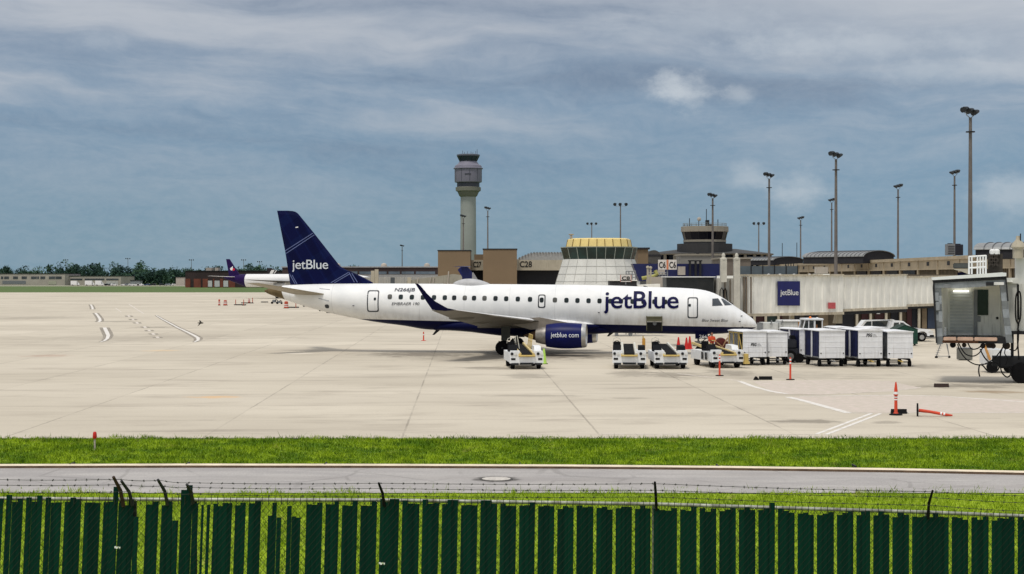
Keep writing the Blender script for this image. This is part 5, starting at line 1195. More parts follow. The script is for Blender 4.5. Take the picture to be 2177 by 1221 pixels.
# supports
MB().box(XX(1683, 134), XX(1691, 134), 134.5, 135.3, 0, s1[3] - .1).build('support_leg', cream, t); MB().box(XX(1568, 129), XX(1575, 129), 129, 130, 0, s1[2]).build('support_leg', cream, t)
m = MB(); Yq = 136; m.prism([(XX(1781, Yq), Yq, ZZ(665, Yq)), (XX(1791, Yq), Yq, ZZ(665, Yq)), (XX(1791, Yq), Yq, ZZ(688, Yq)), (XX(1776, Yq), Yq, ZZ(688, Yq))], (0, 1.2, 0)); m.build('support_bracket', cream, t)
m = MB(); m.box(XX(1778, Yq), XX(1790, Yq), Yq + .1, Yq + .6, ZZ(700, Yq), ZZ(688, Yq)); m.tube([(XX(1786, Yq), Yq + .3, 0), (XX(1786, Yq), Yq + .3, ZZ(690, Yq))], .15, 8); m.build('drive_column', dark, t)
Yq = 133; q = thing('air_conditioning_unit', 'pale grey box unit standing on the white jet bridge roof', 'air conditioner', (XX(1748, Yq), Yq, ZZ(585.2, Yq))); MB().bbox(-.5, .5, 0, .8, .12, .68, .03).build('casing', shedw, q); MB().box(-.6, .6, -.1, .9, 0, .1).build('base', bw, q)
for px in (1636, 1660, 1690):
    pass
m = MB()
for px in (1635, 1659, 1689, 1722, 1742): p_ = on_s1(px, 585); m.lathe([(.14, 0), (.12, .12), (0, .16)], (p_.x, p_.y + .4, p_.z - .05), n=10)
m.build('roof_lamp', whitem, t)
# ------------------------------------------------------------------ parked airliners in the distance
def loft_body(t, xs, mat, name='fuselage', n=24):
    m = MB(); m.loft([[Vector((x, w * math.cos(2 * math.pi * k / n), zc + h * math.sin(2 * math.pi * k / n))) for k in range(n)] for x, w, h, zc in xs]); return m.build(name, mat, t)
# freighter with purple tail
Y = 430; purple = M('purple_paint', (.016, .004, .062, 1), .5, spec=.15); t = thing('cargo_airliner', 'distant white cargo jet with a purple tail fin behind the tailplane', 'airliner', (XX(525, Y), Y, 0), R(-14)); z = lambda py: ZZ(py, Y)
q = F / Y; u = lambda px: (px - 525) / q / math.cos(R(14))
jw = M('far_jet_white', (228, 228, 228), .4, var=.03); wz = z(592); rb = 1.75
body = loft_body(t, [(u(525), rb, rb, wz - .6), (u(560), rb, rb, wz - .6), (u(640), rb, rb, wz - .6), (u(760), rb, rb, wz - .6), (u(800), rb * .6, rb * .6, wz - .9), (u(812), .05, .05, wz - 1.1)], jw)
loft_body(t, [(u(474), .15, .2, z(590)), (u(490), .7, .8, z(592)), (u(510), 1.3, 1.4, wz - .3), (u(524.8), rb + .01, rb + .01, wz - .6)], purple, 'tail_cone')
m = MB(); m.prism([(u(479), -.15, z(551)), (u(486.5), -.15, z(551)), (u(499), -.15, z(570)), (u(508), -.15, z(583)), (u(508), -.15, z(588)), (u(486), -.15, z(588))], (0, .3, 0)); fn = m.build('vertical_fin', purple, t)
m = MB(); c = Vector((u(491.5), -.2, z(572))); m.lathe([(0, -.02), (.42, -.02), (.42, 0), (0, 0)], c, 'Y', 12); m.prism([c + Vector((-.2, -.01, .2)), c + Vector((.3, -.01, .8)), c + Vector((.45, -.01, .1))], (0, -.02, 0)); m.build('white_mark', whitem, fn)
m = MB(); m.lathe([(0, -.02), (.36, -.02), (.36, 0), (0, 0)], c + Vector((.62, -.01, -.15)), 'Y', 10); m.build('red_mark', M('mark_red', (.6, .02, .05, 1), .5), fn)
m = MB(); m.loft([foil(u(502), u(484), z(589), .15, -.8), foil(u(468), u(462), z(587), .06, -7)]); m.build('tailplane', jw, t)
m = MB(); m.loft([foil(u(502), u(484), z(589), .15, .8), foil(u(476), u(470), z(587), .06, 6)]); m.build('tailplane', jw, t)
for s in (-1, 1):
    m = MB(); m.loft([foil(u(655), u(590), z(600), .35, s * 1.4), foil(u(585), u(568), z(602) + .9, .12, s * 15)]); m.build('wing', M('far_wing_grey', (90, 88, 84), .6), t)
    m = MB(); m.lathe([(.9, 0), (1.0, -.6), (.95, -2.2), (.6, -3.2)], (u(625), s * 5, wz - 2.0), 'X', 16); m.build('engine', jw, t)
for x, y in ((u(600), -2.6), (u(600), 2.6), (u(770), 0)): m = MB(); m.tube([(x, y, wz - 2), (x, y, .4)], .15, 6); m.lathe([(0, -.2), (.5, -.2), (.5, .2), (0, .2)], (x, y, .5), 'Y', 14); m.build('landing_gear', dark, t)
# dark tailed jet beyond it
Y = 560; t = thing('airliner', 'distant jet showing only a dark fin with white slanted stripes beyond the purple tail', 'airliner', (XX(600, Y), Y, 0)); z = lambda py: ZZ(py, Y); q = F / Y; u = lambda px: (px - 600) / q
dfin = M('dark_fin', (34, 28, 34), .5)
loft_body(t, [(u(560), .2, .3, z(596)), (u(580), 1.3, 1.4, z(598)), (u(600), 1.75, 1.75, z(600)), (u(780), 1.75, 1.75, z(600)), (u(800), .8, .8, z(602)), (u(805), .1, .1, z(603))], jw)
m = MB(); m.prism([(u(567), -.15, z(570)), (u(577), -.15, z(570)), (u(606), -.15, z(588)), (u(606), -.15, z(592)), (u(572), -.15, z(592))], (0, .3, 0)); fn = m.build('vertical_fin', dfin, t)
m = MB(); m.prism([(u(573), -.2, z(582.5)), (u(579.5), -.2, z(582.5)), (u(584), -.2, z(574)), (u(577), -.2, z(574.5))], (0, -.02, 0)); m.build('white_stripe', whitem, fn)
m = MB(); m.prism([(u(582), -.2, z(582)), (u(584), -.2, z(582)), (u(589), -.2, z(574.5)), (u(587), -.2, z(574.5))], (0, -.02, 0)); m.build('white_stripe', whitem, fn)
for s in (-1, 1): m = MB(); m.loft([foil(u(690), u(650), z(604), .3, s * 1.4), foil(u(645), u(632), z(604), .1, s * 15)]); m.build('wing', M('far_wing_grey', (0, 0, 0)), t)
for x, y in ((u(660), -2.6), (u(660), 2.6), (u(780), 0)): m = MB(); m.tube([(x, y, z(600)), (x, y, .4)], .15, 6); m.lathe([(0, -.2), (.5, -.2), (.5, .2), (0, .2)], (x, y, .5), 'Y', 14); m.build('landing_gear', dark, t)
# regional jet with navy T tail behind the fuselage
Y = 170; t = thing('regional_jet', 'regional jet hidden behind the airliner with only its navy T tail showing', 'airliner', (XX(1000, Y), Y, 0), 0); z = lambda py: ZZ(py, Y); q = F / Y; u = lambda px: (px - 1000) / q
loft_body(t, [(u(945), .1, .15, 2.6), (u(975), .75, .8, 2.4), (u(1030), 1.14, 1.14, 2.2), (u(1380), 1.14, 1.14, 2.2), (u(1430), .7, .7, 1.9), (u(1450), .05, .05, 1.7)], jw)
rn = M('regional_navy', (.008, .014, .11, 1), .35)
m = MB(); m.prism([(u(973), -.1, z(574)), (u(979), -.1, z(568)), (u(991), -.1, z(566.5)), (u(998), -.1, z(571)), (u(1004), -.1, z(580)), (u(1003), -.1, z(603)), (u(984), -.1, z(603)), (u(982), -.1, z(588))], (0, .2, 0)); m.build('vertical_fin', rn, t)
m = MB(); m.prism([(u(1004), -.11, z(580)), (u(1006), -.11, z(579)), (u(1021), -.11, z(603)), (u(1003), -.11, z(603))], (0, .22, 0)); m.build('fin_root', M('regional_grey', (150, 150, 152), .5), t)
m = MB(); m.loft([foil(u(1001), u(980), z(567.5), .1, -.1), foil(u(985), u(966), z(567.5), .05, -3.6)]); m.loft([foil(u(1001), u(980), z(567.5), .1, .1), foil(u(985), u(966), z(567.5), .05, 3.6)]); m.build('tailplane', rn, t)
for s in (-1, 1): m = MB(); m.loft([foil(u(1230), u(1160), 1.6, .2, s * 1), foil(u(1150), u(1130), 2.2, .07, s * 10)]); m.build('wing', jw, t); m = MB(); m.lathe([(.5, 0), (.62, -.6), (.6, -2), (.4, -3)], (u(1060), s * 1.9, 2.7), 'X', 16); m.build('engine', rn, t)
for x, y in ((u(1180), -2), (u(1180), 2), (u(1400), 0)): m = MB(); m.tube([(x, y, 1.6), (x, y, .3)], .1, 6); m.lathe([(0, -.1), (.35, -.1), (.35, .1), (0, .1)], (x, y, .35), 'Y', 14); m.build('landing_gear', dark, t)
# distant pale bridges behind the fuselage
Y = 250; t = thing('jet_bridge', 'distant pale jet bridge with two upright columns seen above the rear fuselage', 'jet bridge', (XX(780, Y), Y, 0)); ox = t.location.x; z = lambda py: ZZ(py, Y)
tunnel(t, (XX(737, Y) - ox, 0, 0), (XX(932, Y) - ox, 6, 0), z(606), z(604), z(590) - z(606), 3, M('far_bridge_white', (176, 174, 168), .6, var=.1, scale=.3, streak=.4), pitch=1.2)
for px, pt in ((795, 576), (803, 573), (872, 590)): m = MB(); w = .28; m.box(XX(px, Y) - ox - w, XX(px, Y) - ox + w, -2.2, -1.7, 0, z(pt)); m.build('lift_column', cream, t)
m = MB(); m.prism([(XX(866, Y) - ox, -2, z(597)), (XX(964, Y) - ox, -2, z(583)), (XX(985, Y) - ox, -2, z(586)), (XX(985, Y) - ox, -2, z(602)), (XX(866, Y) - ox, -2, z(604))], (0, 3, 0)); m.build('sloping_roof', M('far_bridge_roof', (150, 146, 134), .7, var=.1, scale=.4, streak=.4), t)
for px in (953, 922, 889, 915): m = MB(); m.tube([(XX(px, Y) - ox, -2.1, z(604)), (XX(px + 2, Y) - ox, -2.1, z(577 if px == 953 else 590))], .1, 5); m.build('post', shedw, t)
m = MB(); m.box(XX(832, Y) - ox, XX(841, Y) - ox, -1.8, -1.6, z(603), z(590)); m.build('window', winf, t)
MB().box(XX(750, Y) - ox, XX(756, Y) - ox, -1, 0, 0, z(605)).build('support_leg', grey, t); MB().box(XX(915, Y) - ox, XX(920, Y) - ox, 3, 4, 0, z(605)).build('support_leg', grey, t)
for px, Yv, lb in ((775, 470, 'left'), (800, 470, 'middle'), (836, 470, 'right')): simple_van('pale service truck far behind the rear fuselage, %s one of three' % lb, 6, 3.0, loc=(XX(px, Yv), Yv, .02), group='trucks behind the fuselage')

# ------------------------------------------------------------------ ground vehicles
vw = M('vehicle_white', (230, 232, 234), .4, var=.05, scale=2, streak=.15, dirt=lin(140, 132, 120)); seatm = M('seat_black', (.008, .009, .011, 1), .8, spec=.12); belt = M('belt_rubber', (.012, .012, .012, 1), .9, var=.25, scale=6, spec=.06); railw = M('belt_rail', (206, 204, 192), .5, var=.1, streak=.3)
def belt_loader(label, px, py, rz, yellow_rail=False, tall_rail=False, group='belt loaders parked in a row'):
    g = G(px, py); t = thing('belt_loader', label, 'belt loader', (g.x, g.y + .15, 0), rz, group); L = 6.4; W = 1.02
    m = MB(); m.prism([(x, 0, z) for x, z in ((-W, .38), (-W, .92), (-W + .05, 1.14), (-.42, 1.14), (-.42, .86), (.42, .86), (.42, 1.14), (W - .05, 1.14), (W, .92), (W, .38))], (0, .5, 0)); m.box(-W, -.45, .5, L * .72, .42, 1.0); m.box(.45, W, .5, L * .72, .42, 1.04); m.box(-.45, .45, .5, L * .72, .42, .74); b = m.build('body', vw, t)
    m = MB(); m.box(-W + .08, -.5, -.035, 0, .28, .4); m.box(-.4, .4, -.02, .3, .3, .42); m.box(.5, W - .08, -.035, 0, .28, .4); m.build('bumper', dark, b)
    for s in (-1, 1):
        for dx in (.12, .33):
            m = MB(); m.lathe([(.0, 0), (.07, 0), (.09, -.02), (.09, -.05), (.0, -.06)], (s * (W - dx), 0, .96), 'Y', 12); m.build('headlight', lensm if dx == (.33 if s < 0 else .12) else dark, b)
        m = MB(); m.box(s * (W - .2) - .13, s * (W - .2) + .13, -.02, 0, .58, .70); m.build('vent', black, b)
        for y in (.75, L * .62):
            m = MB(); m.lathe([(.0, -.12), (.2, -.13), (.33, -.12), (.36, -.06), (.36, .06), (.33, .12), (.2, .13), (0, .12)], (s * (W - .22), y, .36), 'Y' if False else 'X', 20); m.build('wheel', tyre, t)
    # conveyor
    cv = bpy.data.objects.new('conveyor', None)
    m = MB(); m.loft([[Vector((-.31, y, z + .06)), Vector((.31, y, z + .06)), Vector((.31, y, z - .06)), Vector((-.31, y, z - .06))] for y, z in ((-.12, .84), (-.05, .9), (L, 1.24), (L + .08, 1.18))], smooth=False); bl = m.build('belt', belt, t)
    m = MB()
    for k in range(26): y = .1 + k * .245; z = .96 + y / L * .34; m.box(-.3, .3, y, y + .03, z, z + .008)
    m.build('belt_cleat', dark, bl)
    rm = M('rail_yellowish', (206, 184, 124), .5, var=.15, streak=.3) if yellow_rail else railw
    for s in (-1, 1):
        m = MB(); m.beam((s * .4, -.1, .93), (s * .4, L, 1.32), .12, .15); m.build('side_rail', rm, t)
    m = MB(); m.tube([(-.5, -.16, .84), (.5, -.16, .84)], .055, 8); m.tube([(-.47, -.16, .84), (-.47, .05, .93)], .04, 6); m.tube([(.47, -.16, .84), (.47, .05, .93)], .04, 6); m.build('front_roller', yellow, t)
    if tall_rail:
        m = MB()
        for y in (2.6, 3.3, 4.0, 4.7): m.tube([(.5, y, 1.15), (.62, y, 2.0)], .026, 6)
        for z in (2.0, 1.6): m.tube([(.5 + (z - 1.15) * .14, 2.6, z), (.5 + (z - 1.15) * .14, 4.7, z)], .028, 6)
        m.build('handrail', yellow, t)
        m = MB(); m.tube([(-.5, 1.6, 1.0), (-.55, 1.6, 1.9)], .03, 6); m.tube([(-.15, 3.2, 1.1), (-.3, 3.2, 1.95)], .03, 6); m.build('pole', railw, t)
    # driver's place
    m = MB(); m.bbox(-.98, -.52, 1.9, 2.4, 1.0, 1.12, .03); m.bbox(-.98, -.52, 2.36, 2.48, 1.05, 1.6, .04); m.build('seat', seatm, t)
    m = MB(); m.prism([(-1.0, .75, 1.1), (-1.0, 1.3, 1.1), (-1.0, 1.3, 1.42), (-1.0, 1.1, 1.46)], (.5, 0, 0)); m.build('dashboard', seatm, t)
    m = MB(); c = Vector((-.75, 1.35, 1.52)); m.tube([c + Vector((.2 * math.cos(a), .1 * math.sin(a), .17 * math.sin(a))) for a in [k * math.pi / 6 for k in range(13)]], .02, 6, cap=False); m.tube([c, c + Vector((0, -.15, -.2))], .02, 6); m.build('steering_wheel', black, t)
    m = MB(); m.tube([(-1.0, 2.5, 1.5), (-.95, 2.5, 1.78), (-.75, 2.5, 1.86), (-.55, 2.5, 1.78), (-.5, 2.5, 1.5)], .02, 6); m.build('seat_hoop', railw, t)
    m = MB(); m.prism([(.55, .9, 1.04), (.55, 2.4, 1.04), (.55, 2.2, 1.4), (.55, 1.1, 1.36)], (.42, 0, 0)); m.build('engine_cover', seatm if not yellow_rail else vw, t)
    return t
belt_loader('white belt loader with yellow handrail parked under the wing by the main wheels', 1120, 786.5, R(5), True, True)
belt_loader('white belt loader with black seat, second from the left, facing straight out', 1338.5, 786, R(-3.5))
belt_loader('white belt loader third from the left, with pale rails beside a dark belt', 1427.5, 786, R(0))
b4 = belt_loader('white belt loader turned sideways next to the first baggage cart', 1549, 784, R(10), True)
m = MB(); m.box(.95, 1.28, -.3, .35, .28, .42); m.box(.98, 1.22, -.25, .2, .42, .9); m.build('step', yellow, b4)
for y in (.9, 1.7): MB().box(-1.12, -1.1, y, y + .3, .5, .95).build('side_vent', black, b4)

ins = M('cart_inside', (.02, .018, .016, 1), .9); curt = M('navy_curtain', (.006, .010, .055, 1), .7, var=.4, scale=3)
def cart(label, px, py, rz, W=1.56, H=1.62, curtain='navy', text=None, ty=.78, group='white baggage carts in a row', flank=vw, L=3.0):
    g = G(px, py); t = thing('baggage_cart', label, 'baggage cart', (g.x, g.y + .1, 0), rz, group); z0 = .55; z1 = z0 + H; w = W / 2
    m = MB(); m.box(-w, w, 0, .05, z0, z1); 
    for k in range(1, 5): zz_ = z0 + H * k / 5; m.box(-w + .02, w - .02, -.012, 0, zz_, zz_ + .025)
    body = m.build('end_panel', cartwhite, t); MB().box(-w, w, L - .05, L, z0, z1).build('end_panel', cartwhite, t)
    m = MB(); m.prism([(-w - .04, -.06, z1), (w + .04, -.06, z1), (w + .04, -.06, z1 + .05), (w * .6, -.06, z1 + .1), (-w * .6, -.06, z1 + .1), (-w - .04, -.06, z1 + .05)], (0, L + .12, 0)); m.build('roof', cartwhite, t)
    MB().box(-w, w, .05, L - .05, z0, z0 + .08).build('floor', grey, t)
    MB().box(-.03, .03, .06, L - .06, z0 + .09, z1).build('inner_wall', ins, t)
    if curtain == 'open':
        for y in (.1, L * .34, L * .67, L - .1): MB().box(-w, -w + .06, y - .03, y + .03, z0, z1).build('frame_post', yellow, t)
        m = MB(); m.beam((-w + .03, .1, z0), (-w + .03, L * .34, z1), .04); m.beam((-w + .03, .06, z1 - .08), (-w + .03, L - .06, z1 - .08), .06); m.build('frame_brace', yellow, t)
    else:
        for s in (-1, 1):
            m = MB(); n = 26; pr = [(s * (w - .02) + s * .025 * math.sin(k * 1.9), .08 + (L - .16) * k / n) for k in range(n + 1)]
            m.add([(x, y, z0 + .02) for x, y in pr] + [(x, y, z1) for x, y in pr], [(k, k + 1, n + 2 + k, n + 1 + k) for k in range(n)], True); m.build('side_curtain', curt if curtain == 'navy' else M('grey_curtain', (.12, .13, .14, 1), .7, var=.3), t)
        MB().box(-w - .01, -w + .05, L * .48, L * .54, z0, z1).build('frame_post', cartwhite, t)
    for x in (-w + .1, w - .1):
        m = MB(); m.lathe([(0, -.02), (.04, -.02), (.04, 0), (0, 0)], (x, -.012, z0 + .3), 'Y', 10); m.build('bumper_stud', black, body)
    m = MB(); m.beam((-w * .8, .1, .46), (-w * .8, L - .1, .46), .08, .12); m.beam((w * .8, .1, .46), (w * .8, L - .1, .46), .08, .12); m.beam((-w * .8, .35, .3), (w * .8, .35, .3), .07); m.beam((-w * .8, L - .4, .3), (w * .8, L - .4, .3), .07); m.build('chassis', dark, t)
    for x in (-w + .12, w - .12):
        for y in (.35, L - .4): m = MB(); m.lathe([(0, -.08), (.1, -.09), (.2, -.07), (.21, .07), (.1, .09), (0, .08)], (x, y, .21), 'X', 16); m.build('wheel', tyre, t)
    m = MB(); m.tube([(-.12, .1, .42), (0, -.35, .36), (.12, .1, .42)], .03, 6); m.lathe([(.05, -.03), (.09, -.03), (.09, .03), (.05, .03)], (0, -.4, .36), n=12); m.build('tow_hitch', yellow if rnd.random() < .5 else grey, t)
    if text: 
        m_ = flat_text(text, -.28, .12, -.02, z0 + H * ty - .1, z0 + H * ty + .1, black, body, bold=.03, shear=.25)
        m = MB()
        for k in range(3): m.box(.16, .44 - k * .05, -.018, -.013, z0 + H * ty - .1 + k * .07, z0 + H * ty - .08 + k * .07)
        m.build('small_print', M('print_grey', (150, 150, 150), .6), body)
    return t
cart('open sided white baggage cart with yellow frame next to the sideways belt loader', 1605.5, 778, R(10), 1.56, 1.58, 'open', 'PSG', .5)
cart('white baggage cart second in the row, close right of the open sided cart', 1653.5, 777, R(2), 1.3, 1.52)
cart('white baggage cart with two navy curtains standing behind the gap in the row', 1714, 772, R(16), .9, 1.6, group='white baggage carts in a row')
cart('white baggage cart with navy side curtain and yellow hitch, fourth in the row', 1770, 780.5, R(8), 1.66, 1.68)
cart('white baggage cart with black lettering and wide navy curtain', 1851.5, 781, R(9), 1.58, 1.72, 'navy', 'PSG', .84)
cart('white baggage cart with grey curtain at the right end of the row', 1915, 781, R(2), 1.6, 1.62, 'grey')
cart('white baggage cart showing only roof and edge behind the fourth cart', 1800, 768, R(4), 1.4, 1.62)
cart('white baggage cart behind the lettered cart, only its roof in view', 1868, 768, R(4), 1.5, 1.6)

# tug with cab behind the carts
Y = 108; g = Vector((XX(1735, Y), Y, 0)); t = thing('pushback_tug', 'white tug with glazed cab and orange beacon behind the baggage carts', 'tug', g); z = lambda py: ZZ(py, Y); ux = lambda px: XX(px, Y) - g.x
m = MB(); m.bbox(ux(1700), ux(1792), 0, 2.1, .35, z(703), .08); m.bbox(ux(1754), ux(1790), .1, 2.0, z(706), z(699.5), .06); m.build('body', vw, t)
m = MB(); m.prism([(ux(1706), .15, z(704)), (ux(1712), .15, z(681)), (ux(1714), .15, z(681)), (ux(1708), .15, z(704))], (0, .1, 0)); m.box(ux(1719.5), ux(1721), .1, .2, z(704), z(682)); m.box(ux(1731), ux(1734.5), .1, .2, z(704), z(682)); m.box(ux(1748), ux(1750), .1, .2, z(704), z(681))
m.prism([(ux(1706), 1.75, z(704)), (ux(1712), 1.75, z(681)), (ux(1714), 1.75, z(681)), (ux(1708), 1.75, z(704))], (0, .1, 0)); m.box(ux(1748), ux(1750), 1.75, 1.85, z(704), z(681)); cb = m.build('cab_frame', vw, t)
m = MB(); m.bbox(ux(1711), ux(1751.5), .05, 1.95, z(681.5), z(677.5), .03); m.build('cab_roof', vw, t)
m = MB(); m.prism([(ux(1708), .2, z(704)), (ux(1713.5), .2, z(682)), (ux(1731), .2, z(682)), (ux(1731), .2, z(704))], (0, 1.6, 0)); m.build('cab_window', glass, t)
m = MB(); m.box(ux(1735), ux(1747.5), .3, 1.5, z(704), z(683)); m.build('cab_interior', ins, t)
m = MB(); m.bbox(ux(1734.5), ux(1741), .25, .6, z(704), z(689), .05); m.build('seat', M('seat_tan', (170, 120, 84), .7), t)
m = MB(); m.lathe([(.09, 0), (.09, .08), (.04, .13), (0, .14)], (ux(1726), .6, z(677.5)), n=12); m.build('beacon', amber, t); m = MB(); m.lathe([(.07, 0), (.07, .06), (0, .08)], (ux(1741), .6, z(677.5)), n=10); m.build('beacon', whitem, t)
for px in (1712, 1779): m = MB(); m.lathe([(0, -.18), (.45, -.18), (.48, 0), (.45, .18), (0, .18)], (ux(px), .1, .46), 'Y', 20); m.build('wheel', tyre, t)
# big wheeled tractor between carts
Y = 104; g = Vector((XX(1678, Y), Y, 0)); t = thing('baggage_tractor', 'dark baggage tractor with big tyres in the gap between the white carts', 'tractor', g); ux = lambda px: XX(px, Y) - g.x; z = lambda py: ZZ(py, Y)
m = MB(); m.bbox(ux(1668), ux(1700), .3, 1.5, .5, z(741), .06); m.bbox(ux(1674), ux(1696), .3, 1.5, z(742), z(722), .08); m.build('body', M('tractor_dark', (.02, .022, .03, 1), .6), t)
m = MB(); m.lathe([(.0, -.1), (.2, -.12), (.24, -.14), (.40, -.12), (.42, 0), (.40, .12), (0, .12)], (ux(1681), .15, .43), 'Y', 24); w_ = m.build('rear_wheel', tyre, t); m = MB(); m.lathe([(0, -.16), (.1, -.17), (.22, -.14), (.22, -.1)], (ux(1681), .15, .43), 'Y', 20); m.build('rim', M('rim_grey', (116, 116, 114), .5, .4), w_)
m = MB(); m.lathe([(0, -.1), (.3, -.1), (.32, 0), (.3, .1), (0, .1)], (ux(1700), .15, .32), 'Y', 20); m.build('front_wheel', tyre, t)
m = MB(); m.bbox(ux(1684), ux(1694), .5, 1.2, z(723), z(714), .05); m.build('seat', seatm, t)
# long grey service truck behind the nose
Y = 122; g = Vector((XX(1650, Y), Y, 0)); t = thing('service_truck', 'pale grey equipment truck with flat deck behind the nose of the airliner', 'truck', g); ux = lambda px: XX(px, Y) - g.x; z = lambda py: ZZ(py, Y); tg = M('truck_pale', (196, 198, 196), .55, var=.08, streak=.3)
m = MB(); m.bbox(ux(1657), ux(1697), 0, 2.2, .6, z(684.5), .05); m.bbox(ux(1622), ux(1655), 0, 2.2, .6, z(686.5), .05); m.box(ux(1606), ux(1622), .1, 2.0, .6, z(692)); m.build('body', tg, t)
m = MB(); m.box(ux(1660), ux(1710), -.1, 2.3, z(683.8), z(681.5)); m.build('deck', whitem, t); m = MB(); m.box(ux(1697), ux(1709), .1, 2.0, z(706), z(685)); m.build('tank', M('orange_tank', (206, 150, 90), .5), t)
m = MB(); m.box(ux(1610), ux(1622), 0, .1, z(704), z(686)); m.build('side_post', grey, t)
for q in (1637, 1660): MB().tube([(ux(q), -.1, z(690)), (ux(q + 4), -.1, z(684)), (ux(q + 2), -.1, z(681))], .05, 6).build('hose_fitting', grey, t)
for px in (1618, 1645, 1688): m = MB(); m.lathe([(0, -.15), (.45, -.15), (.48, 0), (.45, .15), (0, .15)], (ux(px), .15, .48), 'Y', 18); m.build('wheel', tyre, t)

# pickup and estate car by the gate building
def pickup(label, px0, px1, pyb, mat, cap=False, group='white vehicles by the gate building'):
    Y = CAMZ * F / (pyb - HY); x0, x1 = XX(px0, Y), XX(px1, Y); L = x1 - x0; t = thing('pickup_truck' if not cap else 'estate_car', label, 'pickup truck' if not cap else 'car', ((x0 + x1) / 2, Y, 0), 0, group); k = L / 5.6; S = lambda pts: [((x - 2.8) * k, 0, z) for x, z in pts]
    if not cap: lo = [(0, .55), (0, 1.12), (1.9, 1.12), (3.9, 1.14), (5.3, 1.06), (5.6, .9), (5.6, .5), (5.1, .5), (5.05, .75), (4.8, .9), (4.45, .9), (4.2, .75), (4.1, .42), (1.55, .42), (1.5, .75), (1.25, .9), (.95, .9), (.7, .75), (.65, .5)]; up = [(1.9, 1.12), (2.05, 1.75), (2.5, 1.82), (3.0, 1.8), (3.95, 1.12)]
    else: lo = [(0, .5), (0, 1.05), (4.0, 1.08), (5.3, 1.0), (5.6, .85), (5.6, .45)]; up = [(.05, 1.05), (.55, 1.68), (3.2, 1.72), (4.2, 1.08)]
    m = MB(); m.prism(S(lo), (0, 1.85, 0)); b = m.build('body', mat, t); m = MB(); cabp = [Vector(p) + Vector((0, .1, 0)) for p in S(up)]; m.prism(cabp, (0, 1.65, 0)); c = m.build('cab', mat, t)
    wd = ([[(2.12, 1.2), (2.2, 1.66), (2.62, 1.68), (2.62, 1.2)], [(2.74, 1.2), (2.74, 1.68), (3.0, 1.66), (3.6, 1.2)]] if not cap else [[(.35, 1.15), (.7, 1.58), (1.1, 1.6), (1.1, 1.15)], [(1.2, 1.15), (1.2, 1.62), (2.6, 1.64), (2.6, 1.15)]])
    for w_ in wd: m = MB(); m.prism([Vector(p) + Vector((0, .07, 0)) for p in S(w_)], (0, .06, 0)); m.build('side_window', glass, c)
    m = MB(); a, d = Vector(S([up[-2]])[0]), Vector(S([up[-1]])[0]); e = Vector((.03, 0, .02)); m.add([a + e + Vector((0, .18, -.04)), d + e + Vector((0, .15, .03)), d + e + Vector((0, 1.7, .03)), a + e + Vector((0, 1.67, -.04))], [(0, 1, 2, 3)]); m.build('windscreen', glass, c)
    for x in ((1.1, 4.62) if not cap else (1.0, 4.6)):
        m = MB(); m.lathe([(0, -.1), (.3, -.12), (.37, -.1), (.38, 0), (.37, .1), (0, .1)], ((x - 2.8) * k, .1, .39), 'Y', 20); w_ = m.build('wheel', tyre, t); m = MB(); m.lathe([(0, -.13), (.2, -.14), (.22, -.1)], ((x - 2.8) * k, .1, .39), 'Y', 14); m.build('rim', hub, w_)
        m = MB(); m.lathe([(0, -.1), (.37, -.1), (.37, .1), (0, .1)], ((x - 2.8) * k, 1.75, .39), 'Y', 20); m.build('wheel', tyre, t)
    m = MB(); m.box(*sorted(((5.2 - 2.8) * k, (5.62 - 2.8) * k)), -.02, .25, .78, .95); m.build('headlight', lensm, b); m = MB(); m.box((5.3 - 2.8) * k, (5.68 - 2.8) * k, .0, 1.85, .38, .6); m.build('front_bumper', dark, b)
    m = MB(); m.box(-2.82 * k, -2.62 * k, -.02, .12, .8, 1.08); m.build('tail_light', redm, b); m = MB(); m.box(-2.9 * k, -2.7 * k, 0, 1.85, .42, .56); m.build('rear_bumper', grey, b)
    if not cap: m = MB(); m.bbox((2.1 - 2.8) * k, (2.3 - 2.8) * k, .3, 1.5, 1.82, 1.92, .03); m.build('roof_beacon', whitem, c)
    return t
pickup('white pickup truck with beacon bar half hidden by a green dumpster', 1848, 1984, 727, vw)
pickup('white estate car with dark rear window just left of the white pickup', 1827, 1958, 721, vw, True)
# green wheeled dumpster
Y = 130; g = Vector((XX(1927, Y), Y, 0)); t = thing('dumpster', 'dark green dumpster with sloping lid in front of the white pickup', 'dumpster', g, R(8)); gm = M('dumpster_green', (.004, .045, .028, 1), .5, var=.25, scale=3); 
m = MB(); m.prism([(x, 0, z) for x, z in ((-.98, .15), (-.98, 1.25), (-.1, 1.68), (.98, 1.3), (.98, .15))], (0, 1.5, 0)); b = m.build('bin', gm, t); m = MB(); m.beam((-1.02, .75, 1.28), (-.1, .75, 1.72), 1.54, .05); m.beam((-.1, .75, 1.72), (1.02, .75, 1.34), 1.54, .05); m.build('lid', M('lid_green', (.006, .03, .022, 1), .6), t)
m = MB()
for x in (-.6, -.1, .4): m.box(x, x + .07, -.05, 0, .15, 1.2)
m.build('rib', gm, b)
for x in (-.8, .8): m = MB(); m.lathe([(0, -.05), (.08, -.05), (.08, .05), (0, .05)], (x, .2, .08), 'Y', 10); m.build('castor', black, t)

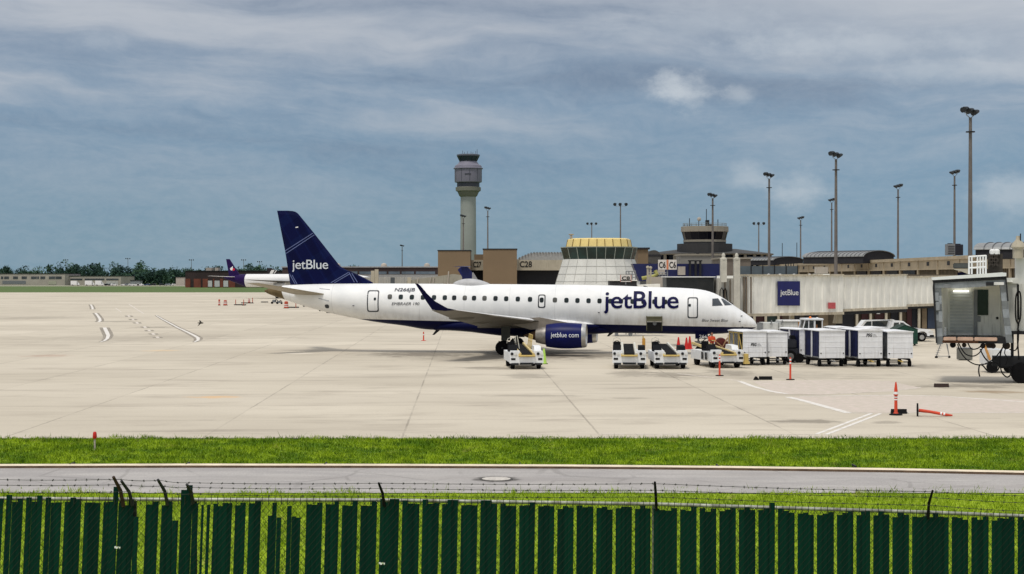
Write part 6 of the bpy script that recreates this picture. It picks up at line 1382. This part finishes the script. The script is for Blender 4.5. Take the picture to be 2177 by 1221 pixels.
# ------------------------------------------------------------------ near jet bridge at the right edge
Y = 84.0; g = Vector((XX(2066, Y), Y, 0)); t = thing('jet_bridge', 'near jet bridge cab with open end, grey bellows and hanging black cables', 'jet bridge', g, R(-16)); YL = 0.0
def ux(px): k = (px - CX) / F; c_, s_ = math.cos(R(16)), math.sin(R(16)); return (k * (84.0 + YL * c_) - g.x - YL * s_) / (c_ + k * s_)
z = lambda py, Yq=None: ZZ(py, 84.0 + YL)
cabm = M('cab_inner_white', (240, 240, 232), .6, var=.08, scale=.8, streak=.4, dirt=lin(140, 136, 122)); bel = M('bellows_grey', (132, 138, 142), .75, var=.2, scale=1.5, streak=.35, dirt=lin(60, 62, 64))
# roof slab, slightly tilted
m = MB(); m.prism([(ux(1980), -.5, z(590)), (ux(1982), -.5, z(596)), (ux(2139), -.5, z(587.5)), (ux(2139), -.5, z(580.5)), (ux(2130), -.5, z(579.5))], (0, 4.2, 0)); m.build('roof', M('roof_bright', (226, 230, 230), .4, var=.04), t)
m = MB(); m.prism([(ux(1982.5), -.42, z(596)), (ux(1984), -.42, z(602)), (ux(2140), -.42, z(594)), (ux(2139), -.42, z(587.5))], (0, 4.0, 0)); m.prism([(ux(1984), -.42, z(602)), (ux(1983), -.42, z(612)), (ux(1990), -.42, z(730)), (ux(1993), -.42, z(730)), (ux(1987), -.42, z(602))], (0, 3.8, 0)); m.prism([(ux(2137), -.42, z(594)), (ux(2140), -.42, z(594)), (ux(2144), -.42, z(640)), (ux(2141), -.42, z(640))], (0, 1, 0)); m.build('roof_frame', dark, t)
m = MB(); m.prism([(ux(1985), -.36, z(602)), (ux(1985), -.36, z(612)), (ux(2040), -.36, z(613)), (ux(2136), -.36, z(606)), (ux(2138), -.36, z(594.5))], (0, .5, 0)); m.build('top_bellows', bel, t)
m = MB(); m.box(ux(2096), ux(2112), -.42, -.37, z(607), z(600)); m.build('lamp_box', dark, t); m = MB(); m.box(ux(2113), ux(2134), -.42, -.37, z(606), z(600)); m.build('light_panel', lensm, t); m = MB(); m.box(ux(2008), ux(2021), -.42, -.37, z(612), z(604)); m.build('lamp_box', grey, t)
# bellows: zigzag pads each side
def pad(a, b, c, d, y0, y1, n=7):
    m = MB(); vs = []
    for k in range(n + 1):
        f = k / n; vs += [(a[0] + (d[0] - a[0]) * f, y0 + (.12 if k % 2 else 0), a[1] + (d[1] - a[1]) * f), (b[0] + (c[0] - b[0]) * f, y0 + (.12 if k % 2 else 0), b[1] + (c[1] - b[1]) * f)]
    o = [(x, y1, zq) for x, _, zq in vs]; m.add(vs + o, [(2 * k, 2 * k + 1, 2 * k + 3, 2 * k + 2) for k in range(n)] + [(2 * k + 1, 2 * k + 1 + 2 * n + 2, 2 * k + 3 + 2 * n + 2, 2 * k + 3) for k in range(n)] + [(2 * k, 2 * k + 2 * n + 2, 2 * k + 2 + 2 * n + 2, 2 * k + 2) for k in range(n)])
    return m
pad((ux(1987), z(612)), (ux(2001), z(612)), (ux(2005), z(732)), (ux(1992), z(734)), -.35, .9).build('side_bellows', bel, t)
pad((ux(2125), z(604)), (ux(2138), z(604)), (ux(2153), z(728)), (ux(2139), z(728)), -.35, .9).build('side_bellows', bel, t)
for a_, py0, py1, dx in ((1988, 622, 640, .0), (1990, 642, 660, 0), (1996, 662, 685, 0)): MB().box(ux(a_), ux(a_ + 8), -.37, -.36, z(py1), z(py0)).build('bellows_patch', M('patch_grey', (140, 146, 150), .6), t)
# interior
Yi = 86.4; yi = Yi - Y; YL = yi
m = MB(); xa, xb = ux(2014), ux(2128); m.box(xa, xb, yi, yi + .08, z(716), z(600)); YL = 0; xl, xr = ux(2001), ux(2140)
for a_, b_ in ((xl, xa), (xb, xr)): m.prism([(a_ if a_ == xl else b_, .2, z(718)), (b_ if a_ == xl else a_, yi, z(718)), (b_ if a_ == xl else a_, yi, z(598)), (a_ if a_ == xl else b_, .2, z(598))], (.05 if a_ == xl else -.05, 0, 0))
m.box(xl - .3, xr + .3, -.1, yi + .1, z(600), z(597)); m.build('cab_wall', cabm, t)
YL = yi
def si(px, py, dz=0): return (ux(px), yi - .03 - dz, z(py))
m = MB()
for k in range(13): zq = z(708, Yi) + k * (z(620, Yi) - z(708, Yi)) / 13; m.box(si(2020, 0)[0], si(2068, 0)[0], yi - .05, yi - .0, zq + .03, zq + (z(620, Yi) - z(708, Yi)) / 13)
m.build('roller_door', M('shutter_grey', (196, 200, 198), .6, var=.12, scale=1.2), t)
m = MB(); a = si(2070, 714); b = si(2078, 616); m.box(a[0], b[0], yi - .12, yi, a[2], b[2]); m.build('door_post', grey, t)
m = MB(); a = si(2075, 670); b = si(2101, 616); m.box(a[0], b[0], yi - .07, yi - .02, a[2], b[2]); m.build('cab_window', M('cab_window_dark', (30, 40, 42), .15), t)
m = MB(); a = si(2078, 684); b = si(2085, 672); m.box(a[0], b[0], yi - .08, yi - .02, a[2], b[2]); m.build('control_panel', grey, t)
m = MB(); a = si(2027, 621); b = si(2060, 617.5); m.box(a[0], b[0], yi - .25, yi - .1, a[2], b[2]); lt = m.build('tube_light', M('tube_lamp', (255, 252, 240), .4, emit=1.2), t)
m = MB(); a = si(2006, 712); b = si(2013, 694); m.box(a[0], b[0], .9, .95, a[2], b[2]); m.build('warning_sign', whitem, t)
m = MB(); a = si(2120, 676); m.lathe([(0, -.05), (.07, -.05), (.07, 0), (0, 0)], (a[0], yi - .03, a[2]), 'Y', 10); m.build('handle', black, t)
YL = 0
m = MB(); m.box(ux(2000), ux(2140), -.2, yi + .2, z(730), z(716.5)); m.build('cab_floor', dark, t)
for a_, b_ in ((2006, 2033.5), (2035.5, 2069.5), (2071.5, 2120)): MB().bbox(ux(a_), ux(b_), -.42, -.2, z(724.5), z(716.8), .03).build('bumper_pad', M('pad_pinkish', (196, 166, 146), .7, var=.15), t)
MB().box(ux(2004), ux(2080), -.3, 1.2, z(729), z(725)).build('floor_beam', M('rust_beam', (96, 62, 40), .8), t)
m = MB(); m.lathe([(0, -.14), (.14, -.14), (.16, 0), (.14, .14), (0, .14)], (ux(2026), 0, z(734)), 'Y', 14); m.build('roller', black, t)
# tunnel running off to the right
YL = .7
o = MB(); o.box(ux(2140), ux(2330), .7, 3.5, z(703), z(603)); tn = o.build('tunnel', M('near_tunnel_white', (206, 206, 200), .5, var=.05, scale=.6, streak=.25), t)
MB().box(ux(2140), ux(2165), .6, 3.6, z(603), z(591)).build('tunnel_step', M('near_tunnel_white', (0, 0, 0)), t); MB().box(ux(2138), ux(2330), .5, 3.7, z(710), z(704)).build('tunnel_sill', dark, t)
m = MB()
for px in (2163, 2200, 2240): m.box(ux(px), ux(px) + .04, .66, .7, z(702), z(604))
m.build('panel_joint', M('joint_brown', (0, 0, 0)), tn)
YL = 2.2
MB().box(ux(2159), ux(2330), 2.2, 3.6, z(603), z(548)).build('lift_housing', M('near_tunnel_white', (0, 0, 0)), t)
m = MB(); m.lathe([(.28, 0), (.28, .5), (.38, .6), (.3, .8), (.12, 1.0), (.1, 1.2)], (ux(2164), 2.0, z(550)), n=14); m.build('lift_cap', cream, t)
MB().tube([(ux(2169), 1.9, z(550)), (ux(2169), 1.9, z(498))], .035, 6).build('aerial', dark, t)
# roof fittings: railing cage, air duct, scissor bracket
YL = 1.0
m = MB(); 
for px, pt in ((2060, 546), (2066, 546), (2078, 545), (2084, 545), (2090, 544.5), (2096, 544)): m.tube([(ux(px), 1.0, z(583)), (ux(px), 1.0, z(pt))], .05, 6); 
for px, pt in ((2060, 546), (2096, 544)): m.tube([(ux(px), 2.6, z(583)), (ux(px), 2.6, z(pt))], .05, 6); m.tube([(ux(px), 1.0, z(pt)), (ux(px), 2.6, z(pt))], .05, 6)
for pt in (0, 12, 24): m.tube([(ux(2060), 1.0, z(546 + pt)), (ux(2096), 1.0, z(544 + pt))], .05, 6)
m.build('roof_railing', whitem, t)
YL = 1.2; m = MB(); m.bbox(ux(2026), ux(2060), 1.2, 2.4, z(571), z(559.5), .04); m.build('air_unit', M('unit_dark', (72, 74, 72), .6), t); m = MB(); m.prism([(ux(2024), 1.2, z(572)), (ux(2060), 1.2, z(572)), (ux(2060), 1.2, z(584)), (ux(2046), 1.2, z(578))], (0, 1.2, 0)); m.build('unit_tray', cream, t); MB().box(ux(2036), ux(2060), 1.5, 2.2, z(590), z(579)).build('unit_leg', navy, t)
YL = 1.8; m = MB(); 
for s in (-1, 1):
    c0 = ux(2112 + 5 * s); m.beam((c0 - .12, 1.8, z(540)), (c0 + .12, 1.8, z(553)), .09); m.beam((c0 + .12, 1.8, z(553)), (c0 - .12, 1.8, z(566)), .09); m.beam((c0 + .12, 1.8, z(540)), (c0 - .12, 1.8, z(553)), .09); m.beam((c0 - .12, 1.8, z(553)), (c0 + .12, 1.8, z(566)), .09)
m.box(ux(2100), ux(2132), 2.0, 2.1, z(580), z(540)); m.build('scissor_bracket', M('bracket_brown', (58, 52, 46), .8), t)
for px in (2110, 2119): MB().lathe([(.16, 0), (.16, .2), (.08, .28), (0, .28)], (ux(px), 1.9, z(541)), n=12).build('flood_lamp', whitem, t)
# undercarriage with big wheels, leg and cables
YL = .8; m = MB(); m.box(ux(2110), ux(2200), .8, 2.2, z(778), z(758)); m.box(ux(2150), ux(2156), 1.2, 1.8, z(760), z(705)); m.box(ux(2180), ux(2200), 1.0, 2.0, z(790), z(705)); m.build('undercarriage', dark, t)
for px in (2172, 2225): 
    for y in (.6, 2.2): m = MB(); m.lathe([(0, -.25), (.3, -.27), (.5, -.25), (.56, -.1), (.56, .1), (.5, .25), (0, .25)], (ux(px), y + .3, .56), 'Y', 24); m.build('wheel', tyre, t)
def sag(a, b, s, n=10): return [(a[0] + (b[0] - a[0]) * k / n, a[2] + (b[2] - a[2]) * k / n, a[1] + (b[1] - a[1]) * k / n - s * 4 * (k / n) * (1 - k / n)) for k in range(n + 1)]
YL = -.2
def cable(pxs, r=.035, y=-.3):
    pts = [Vector((ux(a), y - .02 * i, z(b))) for i, (a, b) in enumerate(pxs)]; q = []
    for i in range(len(pts) - 1):
        p0, p1, p2, p3 = pts[max(i - 1, 0)], pts[i], pts[i + 1], pts[min(i + 2, len(pts) - 1)]
        for k in range(6):
            f = k / 6; q.append(.5 * ((2 * p1) + (p2 - p0) * f + (2 * p0 - 5 * p1 + 4 * p2 - p3) * f * f + (3 * p1 - p0 - 3 * p2 + p3) * f**3))
    q.append(pts[-1]); MB().tube(q, r, 6).build('cable', black, t)
cable([(2036, 732), (2042, 748), (2056, 765), (2076, 775), (2098, 772), (2118, 757), (2132, 738), (2138, 730)]); cable([(2038, 730), (2052, 752), (2070, 757), (2084, 748), (2092, 732)]); cable([(2084, 742), (2092, 758), (2104, 770), (2118, 770), (2124, 775), (2122, 785), (2112, 791), (2100, 788), (2090, 777), (2083, 776), (2081, 788), (2083, 800)], .04)
cable([(2136, 730), (2128, 748), (2126, 770), (2130, 790), (2140, 800), (2148, 796), (2149, 784)], .04); cable([(2146, 742), (2158, 744), (2164, 732), (2166, 700)], .035); cable([(2166, 690), (2160, 675), (2160, 635), (2164, 621), (2169, 622), (2171, 640), (2170, 675), (2166, 690), (2164, 720), (2167, 765)], .04, .3); cable([(2165, 605), (2165, 640), (2166, 680)], .06, .35)
cable([(2058, 730), (2066, 742), (2080, 740), (2090, 730)]); cable([(2140, 732), (2136, 750), (2142, 760), (2138, 775)], .03)
m = MB()
for px, py, r in ((2050, 735, .12), (2090, 736, .14), (2104, 733, .16), (2112, 736, .14), (2140, 735, .2)): m.lathe([(0, -.1), (r, -.1), (r, .1), (0, .1)], (ux(px), .2, z(py)), 'Y', 12)
m.build('cable_drum', M('drum_brown', (54, 44, 36), .8), t)
# grey box, stepladder, tug under the near bridge
g2 = G(2054, 767); q = thing('storage_box', 'grey metal box on the ground under the near jet bridge cab', 'box', g2); MB().bbox(-.45, .45, 0, .7, .06, .82, .03).build('case', M('box_grey', (112, 112, 106), .7, var=.15), q); MB().box(-.47, .47, -.02, .72, .82, .86).build('lid', grey, q); MB().box(-.3, .3, .05, .6, 0, .06).build('skid', dark, q)
g2 = G(2003, 762); q = thing('wheeled_stepladder', 'small grey wheeled stepladder standing left of the near jet bridge', 'stepladder', g2)
m = MB(); m.tube([(-.42, 0, .08), (-.1, 0, .95)], .03, 6); m.tube([(-.3, .4, .08), (.0, .4, .95)], .03, 6); m.tube([(.5, 0, .08), (.36, 0, 1.0)], .025, 6); m.tube([(.62, .4, .08), (.4, .4, 1.0)], .025, 6); m.tube([(-.42, 0, .14), (.5, 0, .14)], .025, 6); m.build('frame', grey, q)
m = MB()
for k in range(5): f = .15 + k * .18; m.box(-.42 + .32 * f - .02, -.42 + .32 * f + .16, 0, .42, .08 + .87 * f, .08 + .87 * f + .03)
m.build('tread', steel, q)
for x, y in ((-.42, 0), (-.25, .4), (.5, 0), (.62, .4)): m = MB(); m.lathe([(0, -.03), (.08, -.03), (.08, .03), (0, .03)], (x, y, .08), 'Y', 12); m.build('castor', black, q)
Y2 = 93; g2 = Vector((XX(2126, Y2), Y2, 0)); q = thing('baggage_tractor', 'white tractor half hidden behind the hanging cables of the near jet bridge', 'tractor', g2); u2 = lambda px: XX(px, Y2) - g2.x; z2 = lambda py: ZZ(py, Y2)
m = MB(); m.bbox(u2(2099), u2(2128), 0, 1.6, .45, z2(741), .08); m.bbox(u2(2128), u2(2153), 0, 1.6, .3, z2(744), .08); m.build('body', vw, q); m = MB(); m.bbox(u2(2106), u2(2118), .3, 1.2, z2(742), z2(731), .05); m.build('seat', seatm, q)
m = MB(); m.box(u2(2134), u2(2151), -.02, 0, z2(774), z2(756)); m.build('side_panel', M('panel_grey2', (170, 172, 172), .6), q); m = MB(); m.bbox(u2(2125), u2(2142), -.3, -.02, z2(783), z2(777), .03); m.build('bumper', black, q)
for px in (2110, 2146): m = MB(); m.lathe([(0, -.14), (.3, -.14), (.34, 0), (.3, .14), (0, .14)], (u2(px), .05, .36), 'Y', 18); m.build('wheel', tyre, q)
m = MB(); m.beam((u2(2092), -.1, z2(734)), (u2(2104), -.1, z2(765)), .12); m.build('yellow_arm', M('arm_orange', (206, 150, 84), .5), q)

# ------------------------------------------------------------------ cones, posts, chocks, barrels
def cone(label, px, py, h=.95, mat=None, group='red traffic cones by the nose gear'):
    t = thing('traffic_cone', label, 'traffic cone', G(px, py), 0, group); m = MB(); m.lathe([(.2, .04), (.17, .12), (.06, h - .05), (.045, h), (0, h)], n=16); m.build('cone', mat or redm, t); MB().box(-.24, .24, -.24, .24, 0, .045).build('base', black if mat else redm, t); return t
cone('red cone standing alone left of the pair under the forward fuselage', 1442.5, 743); cone('red cone, left one of the close pair under the forward fuselage', 1459.5, 743, .92); cone('red cone, right one of the close pair under the forward fuselage', 1466.5, 742.5, 1.0)
c = cone('lime green cone with black base beside the first belt loader', 1156.5, 774.5, 1.0, lime, 'lime cones'); MB().lathe([(.125, .45), (.095, .65)], n=16).build('reflective_band', whitem, c); del c['group']
for px, pt, pb, lb in ((1530, 754, 800, 'orange delineator post with white bands in front of the sideways belt loader'), (1680.5, 760, 808.5, 'orange delineator post with pale top in front of the second baggage cart')):
    gg = G(px, pb); t = thing('delineator_post', lb, 'traffic post', gg, 0, 'orange delineator posts'); h = (pb - pt) / F * gg.y; m = MB(); m.lathe([(.09, .05), (.055, .1), (.05, h - .05), (.03, h), (0, h)], n=12); m.build('post', orange, t); MB().lathe([(.24, 0), (.24, .04), (.2, .06), (0, .06)], n=12).build('base', black, t)
    for f in (.72, .86): m = MB(); m.lathe([(.057, h * f), (.057, h * f + .09)], n=12); m.build('reflective_band', whitem, t)
gg = G(1905, 883.5); t = thing('delineator_post', 'tall orange delineator with pointed cone top and black base on the right apron', 'traffic post', gg, 0, 'orange delineator posts')
m = MB(); m.lathe([(.11, .08), (.07, .14), (.06, .8), (.095, .82), (.075, .98), (.04, 1.28), (.02, 1.36), (0, 1.36)], n=14); m.build('post', orange, t); MB().lathe([(.27, 0), (.27, .05), (.16, .08), (0, .09)], n=14).build('base', black, t)
for a_, b_, r in ((.62, .7, .068), (.72, .78, .068), (.86, .96, .096)): m = MB(); m.lathe([(r, a_), (r - .01, b_)], n=14); m.build('reflective_band', whitem, t)
gg = G(1951, 886); t = thing('fallen_delineator', 'orange delineator post lying on its side with its black base upright', 'traffic post', gg, R(-12), 'orange delineator posts')
m = MB(); m.tube([(.05, 0, .25), (.5, 0, .2), (1.1, 0, .09), (1.36, 0, .07)], [.07, .06, .06, .03], 12); m.build('post', orange, t); m = MB(); m.lathe([(0, -.03), (.27, -.03), (.27, .03), (0, .03)], (0, 0, .27), 'X', 16); m.build('base', black, t)
for x in (.88, 1.0): m = MB(); m.tube([(x, 0, .14 - (x - .88) * .16), (x + .07, 0, .128 - (x - .88) * .16)], .066, 12); m.build('reflective_band', whitem, t)
gg = G(900.5, 725); t = thing('delineator_post', 'small orange post far beyond the airliner belly, left of the main wheels', 'traffic post', gg, 0, 'orange delineator posts'); m = MB(); m.lathe([(.1, .04), (.06, .1), (.05, .78), (0, .82)], n=12); m.build('post', orange, t); MB().box(-.22, .22, -.15, .15, 0, .04).build('base', redm, t); m = MB(); m.lathe([(.065, .5), (.065, .6)], n=12); m.build('reflective_band', whitem, t)
def chock(label, px, py, L, tri=False, rz=0, col=None):
    t = thing('wheel_chock', label, 'wheel chock', G(px, py), rz, 'black wheel chocks on the apron'); m = MB()
    if tri: m.prism([(-.16, 0, 0), (.16, 0, 0), (.02, 0, .2), (-.05, 0, .2)], (0, .3, 0))
    else: m.prism([(-L / 2, 0, 0), (-L / 2, .3, 0), (-L / 2, .18, .2), (-L / 2, .08, .2)], (L, 0, 0))
    m.build('block', col or black, t); MB().tube([(L / 2 - .05, .1, .1), (L / 2 + .06, .05, .04)], .015, 5).build('rope', grey, t); return t
chock('small triangular black chock left of a longer one', 1609, 809, .2, True); chock('long black chock between two orange posts', 1628.5, 808.5, .7); chock('dark brownish chock lying alone before the near jet bridge', 2003, 824.5, .72, rz=R(-3), col=M('chock_brown', (.03, .015, .012, 1), .8)); chock('long black chock behind the tall orange delineator', 1913, 881, .62)
chock('black chock under the nose of the airliner', 1489, 748, .4); chock('black chock beside the main wheels of the airliner', 1085, 757, .5)
def barrel(label, px, py, h=1.0, r=.3):
    t = thing('traffic_barrel', label, 'traffic barrel', G(px, py), 0, 'orange barrels near the tail'); m = MB(); m.lathe([(r, .06), (r * .97, .3), (r * .93, .32), (r * .9, .6), (r * .84, .62), (r * .8, h * .92), (r * .4, h), (0, h)], n=16); m.build('drum', M('faded_orange', (.42, .07, .035, 1), .6), t); MB().lathe([(r * 1.25, 0), (r * 1.25, .06), (0, .07)], n=16).build('base', black, t)
    for a_ in (.34, .64): m = MB(); m.lathe([(r * .945, a_), (r * .925, a_ + .12)], n=16); m.build('reflective_band', whitem, t)
    return t
for px, py, h, r, lb in ((466, 650, 1.25, .22, 'tall pale topped orange barrel furthest left of the group'), (479, 650, 1.1, .4, 'squat striped orange barrel second from the left'), (529.5, 644, .9, .26, 'orange barrel standing on a dark bar between two thin posts'), (608.5, 656, 1.3, .42, 'largest orange barrel directly below the tail cone')):
    barrel(lb, px, py, h, r)
for px, py, h, lb in ((501, 649, 1.15, 'left'), (518, 650, 1.2, 'middle'), (537, 645, 1.2, 'right')):
    t = thing('delineator_post', 'thin orange post among the distant barrels, %s one of three' % lb, 'traffic post', G(px, py), 0, 'orange delineator posts'); m = MB(); m.lathe([(.1, .05), (.08, .1), (.07, h), (0, h)], n=10); m.build('post', M('faded_orange', (0, 0, 0)), t); MB().lathe([(.35, 0), (.35, .06), (0, .07)], n=10).build('base', black, t)
t = thing('delineator_post', 'thin orange post right of the largest barrel below the tail', 'traffic post', G(629, 655), 0, 'orange delineator posts'); m = MB(); m.lathe([(.1, .05), (.08, .1), (.07, 1.1), (0, 1.1)], n=10); m.build('post', M('faded_orange', (0, 0, 0)), t); MB().lathe([(.35, 0), (.35, .06), (0, .07)], n=10).build('base', black, t)
for px, py, w, lb in ((510, 649.5, 2.4, 'dark flat bar lying between the first two thin posts'), (525, 645.5, 2.6, 'dark bar lying at the foot of the small barrel'), (620, 655, 2.6, 'dark bar lying right of the largest barrel'), (562, 643.5, 1.6, 'short grey bar lying alone left of the distant dollies'), (710, 666, 2.4, 'flat dark mat under the rear fuselage')):
    t = thing('ground_bar', lb, 'bar', G(px, py), 0, 'dark bars lying on the far apron'); MB().bbox(-w / 2, w / 2, 0, .5, 0, .22, .04).build('bar', dark, t); MB().box(-w / 2 + .2, -w / 2 + .3, -.02, .52, .0, .24).build('strap', grey, t); MB().box(w / 2 - .3, w / 2 - .2, -.02, .52, .0, .24).build('strap', grey, t)
for px, py, s_, lb in ((584, 646.5, 1.0, 'cluttered grey equipment dolly left of the largest barrel'), (594, 647, .8, 'second smaller grey equipment dolly just left of the largest barrel'), (650, 652.5, .7, 'dark dolly under the tail cone, left one of two'), (683, 662, .55, 'dark dolly under the rear fuselage, right one of two')):
    gg = G(px, py); t = thing('equipment_dolly', lb, 'dolly', gg, 0, 'equipment dollies under the tail'); k = gg.y / F; w = 7 * k * s_; h = 9 * k * s_; m = MB(); m.box(-w, w, 0, 1.2, .3 * s_, .45 * s_); m.bbox(-w * .8, w * .1, .1, 1, .45 * s_, h, .05); m.build('deck', grey, t); m = MB(); m.tube([(w * .2, .2, .4), (w * .35, .3, h * 1.2), (w * .7, .3, h * .9), (w * .9, .2, .3)], .09, 6); m.build('frame', dark, t)
    for x in (-w * .8, w * .8): m = MB(); m.lathe([(0, -.1), (.25 * s_, -.1), (.25 * s_, .1), (0, .1)], (x, 0, .25 * s_), 'Y', 12); m.build('wheel', black, t)
# red topped marker in the grass strip
t = thing('marker_post', 'short pale marker post with red top in the grass strip at left', 'marker post', (XX(201, 51.6), 51.6, 0)); MB().tube([(0, 0, 0), (0, 0, .42)], .03, 10).build('post', M('weathered_white', (180, 168, 160), .8, var=.3, scale=20), t); MB().lathe([(.06, .38), (.07, .44), (.06, .56), (.03, .6), (0, .6)], n=12).build('red_top', redm, t)
# bird
t = thing('bird', 'small dark bird flying low over the left apron', 'bird', P(426, 687, 90)); m = MB(); m.loft([[Vector((x, r * math.cos(a), r * math.sin(a))) for a in [k * math.pi / 4 for k in range(8)]] for x, r in ((-.17, .012), (-.08, .03), (.02, .05), (.1, .035), (.14, .03), (.18, .005))])
m.prism([(-.04, 0, .02), (.08, 0, .02), (-.06, -.18, -.14), (-.12, -.2, -.18)], (0, 0, .012)); m.prism([(-.04, 0, .02), (.08, 0, .02), (-.02, .14, .12), (-.1, .16, .14)], (0, 0, .012)); bd = m.build('body', M('bird_brown', (44, 40, 30), .8), t)
# red ground power trolley beside the nose wheel
Y = 112; g = Vector((XX(1541, Y), Y, 0)); t = thing('ground_power_trolley', 'dark red wheeled power trolley with hose reel beneath the nose', 'trolley', g); ux = lambda px: XX(px, Y) - g.x; z = lambda py: ZZ(py, Y); mar = M('maroon', (84, 24, 18), .6, var=.3, scale=3)
m = MB(); m.lathe([(0, -.3), (.36, -.3), (.42, -.15), (.42, .15), (.36, .3), (0, .3)], (ux(1534), .4, z(731)), 'Y', 20); m.build('hose_reel', mar, t); m = MB(); m.bbox(ux(1532), ux(1553), .2, 1.1, .35, z(727), .05); m.build('housing', mar, t)
m = MB(); m.tube([(ux(1524), 0, z(728)), (ux(1536), -.05, z(738)), (ux(1545), -.05, z(721)), (ux(1552), 0, z(714))], .05, 6); m.tube([(ux(1548), .1, .4), (ux(1549), .1, z(712))], .04, 6); m.build('handle_frame', M('frame_tan', (150, 120, 84), .6), t)
for px in (1532, 1550): m = MB(); m.lathe([(0, -.1), (.24, -.1), (.24, .1), (0, .1)], (ux(px), .0, .25), 'Y', 14); m.build('wheel', black, t)
MB().tube([(ux(1490), .2, .5), (ux(1475), .1, .5), (ux(1470), .3, .5)], .05, 6).build('tow_bar', dark, t)
# yellow post behind second belt loader (steps)
t = thing('belt_post', 'slim yellow padded post leaning behind the second belt loader', 'post', G(1369, 760)); m = MB(); m.tube([(0, 0, 0), (-.03, 0, .9), (-.06, 0, 1.5)], .045, 8); m.build('post', yellow, t); m = MB(); m.bbox(-.12, .1, -.06, .06, .55, 1.35, .04); m.build('pad', M('pad_ochre', (190, 140, 60), .6), t)

# ------------------------------------------------------------------ ramp worker in an orange vest
Y = 111.5; t = thing('person', 'worker in orange safety jacket and dark trousers standing under the nose of the airliner', 'person', (XX(1513.5, Y), Y, 0), R(-70))
def skin(name, verts, edges, rad, mat, parent, sub=1):
    me = bpy.data.meshes.new(name); me.from_pydata(verts, edges, []); o = bpy.data.objects.new(name, me); COL.objects.link(o)
    md = o.modifiers.new('s', 'SKIN'); 
    for i, r in enumerate(rad): me.skin_vertices[0].data[i].radius = r if isinstance(r, tuple) else (r, r); me.skin_vertices[0].data[i].use_root = (i == 0)
    s2 = o.modifiers.new('u', 'SUBSURF'); s2.levels = sub; s2.render_levels = sub
    dg = bpy.context.evaluated_depsgraph_get(); dg.update(); m2 = bpy.data.meshes.new_from_object(o.evaluated_get(dg)); bpy.data.objects.remove(o)
    m2.materials.clear(); m2.materials.append(mat); m2.polygons.foreach_set('use_smooth', [True] * len(m2.polygons)); n = bpy.data.objects.new(name, m2); COL.objects.link(n); n.parent = parent; return n
skinm = M('skin', (150, 100, 78), .6)
B = [(0, 0, .95), (0, 0, 1.15), (0, 0, 1.38), (0, 0, 1.50), (.01, 0, 1.58), (.02, 0, 1.66), (.02, 0, 1.74), (-.01, .19, 1.40), (.05, .24, 1.14), (.28, .16, 1.10), (-.01, -.19, 1.40), (.05, -.25, 1.14), (.28, -.17, 1.16), (0, .09, .86), (.01, .10, .48), (-.03, .11, .08), (.12, .12, .04), (0, -.09, .86), (.03, -.10, .48), (.02, -.11, .08), (.17, -.12, .04)]
E = [(0, 1), (1, 2), (2, 3), (3, 4), (4, 5), (5, 6), (2, 7), (7, 8), (8, 9), (2, 10), (10, 11), (11, 12), (0, 13), (13, 14), (14, 15), (15, 16), (0, 17), (17, 18), (18, 19), (19, 20)]
RD = [(.13, .15), (.12, .14), (.13, .17), .055, .07, (.095, .085), .06, .065, .045, .032, .065, .045, .032, .085, .06, .042, .035, .085, .06, .042, .035]
for s in (.16, -.17):          # palm and five fingers
    k = len(B); z0 = 1.10 if s > 0 else 1.16; B.append((.34, s, z0)); RD.append(.03); E.append((9 if s > 0 else 12, k))
    for j in range(4): B.append((.40 + .01 * (j in (1, 2)), s + (j - 1.5) * .02, z0 - .012)); RD.append(.009); E.append((k, k + 1 + j))
    B.append((.36, s - .03 * (1 if s > 0 else -1), z0 + .03)); RD.append(.01); E.append((k, k + 5))
skin('body', B, E, RD, skinm, t)
skin('jacket', [B[0], B[1], B[2], (0, 0, 1.46), B[7], B[8], (.2, .19, 1.11), B[10], B[11], (.2, -.2, 1.15)], [(0, 1), (1, 2), (2, 3), (2, 4), (4, 5), (5, 6), (2, 7), (7, 8), (8, 9)], [(.17, .19), (.165, .185), (.165, .205), (.09, .10), .09, .068, .055, .09, .068, .055], M('safety_orange', (.62, .07, .02, 1), .6), t)
skin('trousers', [(0, 0, .95), (0, .09, .84), (.01, .10, .48), (-.03, .11, .12), (0, -.09, .84), (.03, -.10, .48), (.02, -.11, .12)], [(0, 1), (1, 2), (2, 3), (0, 4), (4, 5), (5, 6)], [(.155, .18), .115, .08, .068, .115, .08, .068], M('dark_trousers', (.012, .014, .022, 1), .8), t)
skin('hair', [(-.01, 0, 1.70), (0, 0, 1.77)], [(0, 1)], [.085, .07], M('hair_dark', (.012, .01, .008, 1), .8), t)
m = MB(); m.box(-.17, .185, -.2, .2, 1.17, 1.21); m.build('reflective_band', M('vest_band', (206, 214, 140), .5), t)
